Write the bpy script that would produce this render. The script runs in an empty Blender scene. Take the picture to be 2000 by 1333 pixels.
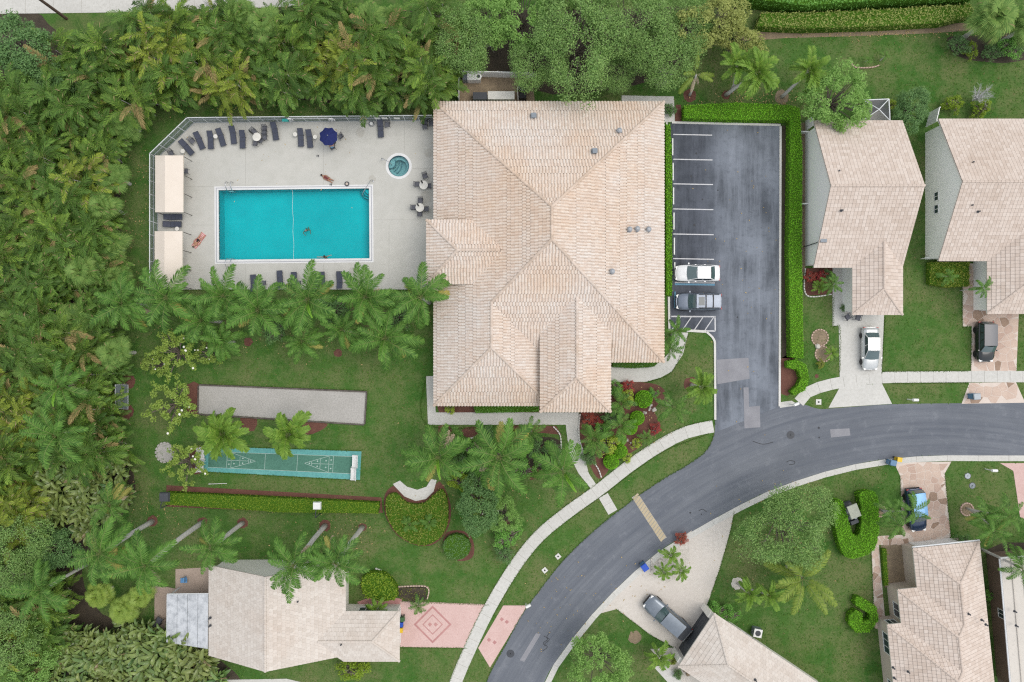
import bpy, bmesh, math, random
from mathutils import Vector, Matrix
from mathutils.geometry import tessellate_polygon
R = math.radians
rng = random.Random(7)
scene = bpy.context.scene
C = scene.collection

# ------------------------------------------------------------------ camera, sky, sun, exposure
CAM_H = 74.0                      # drone height in metres
M_PX = 0.0555                     # metres on the ground per photograph pixel
cam_d = bpy.data.cameras.new('camera'); cam = bpy.data.objects.new('camera', cam_d)
C.objects.link(cam); cam.location = (0, 0, CAM_H); cam.rotation_euler = (0, 0, 0)
cam_d.sensor_width = 36.0; cam_d.lens = 24.0; cam_d.clip_end = 2000; cam_d.clip_start = 1
scene.camera = cam
SUN_EL, SUN_AZ = 62, 80           # degrees; azimuth clockwise from north (+y)
world = bpy.data.worlds.new('World'); scene.world = world; world.use_nodes = True
wn = world.node_tree
sky = wn.nodes.new('ShaderNodeTexSky'); sky.sky_type = 'NISHITA'; sky.sun_disc = False
sky.sun_elevation = R(SUN_EL); sky.sun_rotation = R(SUN_AZ)
sky.air_density = 1.0; sky.dust_density = 6.0; sky.ozone_density = 0.6
bg = wn.nodes['Background']; bg.inputs['Strength'].default_value = 0.13
cl_ = wn.nodes.new('ShaderNodeMix'); cl_.data_type = 'RGBA'; cl_.inputs[0].default_value = .75       # even cloud cover over the whole sky
cl_.inputs[7].default_value = (5.6, 5.8, 6.05, 1); wn.links.new(sky.outputs[0], cl_.inputs[6]); wn.links.new(cl_.outputs[2], bg.inputs['Color'])
sun_d = bpy.data.lights.new('sun', 'SUN'); sun = bpy.data.objects.new('sun', sun_d); C.objects.link(sun)
sun_d.energy = 0.8; sun_d.angle = R(40); sun_d.color = (1.0, 0.975, 0.94)
sun.rotation_euler = (R(90 - SUN_EL), 0, R(180 - SUN_AZ))
sun.location = (60, 20, 90)
vs = scene.view_settings
vs.view_transform = 'Standard'; vs.look = 'None'; vs.gamma = 1.0; vs.use_curve_mapping = False
vs.exposure = 0.42
scene.cycles.max_bounces = 6; scene.cycles.diffuse_bounces = 3; scene.cycles.transparent_max_bounces = 12
scene.cycles.caustics_reflective = False; scene.cycles.caustics_refractive = False
scene.cycles.use_denoising = False; scene.cycles.filter_width = 1.2

# ------------------------------------------------------------------ helpers
def W(px, py, z=0.0):
    """a point of the place from where it was surveyed on the photograph, at its own height z"""
    k = M_PX * (1 - z / CAM_H)
    return Vector(((px - 1000) * k, (666.5 - py) * k, z))
def WP(pts, z=0.0): return [W(x, y, z) for x, y in pts]
def smooth(pts, n=6, closed=False):
    P = [Vector((p[0], p[1], 0)) for p in pts]; out = []; m = len(P)
    for i in range(m if closed else m - 1):
        if closed: a, b, c, d = P[i-1], P[i], P[(i+1) % m], P[(i+2) % m]
        else: a, b, c, d = P[max(i-1, 0)], P[i], P[i+1], P[min(i+2, m-1)]
        for k in range(n):
            t = k / n
            q = .5*((2*b) + (c-a)*t + (2*a-5*b+4*c-d)*t*t + (3*b-a-3*c+d)*t**3)
            out.append((q.x, q.y))
    if not closed: out.append((P[-1].x, P[-1].y))
    return out
def empty(name, loc, rz=0.0):
    o = bpy.data.objects.new(name, None); C.objects.link(o); o.location = loc
    o.rotation_euler = (0, 0, rz); o.empty_display_size = .2
    return o
def tag(o, label, cat, group=None):
    o['label'] = label; o['category'] = cat
    if group: o['group'] = group
    return o
def struct(o):
    o['kind'] = 'structure'; return o
def stuff(o):
    o['kind'] = 'stuff'; return o
def abs_loc(o):
    v = Vector((0, 0, 0))
    while o is not None: v += Vector(o.location); o = o.parent
    return v
class MB:
    def __init__(s): s.v = []; s.f = []; s.m = []; s.r = []
    def add(s, vs_, fs, mi=0, rnd=None):
        b = len(s.v); s.v.extend([tuple(p) for p in vs_])
        for f in fs: s.f.append([b+i for i in f]); s.m.append(mi); s.r.append(rng.random() if rnd is None else rnd)
        return s
    def box(s, c, d, rz=0, mi=0, taper=1.0, M=None):
        x, y, z = d[0]/2, d[1]/2, d[2]/2; ca, sa = math.cos(rz), math.sin(rz); vv = []
        for k in (-1, 1):
            t = taper if k == 1 else 1
            for i, j in ((-1, -1), (1, -1), (1, 1), (-1, 1)):
                p = Vector((i*x*t, j*y*t, k*z)); p = Vector((p.x*ca-p.y*sa, p.x*sa+p.y*ca, p.z)) + Vector(c)
                vv.append(M @ p if M else p)
        return s.add(vv, [(3, 2, 1, 0), (4, 5, 6, 7), (0, 1, 5, 4), (1, 2, 6, 5), (2, 3, 7, 6), (3, 0, 4, 7)], mi)
    def prism(s, pts, z0, z1, mi=0, holes=(), bottom=True):
        loops = [[Vector((p[0], p[1], 0)) for p in pts]] + [[Vector((p[0], p[1], 0)) for p in h] for h in holes]
        tris = tessellate_polygon(loops); flat = [p for l in loops for p in l]; n = len(flat)
        vv = [(p.x, p.y, z1) for p in flat] + [(p.x, p.y, z0) for p in flat]
        fs = []
        for t in tris:
            a, b, c = [flat[i] for i in t]
            up = (b-a).cross(c-a).z > 0
            t = t if up else (t[0], t[2], t[1])
            fs.append(t)
            if bottom: fs.append((t[0]+n, t[2]+n, t[1]+n))
        k = 0
        for li, l in enumerate(loops):
            m = len(l); area = sum(l[i].x*l[(i+1) % m].y - l[(i+1) % m].x*l[i].y for i in range(m))
            ccw = (area > 0) == (li == 0)
            for i in range(m):
                a, b = k+i, k+(i+1) % m
                fs.append((a+n, b+n, b, a) if ccw else (b+n, a+n, a, b))
            k += m
        return s.add(vv, fs, mi)
    def sheet(s, pts, z, mi=0, holes=()):
        loops = [[Vector((p[0], p[1], 0)) for p in pts]] + [[Vector((p[0], p[1], 0)) for p in h] for h in holes]
        flat = [p for l in loops for p in l]; fs = []
        for t in tessellate_polygon(loops):
            a, b, c = [flat[i] for i in t]
            fs.append(t if (b-a).cross(c-a).z > 0 else (t[0], t[2], t[1]))
        return s.add([(p.x, p.y, z) for p in flat], fs, mi)
    def tube(s, pts, rad, n=8, mi=0, cap=True):
        P = [Vector(p) for p in pts]; m = len(P)
        if not hasattr(rad, '__len__'): rad = [rad]*m
        vv = []; up = None
        for i in range(m):
            t = (P[min(i+1, m-1)] - P[max(i-1, 0)]).normalized()
            if up is None: up = Vector((1, 0, 0)) if abs(t.x) < .8 else Vector((0, 1, 0))
            a = t.cross(up).normalized(); b = a.cross(t).normalized(); up = b
            for k in range(n):
                w = 2*math.pi*k/n; vv.append(P[i] + (a*math.cos(w) + b*math.sin(w))*rad[i])
        fs = [(i*n+k, i*n+(k+1) % n, (i+1)*n+(k+1) % n, (i+1)*n+k) for i in range(m-1) for k in range(n)]
        if cap: fs += [tuple(reversed(range(n))), tuple((m-1)*n+k for k in range(n))]
        return s.add(vv, fs, mi)
    def lathe(s, prof, c=(0, 0, 0), n=16, mi=0, sx=1, sy=1):
        vv = []; m = len(prof)
        for r, z in prof:
            for k in range(n):
                w = 2*math.pi*k/n; vv.append((c[0]+r*math.cos(w)*sx, c[1]+r*math.sin(w)*sy, c[2]+z))
        fs = [(i*n+k, i*n+(k+1) % n, (i+1)*n+(k+1) % n, (i+1)*n+k) for i in range(m-1) for k in range(n)]
        fs += [tuple(reversed(range(n))), tuple((m-1)*n+k for k in range(n))]
        return s.add(vv, fs, mi)
    def mesh(s, name, mats, smooth_=False, off=None):
        me = bpy.data.meshes.new(name)
        vv = s.v if off is None else [(a-off.x, b-off.y, c-off.z) for a, b, c in s.v]
        me.from_pydata(vv, [], s.f)
        if not isinstance(mats, (list, tuple)): mats = [mats]
        for mt in mats: me.materials.append(mt)
        if len(mats) > 1: me.polygons.foreach_set('material_index', s.m)
        at = me.attributes.new('rnd', 'FLOAT', 'FACE'); at.data.foreach_set('value', s.r)
        if smooth_: me.polygons.foreach_set('use_smooth', [True]*len(s.f))
        me.update()
        return me
    def build(s, name, mats, parent=None, smooth_=False, world=False, loc=None):
        off = None
        if world:
            off = abs_loc(parent) if parent else (Vector(loc) if loc is not None else None)
        o = bpy.data.objects.new(name, s.mesh(name, mats, smooth_, off)); C.objects.link(o)
        if parent: o.parent = parent
        elif loc is not None: o.location = loc
        return o
def inst(name, me, parent=None, loc=(0, 0, 0), rot=(0, 0, 0), sc=1.0):
    o = bpy.data.objects.new(name, me); C.objects.link(o); o.parent = parent; o.location = loc
    o.rotation_euler = rot; o.scale = sc if hasattr(sc, '__len__') else (sc, sc, sc)
    return o
def copy_tree(o, parent=None):
    c = o.copy(); C.objects.link(c); c.parent = parent
    for ch in list(o.children): copy_tree(ch, c)
    return c
def inside(x, y, poly):
    r = False; j = len(poly)-1
    for i in range(len(poly)):
        xi, yi = poly[i][0], poly[i][1]; xj, yj = poly[j][0], poly[j][1]
        if (yi > y) != (yj > y) and x < (xj-xi)*(y-yi)/(yj-yi)+xi: r = not r
        j = i
    return r

# ------------------------------------------------------------------ materials
def nt_mat(name):
    m = bpy.data.materials.new(name); m.use_nodes = True
    return m, m.node_tree, m.node_tree.nodes['Principled BSDF']
def nd(nt, t, **kw):
    n = nt.nodes.new(t)
    for k, v in kw.items():
        if k in n.inputs: n.inputs[k].default_value = v
        else: setattr(n, k, v)
    return n
def mixc(nt, fac, a, b, mode='MIX'):
    m = nt.nodes.new('ShaderNodeMix'); m.data_type = 'RGBA'; m.blend_type = mode
    for sock, v in ((0, fac), (6, a), (7, b)):
        if isinstance(v, bpy.types.NodeSocket): nt.links.new(v, m.inputs[sock])
        elif sock == 0: m.inputs[0].default_value = v
        else: m.inputs[sock].default_value = (*v, 1) if len(v) == 3 else v
    return m.outputs[2]
def ramp(nt, src, lo, hi):
    r = nt.nodes.new('ShaderNodeMapRange'); r.inputs[1].default_value = lo; r.inputs[2].default_value = hi
    nt.links.new(src, r.inputs[0]); return r.outputs[0]
def geo_pos(nt): return nt.nodes.new('ShaderNodeNewGeometry').outputs['Position']
def noise(nt, co, scale, detail=4, rough=.6):
    n = nd(nt, 'ShaderNodeTexNoise'); n.inputs['Scale'].default_value = scale
    n.inputs['Detail'].default_value = detail; n.inputs['Roughness'].default_value = rough
    nt.links.new(co, n.inputs['Vector']); return n.outputs['Fac']
def surf(name, cols, scales=(1.5, 14), rough=.85, bump=.0, bscale=30, metal=0, spec=.3, lo=.35, hi=.65):
    """cols: (base, second, third) blended by two noises in world space"""
    m, nt, b = nt_mat(name); co = geo_pos(nt)
    f1 = ramp(nt, noise(nt, co, scales[0], 5), lo, hi); c = mixc(nt, f1, cols[0], cols[1])
    if len(cols) > 2:
        f2 = ramp(nt, noise(nt, co, scales[1], 6, .7), .42, .72); c = mixc(nt, f2, c, cols[2])
    nt.links.new(c, b.inputs['Base Color']); b.inputs['Roughness'].default_value = rough
    b.inputs['Metallic'].default_value = metal; b.inputs['Specular IOR Level'].default_value = spec
    if bump:
        bp = nd(nt, 'ShaderNodeBump'); bp.inputs['Strength'].default_value = bump; bp.inputs['Distance'].default_value = .03
        nt.links.new(noise(nt, co, bscale, 3), bp.inputs['Height']); nt.links.new(bp.outputs[0], b.inputs['Normal'])
    return m
def plain(name, col, rough=.5, metal=0, spec=.4, coat=0):
    m, nt, b = nt_mat(name)
    co = geo_pos(nt); f = noise(nt, co, 3.0, 4)
    c = mixc(nt, ramp(nt, f, .3, .7), [v*.9 for v in col], [min(1, v*1.08) for v in col])
    nt.links.new(c, b.inputs['Base Color'])
    b.inputs['Roughness'].default_value = rough; b.inputs['Metallic'].default_value = metal
    b.inputs['Specular IOR Level'].default_value = spec; b.inputs['Coat Weight'].default_value = coat
    b.inputs['Coat Roughness'].default_value = .05
    return m
LEAF_GAIN = 1.75
def leaf(name, cols, trans=.35, rough=.45, dead=0.0, spec=.3, frondvar=False):
    """leaf blades: colour varies blade by blade and plant by plant"""
    m, nt, b = nt_mat(name); cols = [[min(.6, v*LEAF_GAIN) for v in c] for c in cols]
    g = nt.nodes.new('ShaderNodeNewGeometry'); oi = nt.nodes.new('ShaderNodeObjectInfo')
    c = mixc(nt, g.outputs['Random Per Island'], cols[0], cols[1])
    at = nt.nodes.new('ShaderNodeAttribute'); at.attribute_name = 'rnd'
    c = mixc(nt, ramp(nt, at.outputs['Fac'], .0, 1.0), c, [v*.45 for v in cols[0]]) if frondvar else c
    c = mixc(nt, ramp(nt, oi.outputs['Random'], 0, 2.2), c, cols[2])
    if dead:
        f = nt.nodes.new('ShaderNodeMath'); f.operation = 'LESS_THAN'; f.inputs[1].default_value = dead
        w = nt.nodes.new('ShaderNodeTexWhiteNoise'); w.noise_dimensions = '1D'
        nt.links.new(g.outputs['Random Per Island'], w.inputs['W']); nt.links.new(w.outputs['Value'], f.inputs[0])
        c = mixc(nt, f.outputs[0], c, (.30, .24, .12))
    nt.links.new(c, b.inputs['Base Color']); b.inputs['Roughness'].default_value = rough
    b.inputs['Specular IOR Level'].default_value = spec
    tr = nt.nodes.new('ShaderNodeBsdfTranslucent'); nt.links.new(c, tr.inputs['Color'])
    mx = nt.nodes.new('ShaderNodeMixShader'); mx.inputs[0].default_value = trans
    nt.links.new(b.outputs[0], mx.inputs[1]); nt.links.new(tr.outputs[0], mx.inputs[2])
    nt.links.new(mx.outputs[0], nt.nodes['Material Output'].inputs['Surface'])
    return m
def lawn_mat():
    m, nt, b = nt_mat('lawn_grass'); co = geo_pos(nt)
    c = mixc(nt, ramp(nt, noise(nt, co, .12, 4), .35, .65), (.045, .135, .022), (.078, .168, .034))
    c = mixc(nt, ramp(nt, noise(nt, co, .6, 6, .8), .42, .68), c, (.125, .200, .060))
    c = mixc(nt, ramp(nt, noise(nt, co, .15, 6, .74), .43, .64), c, (.19, .195, .085))
    c = mixc(nt, ramp(nt, noise(nt, co, 6.0, 6, .75), .40, .75), c, (.035, .098, .017))
    c = mixc(nt, ramp(nt, noise(nt, co, 22, 3, .7), .50, .80), c, (.12, .21, .055))
    nt.links.new(c, b.inputs['Base Color']); b.inputs['Roughness'].default_value = .95
    b.inputs['Specular IOR Level'].default_value = .1
    bp = nd(nt, 'ShaderNodeBump'); bp.inputs['Strength'].default_value = .7; bp.inputs['Distance'].default_value = .06
    nt.links.new(noise(nt, co, 18, 4, .8), bp.inputs['Height']); nt.links.new(bp.outputs[0], b.inputs['Normal'])
    return m
def asphalt_mat():
    m, nt, b = nt_mat('asphalt'); co = geo_pos(nt)
    cv = nt.nodes.new('ShaderNodeVectorMath'); cv.operation = 'DISTANCE'; cv.inputs[1].default_value = W(1830, 1775); nt.links.new(co, cv.inputs[0])
    sp = nt.nodes.new('ShaderNodeSeparateXYZ'); nt.links.new(co, sp.inputs[0]); cb = nt.nodes.new('ShaderNodeCombineXYZ'); nt.links.new(cv.outputs['Value'], cb.inputs[0])
    sm_ = nt.nodes.new('ShaderNodeMath'); sm_.operation = 'MULTIPLY'; sm_.inputs[1].default_value = .06; nt.links.new(sp.outputs[0], sm_.inputs[0]); nt.links.new(sm_.outputs[0], cb.inputs[1])
    mp = nd(nt, 'ShaderNodeMapping'); mp.inputs['Scale'].default_value = (1.6, 1, 1); nt.links.new(cb.outputs[0], mp.inputs['Vector'])
    c = mixc(nt, ramp(nt, noise(nt, co, .10, 4), .35, .65), (.152, .167, .190), (.202, .219, .246))
    c = mixc(nt, ramp(nt, noise(nt, mp.outputs[0], .9, 6, .7), .40, .75), c, (.105, .12, .148))
    c = mixc(nt, ramp(nt, noise(nt, co, .8, 6, .75), .55, .85), c, (.27, .285, .31))
    c = mixc(nt, ramp(nt, noise(nt, co, 30, 2), .45, .8), c, (.10, .10, .115))
    nt.links.new(c, b.inputs['Base Color']); b.inputs['Roughness'].default_value = .9
    b.inputs['Specular IOR Level'].default_value = .25
    return m
def lot_mat():
    m, nt, b = nt_mat('car_park_asphalt'); co = geo_pos(nt)
    mp = nd(nt, 'ShaderNodeMapping'); mp.inputs['Scale'].default_value = (1.0, .08, 1); nt.links.new(co, mp.inputs['Vector'])
    c = mixc(nt, ramp(nt, noise(nt, co, .16, 5, .6), .38, .62), (.080, .091, .108), (.205, .229, .268))
    c = mixc(nt, ramp(nt, noise(nt, mp.outputs[0], 1.0, 6, .75), .42, .75), c, (.25, .275, .32))
    c = mixc(nt, ramp(nt, noise(nt, co, 1.6, 6, .8), .52, .85), c, (.07, .078, .095))
    c = mixc(nt, ramp(nt, noise(nt, co, 12, 4, .8), .55, .9), c, (.26, .27, .29))
    sp = nt.nodes.new('ShaderNodeSeparateXYZ'); nt.links.new(co, sp.inputs[0]); wx = nt.nodes.new('ShaderNodeMath'); wx.operation = 'ADD'
    nt.links.new(sp.outputs[0], wx.inputs[0]); nt.links.new(noise(nt, co, .35, 4), wx.inputs[1])
    c = mixc(nt, ramp(nt, wx.outputs[0], 24.0, 21.0), c, (.50, .50, .52), 'MULTIPLY')   # bays: newer, less worn surface
    nt.links.new(c, b.inputs['Base Color']); b.inputs['Roughness'].default_value = .88
    b.inputs['Specular IOR Level'].default_value = .25
    return m
def tile_mat(name, cols, lowf=.25, stain=(.55, .36, .2), sthr=(.58, .8), island=1.0):
    """clay or concrete roof tiles: each tile has its own tone, weather stains drift across"""
    m, nt, b = nt_mat(name); co = geo_pos(nt)
    a = nt.nodes.new('ShaderNodeAttribute'); a.attribute_name = 'rnd'
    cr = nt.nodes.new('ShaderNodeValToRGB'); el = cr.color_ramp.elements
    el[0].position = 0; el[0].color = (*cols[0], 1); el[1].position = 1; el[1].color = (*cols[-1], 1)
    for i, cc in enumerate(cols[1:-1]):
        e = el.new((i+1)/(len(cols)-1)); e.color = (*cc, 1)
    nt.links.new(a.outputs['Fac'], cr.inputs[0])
    c = mixc(nt, ramp(nt, noise(nt, co, lowf, 5, .65), sthr[0], sthr[1]), cr.outputs[0], stain, 'MULTIPLY')
    c = mixc(nt, ramp(nt, noise(nt, co, 5, 5, .7), .5, .95), c, [v*.75 for v in cols[0]])
    nt.links.new(c, b.inputs['Base Color']); b.inputs['Roughness'].default_value = .9
    b.inputs['Specular IOR Level'].default_value = .15
    return m
def water_mat(name, tint, bump=.12, scale=2.2):
    m, nt, b = nt_mat(name); nt.nodes.remove(b); co = geo_pos(nt)
    tr = nt.nodes.new('ShaderNodeBsdfTransparent'); tr.inputs[0].default_value = (*tint, 1)
    gl = nt.nodes.new('ShaderNodeBsdfGlossy'); gl.inputs['Roughness'].default_value = .08
    fr = nt.nodes.new('ShaderNodeFresnel'); fr.inputs['IOR'].default_value = 1.33
    bp = nd(nt, 'ShaderNodeBump'); bp.inputs['Strength'].default_value = bump; bp.inputs['Distance'].default_value = .25
    nt.links.new(noise(nt, co, scale, 4, .65), bp.inputs['Height'])
    nt.links.new(bp.outputs[0], gl.inputs['Normal']); nt.links.new(bp.outputs[0], fr.inputs['Normal'])
    mx = nt.nodes.new('ShaderNodeMixShader'); nt.links.new(fr.outputs[0], mx.inputs[0])
    nt.links.new(tr.outputs[0], mx.inputs[1]); nt.links.new(gl.outputs[0], mx.inputs[2])
    nt.links.new(mx.outputs[0], nt.nodes['Material Output'].inputs['Surface'])
    return m
def screen_mat(name, col, see):
    """fine mesh screen: threads and holes finer than a pixel"""
    m, nt, b = nt_mat(name); b.inputs['Base Color'].default_value = (*col, 1); b.inputs['Roughness'].default_value = .6
    tr = nt.nodes.new('ShaderNodeBsdfTransparent'); mx = nt.nodes.new('ShaderNodeMixShader'); mx.inputs[0].default_value = see
    nt.links.new(b.outputs[0], mx.inputs[1]); nt.links.new(tr.outputs[0], mx.inputs[2])
    nt.links.new(mx.outputs[0], nt.nodes['Material Output'].inputs['Surface'])
    return m
M = {}
M['lawn'] = lawn_mat(); M['asphalt'] = asphalt_mat(); M['lot'] = lot_mat()
M['patch'] = surf('asphalt_patch', [(.26, .26, .28), (.32, .32, .34), (.2, .2, .22)], (.8, 20))
M['concrete'] = surf('pale_concrete', [(.57, .56, .525), (.62, .61, .57), (.50, .49, .45)], (.4, 3.5), bump=.1, bscale=25)
M['joint'] = surf('concrete_joint', [(.36, .34, .30), (.42, .40, .35)], (1, 5))
M['deck'] = surf('pool_deck_coat', [(.51, .505, .465), (.545, .535, .49), (.475, .47, .425)], (.18, .7), bump=.08, bscale=30)
M['coping'] = surf('pool_coping', [(.74, .74, .73), (.66, .66, .65)], (1, 6), rough=.6)
M['coping_line'] = surf('coping_tile', [(.33, .34, .38), (.42, .42, .44)], (1, 6), rough=.4)
M['pool_floor'] = surf('pool_plaster', [(.0, .47, .53), (.0, .56, .61)], (.25, 2), rough=.6)
M['pool_tile'] = surf('waterline_tile', [(.03, .22, .32), (.05, .3, .4)], (3, 20), rough=.3)
M['spa_floor'] = surf('spa_plaster', [(.30, .45, .46), (.36, .51, .51)], (.8, 4), rough=.6)
M['spa_step'] = surf('spa_step_tile', [(.07, .15, .19), (.09, .19, .23)], (.8, 4), rough=.5)
M['water'] = water_mat('pool_water', (.6, 1.0, 1.0), .22, 1.2); M['spa_water'] = water_mat('spa_water', (.85, .97, .98), .05, 4)
M['mulch'] = surf('red_mulch', [(.15, .062, .045), (.20, .09, .065), (.07, .035, .028)], (1.2, 16), bump=.8, bscale=14)
M['soil'] = surf('leaf_litter_soil', [(.055, .045, .032), (.095, .075, .052), (.03, .026, .02)], (.7, 9), bump=.6, bscale=10)
M['dirt'] = surf('dry_dirt', [(.24, .18, .12), (.34, .26, .17), (.16, .13, .09)], (.9, 8), bump=.4, bscale=12)
M['sand'] = surf('grey_court_sand', [(.42, .405, .375), (.48, .46, .43), (.33, .32, .295)], (.5, 6), bump=.15, bscale=20)
M['gravel'] = surf('white_gravel', [(.60, .56, .50), (.72, .68, .62), (.34, .30, .26)], (2, 18), bump=.6, bscale=22)
M['timber'] = surf('dark_timber', [(.10, .085, .075), (.17, .15, .13), (.06, .05, .045)], (2, 14))
M['court'] = surf('court_green', [(.075, .20, .145), (.095, .235, .175), (.055, .15, .11)], (.5, 5), rough=.7)
M['court_edge'] = surf('court_teal', [(.11, .36, .34), (.16, .43, .40), (.09, .27, .27)], (.6, 4), rough=.7)
M['line_white'] = surf('white_line_paint', [(.70, .70, .70), (.60, .60, .61), (.44, .44, .46)], (1.5, 12))
M['line_blue'] = surf('blue_line_paint', [(.10, .26, .40), (.14, .32, .46), (.25, .40, .5)], (1.5, 9))
M['kerb'] = surf('kerb_paint', [(.74, .73, .70), (.66, .65, .61), (.5, .48, .44)], (.8, 9))
M['pink'] = surf('pink_stamped_concrete', [(.60, .42, .38), (.67, .49, .45), (.55, .36, .33)], (.6, 6), bump=.1)
M['pink_dark'] = surf('rose_pattern_paint', [(.44, .22, .21), (.50, .27, .25)], (.9, 9))
M['pink_joint'] = surf('pink_concrete_bed', [(.62, .53, .46), (.68, .59, .52)], (.9, 9))
M['stoneA'] = surf('flagstone_pink', [(.56, .43, .35), (.63, .50, .41), (.50, .37, .30)], (1.1, 9), bump=.15)
M['stoneB'] = surf('flagstone_rose', [(.50, .36, .29), (.57, .43, .35), (.42, .30, .24)], (1.1, 9), bump=.15)
M['stoneC'] = surf('flagstone_brown', [(.32, .22, .16), (.38, .27, .20), (.26, .18, .13)], (1.1, 9), bump=.15)
M['drive'] = surf('cream_drive', [(.60, .555, .50), (.65, .605, .55), (.55, .505, .45)], (.35, 3), bump=.05)
M['paver'] = surf('tan_patio', [(.42, .33, .27), (.49, .39, .32), (.34, .27, .22)], (.8, 8))
M['stucco_grey'] = surf('grey_green_stucco', [(.84, .85, .81), (.87, .87, .84)], (.6, 5), bump=.0)
M['stucco_white'] = surf('white_stucco', [(.76, .73, .67), (.8, .77, .71)], (.6, 5), bump=.0)
M['stucco_tan'] = surf('tan_stucco', [(.50, .43, .36), (.55, .47, .4)], (.6, 5), bump=.1)
M['stucco_brown'] = surf('brown_stucco', [(.16, .115, .085), (.2, .145, .11)], (.6, 5), bump=.1)
M['fascia'] = surf('fascia_paint', [(.60, .57, .52), (.66, .63, .58)], (1, 6))
M['underlay'] = surf('roof_underlay', [(.17, .115, .08), (.23, .16, .115)], (1, 8))
M['underlay2'] = surf('roof_underlay_pale', [(.36, .29, .24), (.42, .34, .285)], (1, 8))
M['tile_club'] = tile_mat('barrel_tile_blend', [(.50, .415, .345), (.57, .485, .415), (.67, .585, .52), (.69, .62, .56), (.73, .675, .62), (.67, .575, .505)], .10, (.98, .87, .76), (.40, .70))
M['tile_pink'] = tile_mat('flat_tile_pink', [(.57, .475, .405), (.63, .535, .465), (.675, .585, .515)], .15, (.86, .82, .78), (.5, .8))
M['tile_pale'] = tile_mat('flat_tile_pale', [(.58, .52, .46), (.63, .57, .51), (.67, .615, .555)], .2, (.9, .84, .8), (.5, .8))
M['tile_white'] = tile_mat('roof_panel_white', [(.62, .58, .52), (.66, .62, .56)], .2, (.9, .9, .9), (.5, .8))
M['white'] = plain('white_paint', (.78, .78, .76), .45); M['offwhite'] = plain('offwhite_plastic', (.72, .70, .64), .4)
M['grey'] = plain('grey_metal', (.32, .34, .36), .45, .4); M['steel'] = plain('steel', (.55, .56, .58), .25, .9)
M['dkgrey'] = plain('dark_grey', (.06, .065, .075), .55); M['black'] = plain('black_plastic', (.018, .018, .02), .45)
M['vent'] = plain('vent_lead', (.22, .25, .28), .55, .3); M['alu'] = plain('white_aluminium', (.72, .74, .75), .4)
M['awning'] = surf('cream_canvas', [(.70, .62, .53), (.75, .67, .58)], (.5, 6), rough=.9)
M['navy_canvas'] = plain('navy_canvas', (.012, .02, .11), .85)
M['sling'] = plain('slate_sling', (.060, .068, .098), .7); M['sling2'] = plain('grey_sling', (.12, .125, .145), .7)
M['glass'] = plain('dark_glass', (.035, .055, .065), .08, 0, .8); M['carglass'] = plain('car_glass', (.07, .115, .12), .06, 0, .9, .5)
M['wood_pole'] = surf('wood_pole', [(.09, .06, .045), (.13, .09, .07)], (2, 12))
M['lead_light'] = plain('lamp_lens', (.8, .8, .78), .2); M['red_lens'] = plain('red_lens', (.4, .02, .02), .2)
M['bin_blue'] = plain('blue_bin_plastic', (.10, .21, .34), .45); M['bin_blue2'] = plain('bright_blue_plastic', (.02, .08, .45), .4)
M['bin_yellow'] = plain('yellow_bin_plastic', (.75, .50, .03), .45); M['green_bag'] = plain('green_bag', (.05, .13, .05), .5)
M['teal'] = plain('teal_plastic', (.03, .33, .30), .5)
M['screen'] = screen_mat('mesh_screen', (.10, .11, .115), .45); M['screen_dark'] = screen_mat('cage_screen', (.045, .05, .055), .25)
M['bark'] = surf('palm_trunk_grey', [(.52, .505, .475), (.62, .60, .57), (.38, .365, .335)], (3, 12), bump=.4, bscale=8)
M['bark2'] = surf('tree_bark', [(.15, .125, .10), (.22, .19, .16), (.09, .075, .06)], (3, 12), bump=.5, bscale=10)
M['shaft'] = plain('crownshaft_green', (.10, .19, .05), .4)
M['areca'] = leaf('areca_leaf', [(.050, .108, .012), (.175, .258, .038), (.044, .10, .018)], .10, .45, dead=.02, spec=.2, frondvar=True)
M['areca_g'] = leaf('green_arching_leaf', [(.036, .090, .014), (.125, .205, .036), (.06, .12, .02)], .10, .45, dead=.02, spec=.2, frondvar=True)
M['areca_y'] = leaf('golden_arching_leaf', [(.09, .135, .014), (.20, .24, .034), (.13, .17, .02)], .10, .45, dead=.06, spec=.2, frondvar=True)
M['areca_dk'] = leaf('dark_arching_leaf', [(.045, .10, .026), (.125, .18, .045), (.15, .14, .04)], .12, .32, dead=.02, spec=.5)
M['fan'] = leaf('fan_palm_leaf', [(.050, .110, .022), (.140, .205, .052), (.085, .15, .036)], .12, spec=.12, dead=.02)
M['dead_leaf'] = leaf('brown_frond_leaf', [(.13, .10, .04), (.22, .17, .075), (.17, .13, .055)], .1, .8, 0, .1)
M['royal'] = leaf('royal_palm_leaf', [(.020, .062, .011), (.100, .185, .036), (.075, .170, .024)], .12, .5, 0, .18)
M['royal_lt'] = leaf('young_palm_leaf', [(.14, .28, .03), (.20, .36, .05), (.16, .3, .04)], .4)
M['grass_blade'] = leaf('grass_blade', [(.040, .105, .014), (.085, .150, .030), (.06, .12, .02)], .2, .7, dead=.04, spec=.1)
M['litter'] = leaf('fallen_leaf', [(.22, .16, .07), (.34, .26, .12), (.28, .2, .1)], .1, .8, 0, .1)
M['dead'] = leaf('dead_frond', [(.27, .20, .13), (.38, .30, .22), (.31, .25, .19)], .15, .8)
M['yellowing'] = leaf('yellowing_frond', [(.24, .24, .06), (.33, .27, .08), (.18, .2, .05)], .3, .6)
M['adon'] = leaf('adonidia_leaf', [(.06, .13, .016), (.15, .23, .036), (.10, .18, .026)], .18, .45, 0, .2)
M['coco'] = leaf('coconut_leaf', [(.085, .14, .02), (.19, .235, .045), (.12, .175, .03)], .2, .45, 0, .2)
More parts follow.
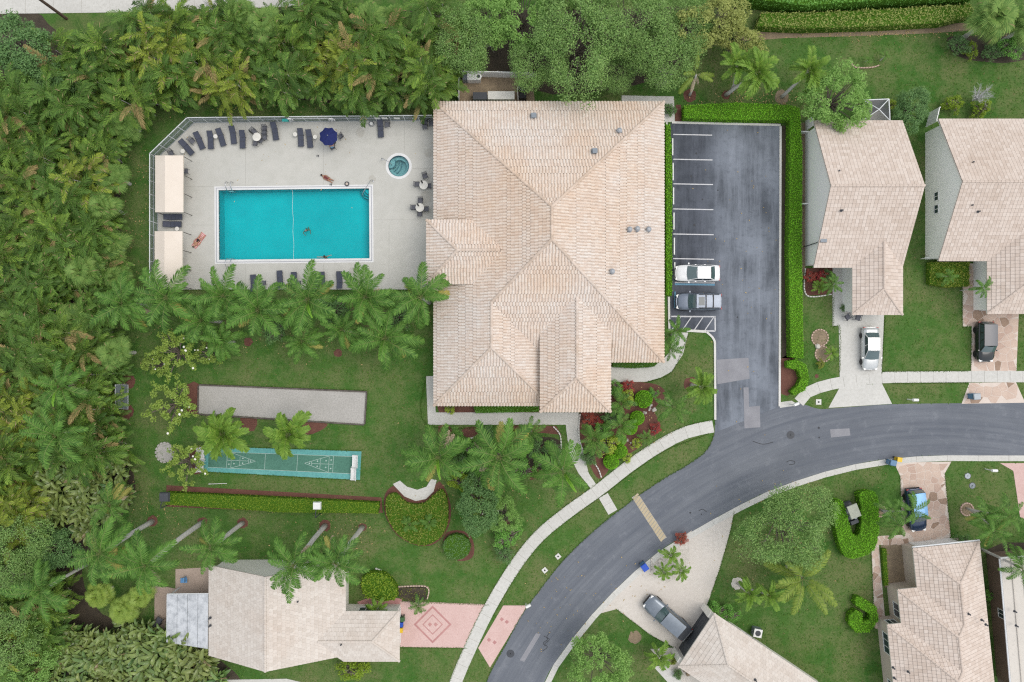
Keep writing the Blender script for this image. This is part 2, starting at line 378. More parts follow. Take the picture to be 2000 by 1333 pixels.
M['rachis'] = plain('frond_rib', (.20, .24, .08), .5)
M['tree1'] = leaf('grey_green_leaf', [(.085, .165, .045), (.195, .295, .088), (.13, .215, .06)], .3)
M['tree2'] = leaf('bright_leaf', [(.10, .20, .04), (.20, .32, .085), (.14, .25, .06)], .35)
M['tree3'] = leaf('olive_leaf', [(.15, .18, .045), (.27, .285, .085), (.2, .23, .065)], .3)
M['tree4'] = leaf('dark_leaf', [(.050, .115, .036), (.115, .20, .066), (.08, .15, .045)], .25)
M['frang'] = leaf('frangipani_leaf', [(.13, .21, .035), (.22, .28, .055), (.17, .24, .05)], .35)
M['hedge'] = leaf('clipped_hedge_leaf', [(.105, .33, .012), (.18, .43, .022), (.14, .37, .015)], .3)
M['hedge2'] = leaf('olive_hedge_leaf', [(.11, .18, .012), (.19, .26, .025), (.14, .21, .016)], .3)
M['hedge3'] = leaf('green_hedge_leaf', [(.08, .21, .035), (.15, .30, .06), (.11, .25, .045)], .3)
M['croton'] = leaf('croton_leaf', [(.13, .17, .02), (.25, .27, .04), (.055, .10, .02)], .3)
M['lime'] = leaf('lime_shrub_leaf', [(.22, .32, .03), (.30, .38, .06), (.2, .28, .03)], .35)
M['redleaf'] = leaf('red_leaf', [(.20, .03, .03), (.33, .06, .06), (.22, .08, .03)], .3)
M['bare'] = leaf('bare_twig', [(.38, .37, .34), (.50, .49, .46), (.42, .41, .38)], 0, .9)
M['core'] = plain('hedge_inside', (.06, .14, .012), .9, 0, .1)
M['flower'] = plain('white_flower', (.82, .80, .72), .7)
M['skin'] = plain('skin', (.46, .25, .16), .55); M['skin2'] = plain('skin_tan', (.36, .18, .11), .55)
M['hair'] = plain('dark_hair', (.035, .02, .015), .6); M['hairg'] = plain('grey_hair', (.25, .22, .20), .6)

# ------------------------------------------------------------------ ground and paved surfaces
POOL = [(427, 372), (721, 368.5), (722, 505), (428, 508)]
SPA_C, SPA_R = W(779, 325), 20.5*M_PX
pool_pts = [W(*p) for p in POOL]
spa_pts = [SPA_C + Vector((math.cos(a), math.sin(a), 0))*SPA_R for a in [2*math.pi*k/32 for k in range(32)]]
mb = MB(); mb.sheet([(-420, -420), (420, -420), (420, 420), (-420, 420)], 0, holes=[pool_pts, spa_pts])
struct(mb.build('lawn', M['lawn']))
PAVED = []
def flat(name, pts, z, mat, thick=.0, parent=None, holes=()):
    if parent is None: PAVED.append(([tuple(p) for p in pts], min(p[0] for p in pts), max(p[0] for p in pts), min(p[1] for p in pts), max(p[1] for p in pts)))
    mb = MB(); P = [W(*p) for p in pts]; H_ = [[W(*p) for p in h] for h in holes]
    if thick: mb.prism(P, z-thick, z, holes=H_)
    else: mb.sheet(P, z, holes=H_)
    o = mb.build(name, mat, parent, world=True)
    return o
ROAD_UP = [(2150, 786), (2000, 787), (1880, 788), (1740, 790), (1640, 797), (1600, 799), (1572, 791), (1545, 786), (1523, 794)]
ROAD_UP2 = [(1395, 846), (1390, 862), (1375, 885), (1340, 910), (1300, 933), (1250, 966), (1225, 985), (1180, 1020), (1140, 1055),
            (1100, 1095), (1060, 1145), (1020, 1200), (990, 1255), (965, 1300), (950, 1333), (930, 1400)]
ROAD_LO = [(2150, 890), (2000, 890), (1900, 890), (1830, 890), (1750, 895), (1680, 905), (1600, 925), (1500, 960), (1420, 1000),
           (1340, 1045), (1290, 1075), (1230, 1125), (1170, 1185), (1120, 1245), (1080, 1300), (1063, 1333), (1035, 1400)]
lo_s = smooth(ROAD_LO, 5)
struct(flat('road', smooth(ROAD_UP, 4) + smooth(ROAD_UP2, 4) + lo_s[::-1], .009, M['asphalt']))
struct(flat('car_park', [(1309, 241), (1525, 246), (1523, 800), (1470, 850), (1396, 850), (1396, 662), (1382, 648), (1341, 644), (1309, 646)], .005, M['lot']))
for pts, nm in (([(1400, 703), (1462, 699), (1464, 740), (1401, 751)], 'grey rectangular asphalt patch beside the kerb of the car park'),
                ([(1452, 757), (1462, 757), (1463, 795), (1484, 793), (1485, 835), (1454, 837)], 'L shaped pale asphalt patch where car park meets road'),
                ([(1621, 839), (1659, 837), (1661, 851), (1623, 855)], 'pale rectangular asphalt patch in the road east of the junction'),
                ([(1047, 1237), (1056, 1239), (1024, 1293), (1015, 1290)], 'long pale asphalt patch in the lower road bend')):
    struct(flat('road_patch', pts, .013, M['patch']))

def offset(pts, d):
    out = []; n = len(pts)
    for i in range(n):
        a, b = Vector(pts[max(i-1, 0)]), Vector(pts[min(i+1, n-1)]); t = (b-a).normalized()
        out.append((pts[i][0] - t.y*d, pts[i][1] + t.x*d))
    return out
def resample(pts, step):
    out = [pts[0]]; acc = 0
    for i in range(len(pts)-1):
        a, b = Vector(pts[i]), Vector(pts[i+1]); L = (b-a).length; s = step-acc
        while s <= L: q = a.lerp(b, s/L); out.append((q.x, q.y)); s += step
        acc = (acc+L) % step
    return out
def slab_strip(name, centre, width, step, top=.035, n=5, gap=.5, mat='concrete', child='slab', bed='joint'):
    """a paved strip: bed and one slab per bay"""
    c = smooth(centre, 12); b = resample(c, step)
    L, Rr = offset(b, width/2), offset(b, -width/2)
    q_ = L + Rr[::-1]; PAVED.append((q_, min(p[0] for p in q_), max(p[0] for p in q_), min(p[1] for p in q_), max(p[1] for p in q_)))
    mb = MB(); mb.prism([W(*p) for p in q_], -.1, top-.012)
    root = struct(mb.build(name, M[bed]))
    fine = resample(c, 2.0)
    for i in range(len(b)-1):
        a0, a1 = Vector(b[i]), Vector(b[i+1]); t = (a1-a0).normalized()*gap/2
        q = [Vector(L[i])+t, Vector(L[i+1])-t, Vector(Rr[i+1])-t, Vector(Rr[i])+t]
        mb = MB(); P = [W(p.x, p.y) for p in q]; cc = sum(P, Vector())/4
        mb.prism([p-cc for p in P], -.05, top+rng.uniform(0, .006)); o = mb.build(child, M[mat], root); o.location = (cc.x, cc.y, 0)
    return root
slab_strip('pavement', [(1393, 833), (1340, 845), (1290, 870), (1230, 910), (1170, 957), (1110, 1000), (1050, 1050), (1000, 1115),
           (950, 1200), (910, 1285), (890, 1333), (868, 1400)], 24, 27)
slab_strip('pavement', [(1560, 786), (1575, 768), (1600, 757), (1637, 748), (1680, 742), (1723, 738), (1780, 737), (1900, 736), (2000, 736), (2080, 736)], 22, 25)
slab_strip('pavement', [(-60, 13), (150, 11), (300, 8), (450, 3), (620, -4)], 30, 55)
slab_strip('footpath', [(1178, 968), (1200, 1006)], 20, 19)
slab_strip('gutter', [(p[0], p[1]) for p in offset(ROAD_LO, -5.5)], 11, 60, top=.03)
mb = MB()
# footpaths round the clubhouse
for nm, pts in (('footpath', [(832, 735), (847, 735), (851, 806), (1130, 806), (1133, 860), (1150, 925), (1170, 955), (1160, 962), (1130, 925), (1112, 890), (1105, 830), (836, 830)]),
                ('footpath', [(1190, 718), (1262, 716), (1290, 708), (1308, 688), (1318, 650), (1344, 650), (1334, 692), (1312, 726), (1290, 738), (1262, 746), (1190, 747)]),
                ('patio', [(1214, 187), (1316, 189), (1318, 239), (1298, 239), (1297, 212), (1214, 212)]),
                ('footpath', [(767, 946), (781, 939), (795, 951), (815, 957), (833, 951), (842, 936), (853, 938), (847, 960), (832, 975), (812, 979), (790, 970)]),
                ('footpath', [(1276, 1302), (1302, 1300), (1345, 1345), (1315, 1345)]),
                ('driveway', [(1626, 520), (1655, 520), (1655, 600), (1727, 600), (1722, 728), (1640, 737), (1638, 637), (1626, 637)]),
                ('driveway', [(1640, 757), (1722, 749), (1742, 789), (1618, 797)]),
                ('driveway', [(440, 1328), (560, 1326), (640, 1345), (430, 1345)])):
    struct(flat(nm, smooth(pts, 1, True) if nm == 'patio' else pts, .03, M['concrete'], .08))
DRIVE4 = [(1166, 1200), (1180, 1184), (1236, 1130), (1298, 1081), (1350, 1049), (1427, 1006), (1433, 1003), (1427, 1035), (1406, 1110), (1387, 1165), (1375, 1195), (1395, 1207), (1332, 1290),
          (1318, 1266), (1270, 1240), (1204, 1190)]
struct(flat('driveway', DRIVE4, .022, M['drive'], .07))
struct(flat('planting_bed', smooth([(1351, 1036), (1345, 1060), (1346, 1120), (1300, 1140), (1272, 1125), (1274, 1092), (1315, 1062)], 1, True), .03, M['gravel']))
PINK = [(782, 1174), (960, 1181), (915, 1266), (782, 1264)]
struct(flat('driveway', PINK, .02, M['pink'], .07))
struct(flat('driveway', [(983, 1183), (1030, 1183), (990, 1250), (957, 1304), (934, 1266)], .022, M['pink'], .07))
struct(flat('footpath', [(698, 1176), (735, 1163), (785, 1170), (785, 1186), (735, 1180), (700, 1188)], .018, M['pink_dark'], .06))
struct(flat('driveway', [(1953, 905), (2080, 905), (2080, 1050), (1992, 1010), (1985, 960), (1979, 920)], .02, M['pink'], .07))
# rose diamonds inlaid in the pink driveway
def ring(mb, cx, cy, r, w, z):
    o = [W(cx+r, cy), W(cx, cy-r), W(cx-r, cy), W(cx, cy+r)]; i = [W(cx+r-w, cy), W(cx, cy-r+w), W(cx-r+w, cy), W(cx, cy+r-w)]
    mb.prism(o, z-.02, z, holes=[i], bottom=False)
for r_, w_ in ((37, 5), (20, 2.4)):
    mb = MB(); ring(mb, 845, 1220, r_, w_, .026); struct(mb.build('inlay_diamond', M['pink_dark']))
for cx, cy in ((840, 1220), (851, 1220), (980, 1210), (990, 1215), (955, 1250), (966, 1255)):
    mb = MB(); r_ = 4.2; mb.prism([W(cx+r_, cy), W(cx, cy-r_), W(cx-r_, cy), W(cx, cy+r_)], .005, .028); struct(mb.build('inlay_diamond', M['pink_dark']))

# flagstone drives: every stone its own piece
def clip_half(poly, n, d):
    out = []
    for i in range(len(poly)):
        a, b = poly[i], poly[(i+1) % len(poly)]; da, db = n.dot(a)-d, n.dot(b)-d
        if da <= 0: out.append(a)
        if (da <= 0) != (db <= 0): out.append(a.lerp(b, da/(da-db)))
    return out
def flagstones(name, pts, cell, seed):
    rr = random.Random(seed); P = [W(*p).to_2d() for p in pts]
    root = struct(flat(name, pts, .02, M['pink_joint'], .08))
    x0, x1 = min(p.x for p in P), max(p.x for p in P); y0, y1 = min(p.y for p in P), max(p.y for p in P)
    S_ = []; ny = int((y1-y0)/cell)+2; nx = int((x1-x0)/cell)+2
    for j in range(-1, ny):
        for i in range(-1, nx):
            S_.append(Vector((x0+(i+.5*(j % 2)+rr.uniform(-.1, .9)*.9)*cell, y0+(j+rr.uniform(-.1, .9)*.9)*cell)))
    poly3 = [(p.x, p.y) for p in P]
    for s_ in S_:
        c = [s_+Vector((math.cos(a), math.sin(a)))*cell*1.6 for a in [k*math.pi/4 for k in range(8)]]
        for t in S_:
            if t is s_ or (t-s_).length > cell*3: continue
            n = (t-s_).normalized(); c = clip_half(c, n, n.dot((s_+t)/2)-.03)
            if len(c) < 3: break
        if len(c) < 3: continue
        # keep what lies on the drive
        q = []
        for p in c:
            k = 0
            pp = p.copy()
            while not inside(pp.x, pp.y, poly3) and k < 12: pp = pp.lerp(s_, .14); k += 1
            if k < 12: q.append(pp)
        if len(q) < 3 or not inside(s_.x, s_.y, poly3): continue
        mb = MB(); cc = sum(q, Vector((0, 0)))/len(q)
        mb.prism([(p.x-cc.x, p.y-cc.y) for p in q], -.01, rr.uniform(.030, .038))
        mt = rr.choices(['stoneA', 'stoneB', 'stoneC'], [.66, .20, .14])[0]
        o = mb.build('stone', M[mt], root); o.location = (cc.x, cc.y, 0)
    return root
flagstones('driveway', [(1880, 515), (1907, 515), (1912, 600), (1990, 600), (1985, 725), (1896, 725), (1898, 638), (1880, 638)], 0.85, 3)
flagstones('driveway', [(1893, 748), (1984, 747), (2002, 787), (1878, 789)], 1.0, 4)
flagstones('driveway', [(1746, 904), (1858, 902), (1845, 925), (1857, 1050), (1790, 1062), (1762, 1045), (1758, 930)], .8, 5)
flagstones('footpath', [(1701, 1048), (1762, 1045), (1790, 1062), (1782, 1072), (1716, 1064), (1730, 1228), (1708, 1228)], .7, 6)

# painted bay lines, kerbs
LOT = empty('bay_marking_set', W(1350, 450)) ; bpy.data.objects.remove(LOT)
def line(p, q, w, mat='line_white', z=.012, name='bay_line'):
    a, b = Vector(p), Vector(q); t = (b-a).normalized(); n = Vector((-t.y, t.x))*w/2
    return struct(flat(name, [tuple(a+n), tuple(b+n), tuple(b-n), tuple(a-n)], z, M[mat]))
for i, y in enumerate((264, 312.5, 360.5, 409.5, 458.5, 506.5)):
    line((1315, y-1), (1391 + i*.7, y+.5), 2.0)
line((1318, 552), (1396, 553), 2.2); line((1318, 555.5), (1396, 556.5), 3.6, 'line_blue')
line((1311, 618.5), (1398, 619), 2.6); line((1396.5, 619), (1397, 647), 2.6); line((1344, 646.5), (1397, 647), 2.6)
for x in (1329, 1350, 1373, 1394): line((x, 620), (x-17, 645), 1.8)
def wheel_stop(px, y0, y1, mat, lab):
    mb = MB(); a = W(px, (y0+y1)/2); L = abs(y1-y0)*M_PX
    prof = [(-.09, 0), (.09, 0), (.06, .12), (-.06, .12)]
    vv = [(p[0], -L/2, p[1]) for p in prof] + [(p[0], L/2, p[1]) for p in prof]
    mb.add(vv, [(3, 2, 1, 0), (4, 5, 6, 7)] + [(i, (i+1) % 4, (i+1) % 4+4, i+4) for i in range(4)])
    o = mb.build('wheel_stop', M[mat]); o.location = (a.x, a.y, .005); tag(o, lab, 'wheel stop', 'wheel stops along the bays')
ordn = ['first', 'second', 'third', 'fourth', 'fifth', 'sixth', 'seventh', 'eighth', 'ninth', 'tenth', 'eleventh', 'twelfth']
for i, (y0, y1) in enumerate(((271, 304), (319, 353), (367, 400), (416, 449), (465, 498))):
    wheel_stop(1313.5+i*.8, y0, y1, 'white', f'{ordn[i]} white wheel stop from the north end of the empty parking bays')
wheel_stop(1317.5, 513, 545, 'white', 'white wheel stop in front of the white sedan')
wheel_stop(1318, 570, 602, 'line_blue', 'blue wheel stop in front of the grey estate car')
def kerb(pts, w=4, lab=None):
    L, Rr = offset(pts, w/2), offset(pts, -w/2); mb = MB(); mb.prism([W(*p) for p in L+Rr[::-1]], -.05, .12)
    return struct(mb.build('kerb', M['kerb']))
kerb([(1312, 240), (1524, 245), (1524.5, 300)][:2]); kerb([(1524, 247.5), (1522, 794)])
kerb([(1341, 646), (1379, 648), (1394, 664), (1396, 835)][0:2], 5); kerb(smooth([(1380, 649), (1394, 664), (1396, 690), (1396.5, 820)], 4)); kerb([(1306, 580), (1307, 646)], 4)
kerb([(1302, 240), (1303, 578)], 3)
struct(flat('kerb_landing', [(1523, 786), (1546, 783), (1560, 792), (1523, 797)], .03, M['concrete'], .06))
# speed hump of tan slats
sh = empty('speed_hump', W(1268, 1011)); tag(sh, 'tan striped speed hump across the bend of the road', 'speed hump')
a, b = W(1240, 968), W(1296, 1054); ang = math.atan2((b-a).y, (b-a).x); L_ = (b-a).length
mb = MB(); mb.box((0, 0, .015), (L_, .82, .03), ang); mb.build('base', M['joint'], sh)
hm = surf('tan_hump_paint', [(.47, .39, .25), (.54, .45, .30), (.4, .34, .25)], (1, 8))
for k in range(16):
    t = (k+.5)/16-.5; p = (b-a)*t
    mb = MB(); mb.box((0, 0, 0), (L_/16*.72, .78, .05), ang+.35); o = mb.build('slat', hm, sh); o.location = (p.x, p.y, .03)

# planting beds and bare ground (thin sheets)
def bed(name, pts, mat, z=.006, n=4, closed=True): return struct(flat(name, smooth(pts, n, True) if n > 1 else pts, z, M[mat]))
bed('soil', [(-80, 30), (60, 20), (110, 60), (200, 75), (330, 30), (480, 10), (700, 10), (880, 30), (1000, 20), (1200, 20), (1440, 10), (1400, 60), (1300, 150), (1080, 185), (930, 130),
             (890, 185), (700, 205), (520, 188), (380, 192), (290, 215), (245, 270), (235, 400), (235, 520), (215, 640), (240, 740), (232, 830), (262, 930),
             (255, 985), (190, 1060), (160, 1120), (200, 1200), (310, 1230), (430, 1290), (440, 1360), (-80, 1360)], 'soil', .005, 3)
bed('soil', [(898, 150), (1040, 152), (1045, 205), (895, 205)], 'dirt', .009, 1)
bed('mulch_bed', [(852, 790), (1056, 790), (1056, 806), (858, 807)], 'mulch', .008, 1)
bed('mulch_bed', [(1190, 748), (1255, 747), (1290, 755), (1300, 775), (1278, 800), (1290, 830), (1280, 850), (1240, 880), (1200, 905), (1175, 935), (1160, 925), (1145, 890), (1134, 860), (1132, 806), (1190, 806)], 'mulch', .008, 3)
bed('mulch_bed', [(856, 833), (878, 833), (884, 850), (862, 866)], 'mulch', .0085, 2); bed('mulch_bed', [(905, 836), (938, 836), (932, 858), (906, 852)], 'mulch', .0085, 2); bed('mulch_bed', [(990, 831), (1086, 832), (1097, 850), (1080, 848), (1000, 841)], 'mulch', .0085, 1); bed('soil', [(975, 860), (1080, 855), (1096, 880), (1070, 915), (1000, 925), (955, 905)], 'soil', .0065, 3)
bed('mulch_bed', [(325, 948), (745, 972), (748, 1002), (560, 1000), (325, 990)], 'mulch', .008, 1)
bed('mulch_bed', [(752, 965), (775, 948), (800, 975), (835, 972), (858, 940), (880, 985), (876, 1030), (850, 1062), (815, 1066), (775, 1045), (752, 1005)], 'mulch', .008, 3)
bed('mulch_bed', [(868, 1045), (890, 1036), (915, 1042), (926, 1065), (922, 1090), (895, 1096), (868, 1080)], 'mulch', .0075, 3)
bed('mulch_bed', [(365, 752), (392, 752), (392, 808), (365, 802)], 'mulch', .008, 2)
bed('mulch_bed', [(370, 878), (392, 872), (392, 925), (372, 920)], 'mulch', .008, 2)
bed('mulch_bed', [(470, 812), (502, 816), (496, 842), (474, 838)], 'mulch', .008, 2); bed('mulch_bed', [(592, 826), (640, 828), (625, 842), (596, 850)], 'mulch', .008, 2)
bed('mulch_bed', [(1526, 245), (1562, 250), (1562, 700), (1526, 700)], 'soil', .008, 1)
bed('soil', [(1562, 240), (1573, 240), (1573, 520), (1562, 560)], 'dirt', .006, 1)
bed('mulch_bed', [(1320, 205), (1330, 205), (1332, 240), (1318, 240)], 'mulch', .012, 1)
bed('mulch_bed', [(1572, 524), (1628, 524), (1628, 575), (1572, 578)], 'mulch', .008, 1)
bed('mulch_bed', [(1526, 700), (1550, 700), (1560, 735), (1550, 765), (1526, 770)], 'mulch', .008, 2)
bed('dirt_bed', [(1720, 1066), (1768, 1062), (1775, 1140), (1728, 1148)], 'dirt', .03, 1)
bed('gravel_bed', [(1270, 1268), (1320, 1265), (1380, 1340), (1340, 1345)], 'gravel', .012, 1)
bed('soil', [(1850, 75), (1900, 70), (2080, 60), (2080, 90), (1990, 120), (1930, 122), (1870, 110)], 'soil', .006, 3)
bed('soil', [(1925, 1075), (1960, 1060), (2060, 1060), (2060, 1400), (1955, 1400)], 'soil', .006, 1)
bed('dirt_patch', [(1440, 60), (1520, 62), (1700, 55), (1880, 45), (1900, 60), (1700, 70), (1530, 75), (1450, 80)], 'dirt', .005, 2)
def disc(name, px, py, r, mat, z=.010, sx=1.0):
    rr = random.Random(int(px*7+py)); pts = []
    for k in range(20):
        a = 2*math.pi*k/20; q = r*(1+rr.uniform(-.12, .12)); pts.append((px+q*math.cos(a)*sx, py+q*math.sin(a)))
    return struct(flat(name, pts, z, M[mat]))
for px, py, r in ((297, 1018, 13), (395, 1020, 12), (474, 1022, 13), (635, 1027, 14), (708, 1030, 10), (240, 685, 12), (247, 745, 20), (247, 805, 18), (485, 668, 11), (590, 655, 14), (680, 600, 14),
                  (660, 690, 10), (1347, 187, 16), (1418, 186, 11), (1350, 752, 18), (995, 905, 12), (1040, 925, 16), (985, 1025, 16), (1595, 735, 5)):
    disc('mulch_ring', px, py, r*.8, 'mulch')
for px, py, r in ((1440, 1140, 12), (1240, 1245, 13), (1527, 190, 14), (1000, 1120, 0.1)):
    if r > 1: disc('dirt_ring', px, py, r, 'dirt' if px != 1440 else 'gravel')

# tar lines and stains on the road
M['tar'] = plain('tar_seal', (.045, .048, .055), .7)
def tar(pts, w=1.3):
    q = smooth(pts, 5); L, Rr = offset(q, w/2), offset(q, -w/2); return struct(flat('tar_line', L+Rr[::-1], .0145, M['tar']))
for pts in ([(1075, 1234), (1068, 1244), (1073, 1250), (1064, 1258), (1069, 1264), (1060, 1272)], [(1062, 1242), (1070, 1249), (1061, 1256), (1065, 1262)], [(1536, 903), (1543, 900), (1552, 902), (1550, 907), (1541, 908)], [(1365, 998), (1372, 995), (1380, 1000)], [(1470, 862), (1490, 868), (1510, 864)]): tar(pts)
for x, y, r in ((1599, 836, 2.2), (1600, 855, 1.6), (1348, 1002, 1.8), (1370, 1005, 1.2)): disc('oil_spot', x, y, r, 'tar', .0142)
for x, y, r in ((1372, 390, 1.6), (1402, 372, 1.4), (1360, 300, 2.0), (1356, 440, 2.4), (1350, 345, 2.2), (1440, 620, 1.6)): disc('oil_spot', x, y, r, 'tar', .0125)

# ------------------------------------------------------------------ roofs and buildings
BARREL = [(0, -.01), (.22, -.01), (.30, .035), (.48, .07), (.72, .07), (.92, .035), (1.0, -.01)]
FLATT = [(.022, .03), (.978, .03)]
def cut(poly, ax, val, keep_gt):
    out = []; n = len(poly)
    for i in range(n):
        a, b = poly[i], poly[(i+1) % n]; da, db = a[ax]-val, b[ax]-val
        if not keep_gt: da, db = -da, -db
        if da >= 0: out.append(a)
        if (da >= 0) != (db >= 0):
            t = da/(da-db); out.append((a[0]+(b[0]-a[0])*t, a[1]+(b[1]-a[1])*t))
    return out
def tile_slope(mb, poly, prof, pitch, course, lift=.035, base=.01, jitter=.0, bond=True):
    P = [Vector(p) for p in poly]; n = Vector((0, 0, 0))
    for i in range(len(P)): n += P[i].cross(P[(i+1) % len(P)])
    n.normalize()
    if n.z < 0: n = -n
    u = Vector((0, 0, 1)).cross(n).normalized(); v = n.cross(u)
    o = P[0]; q = [((p-o).dot(u), (p-o).dot(v)) for p in P]
    v0 = min(a[1] for a in q); v1 = max(a[1] for a in q); row = 0; vv = v0; walk = 0.0
    while vv < v1-.02:
        rp = cut(cut(q, 1, vv, True), 1, vv+course, False)
        if len(rp) >= 3:
            ua, ub = min(a[0] for a in rp), max(a[0] for a in rp)
            # full part of this row
            i0 = math.floor(ua/pitch)-1-int(walk/pitch); i1 = math.ceil(ub/pitch)+1
            if bond == 'walk':
                if rng.random() < .3: walk += .5*pitch
                sh = walk+rng.uniform(-.03, .03)
            else: sh = .5*pitch*(row % 2) if bond else 0
            for i in range(i0, i1+1):
                uu = i*pitch+sh
                if uu > ub or uu+pitch < ua: continue
                rnd = rng.random(); dj = rng.uniform(-jitter, jitter)
                pr_ = rng.uniform(0, .42)  # barrel pans take darker tones: groove shade put into the tile colour
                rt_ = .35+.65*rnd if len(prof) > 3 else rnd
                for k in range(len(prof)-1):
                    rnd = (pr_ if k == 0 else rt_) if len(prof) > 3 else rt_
                    f0, h0 = prof[k]; f1, h1 = prof[k+1]; a0, a1 = uu+f0*pitch, uu+f1*pitch
                    sp = cut(cut(rp, 0, a0, True), 0, a1, False)
                    if len(sp) < 3: continue
                    pts = []
                    for (x, y) in sp:
                        h = base + h0+(h1-h0)*(x-a0)/(a1-a0) + lift*(1-(y-vv)/course) + dj
                        pts.append(o+u*x+v*y+n*h)
                    b_ = len(mb.v); mb.v.extend([tuple(p) for p in pts]); m = len(pts)
                    mb.f.append(list(range(b_, b_+m))); mb.m.append(0); mb.r.append(rnd)
                    for j in range(m):      # butt face at the lower edge
                        if sp[j][1] < vv+1e-4 and sp[(j+1) % m][1] < vv+1e-4:
                            lo = [o+u*sp[jj][0]+v*sp[jj][1]-n*.05 for jj in (j, (j+1) % m)]
                            c_ = len(mb.v); mb.v.extend([tuple(pts[j]), tuple(pts[(j+1) % m]), tuple(lo[1]), tuple(lo[0])])
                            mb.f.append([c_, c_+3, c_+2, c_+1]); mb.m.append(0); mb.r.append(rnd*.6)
        vv += course; row += 1
def caps(mb, a, b, r=.13, step=.42, lift=.05):
    a, b = Vector(a), Vector(b); L = (b-a).length; t = (b-a)/L; s = t.cross(Vector((0, 0, 1))).normalized(); up = s.cross(t)
    n = max(1, round(L/step))
    for i in range(n):
        p0, p1 = a+t*(L*i/n), a+t*(L*(i+1.08)/n); vv = []
        for p, rr, lf in ((p0, r*1.08, lift+.015), (p1, r*.92, lift)):
            for k in range(6):
                w = math.pi*k/5; vv.append(p + s*math.cos(w)*rr + up*(math.sin(w)*rr*.8+lf-.03))
        mb.add(vv, [(k, k+1, k+7, k+6) for k in range(5)] + [(0, 1, 2, 3, 4, 5)], 0, rng.uniform(.12, .4))
def roof_of(root, polys, caplines, style, tmat, umat, drop=.16, cap_r=.13):
    mb = MB()
    for P in polys:
        P = [Vector(p) for p in P]; k = len(P)
        nn = sum(((P[i]-P[0]).cross(P[(i+1) % k]-P[0]) for i in range(1, k-1)), Vector())
        if nn.z < 0: P = P[::-1]
        vv = P + [p-Vector((0, 0, drop)) for p in P]
        mb.add(vv, [list(range(k)), list(range(2*k-1, k-1, -1))] + [(i+k, (i+1) % k+k, (i+1) % k, i) for i in range(k)], 0)
        b_ = len(mb.m)-1
    for i, f in enumerate(mb.f):        # upper faces take the underlay, edges the fascia paint
        pass
    fm = []
    for f in mb.f:
        zs = [mb.v[i] for i in f]
        a, b, c = [Vector(z) for z in zs[:3]]; nz = (b-a).cross(c-a).normalized().z
        fm.append(0 if nz > .3 else 1)
    mb.m = fm
    roof = mb.build('roof', [M[umat], M['fascia']], root, world=True)
    tb = MB()
    for P in polys:
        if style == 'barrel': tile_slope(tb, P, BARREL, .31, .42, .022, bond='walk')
        elif style == 'flat': tile_slope(tb, P, FLATT, .36, .40, .038, bond=False)
        elif style == 'flatbond': tile_slope(tb, P, [(.008, .03), (.992, .03)], .36, .40, .03, bond=True)
    stuff(tb.build('roof_tiles', M[tmat], roof, world=True))
    if caplines:
        cb = MB()
        for a, b in caplines: caps(cb, a, b, cap_r)
        stuff(cb.build('ridge_tiles', M[tmat], roof, world=True))
    return roof
def wall_of(root, pts, h, mat, name='wall'):
    mb = MB(); mb.prism(pts, -.1, h); return mb.build(name, M[mat], root, world=True)
def gable_wall(root, p, q, z0, apex, mat, th=.2):
    """triangular wall piece from p to q at height z0 up to apex (x, y, z)"""
    p, q, a = Vector((*p, z0)), Vector((*q, z0)), Vector(apex); d = (q-p).cross(Vector((0, 0, 1))).normalized()*th
    mb = MB(); mb.add([p, q, a, p+d, q+d, a+d], [(0, 1, 2), (5, 4, 3), (0, 3, 4, 1), (1, 4, 5, 2), (2, 5, 3, 0)])
    return mb.build('gable', M[mat], root, world=True)
def window(root, c, nrm, w, h, panes=2, name='window', frame='white', glass='glass'):
    """a framed window set on a wall: centre c, outward normal nrm"""
    nrm = Vector((*nrm, 0)).normalized(); t = Vector((-nrm.y, nrm.x, 0)); c = Vector(c); ang = math.atan2(t.y, t.x)
    mb = MB(); f = .07
    for s in (-1, 1):
        mb.box(c+t*s*(w/2)+nrm*.03, (f, .1, h+f), ang); mb.box(c+Vector((0, 0, s*h/2))+nrm*.03, (w-f, .1, f), ang)
    for k in range(1, panes): mb.box(c+t*(w*(k/panes-.5))+nrm*.03, (.05, .09, h-f), ang)
    wo = mb.build(name, M[frame], root, world=True)
    pw = w/panes
    for k in range(panes):
        g = MB(); g.box(c+t*(w*((k+.5)/panes-.5))+nrm*.015, (pw-.06, .03, h-f), ang); g.build('pane', M[glass], wo, world=True)
    return wo
def door(root, c, nrm, w, h, mat, panels=4, name='door'):
    nrm = Vector((*nrm, 0)).normalized(); t = Vector((-nrm.y, nrm.x, 0)); ang = math.atan2(t.y, t.x); c = Vector((c[0], c[1], 0))
    mb = MB(); mb.box(c+nrm*.03+Vector((0, 0, h/2)), (w, .08, h), ang); d = mb.build(name, M[mat], root, world=True)
    for k in range(panels):
        g = MB(); g.box(c+nrm*.075+Vector((0, 0, h*(k+.5)/panels)), (w*.92, .03, h/panels*.82), ang); g.build('panel', M[mat], d, world=True)
    return d
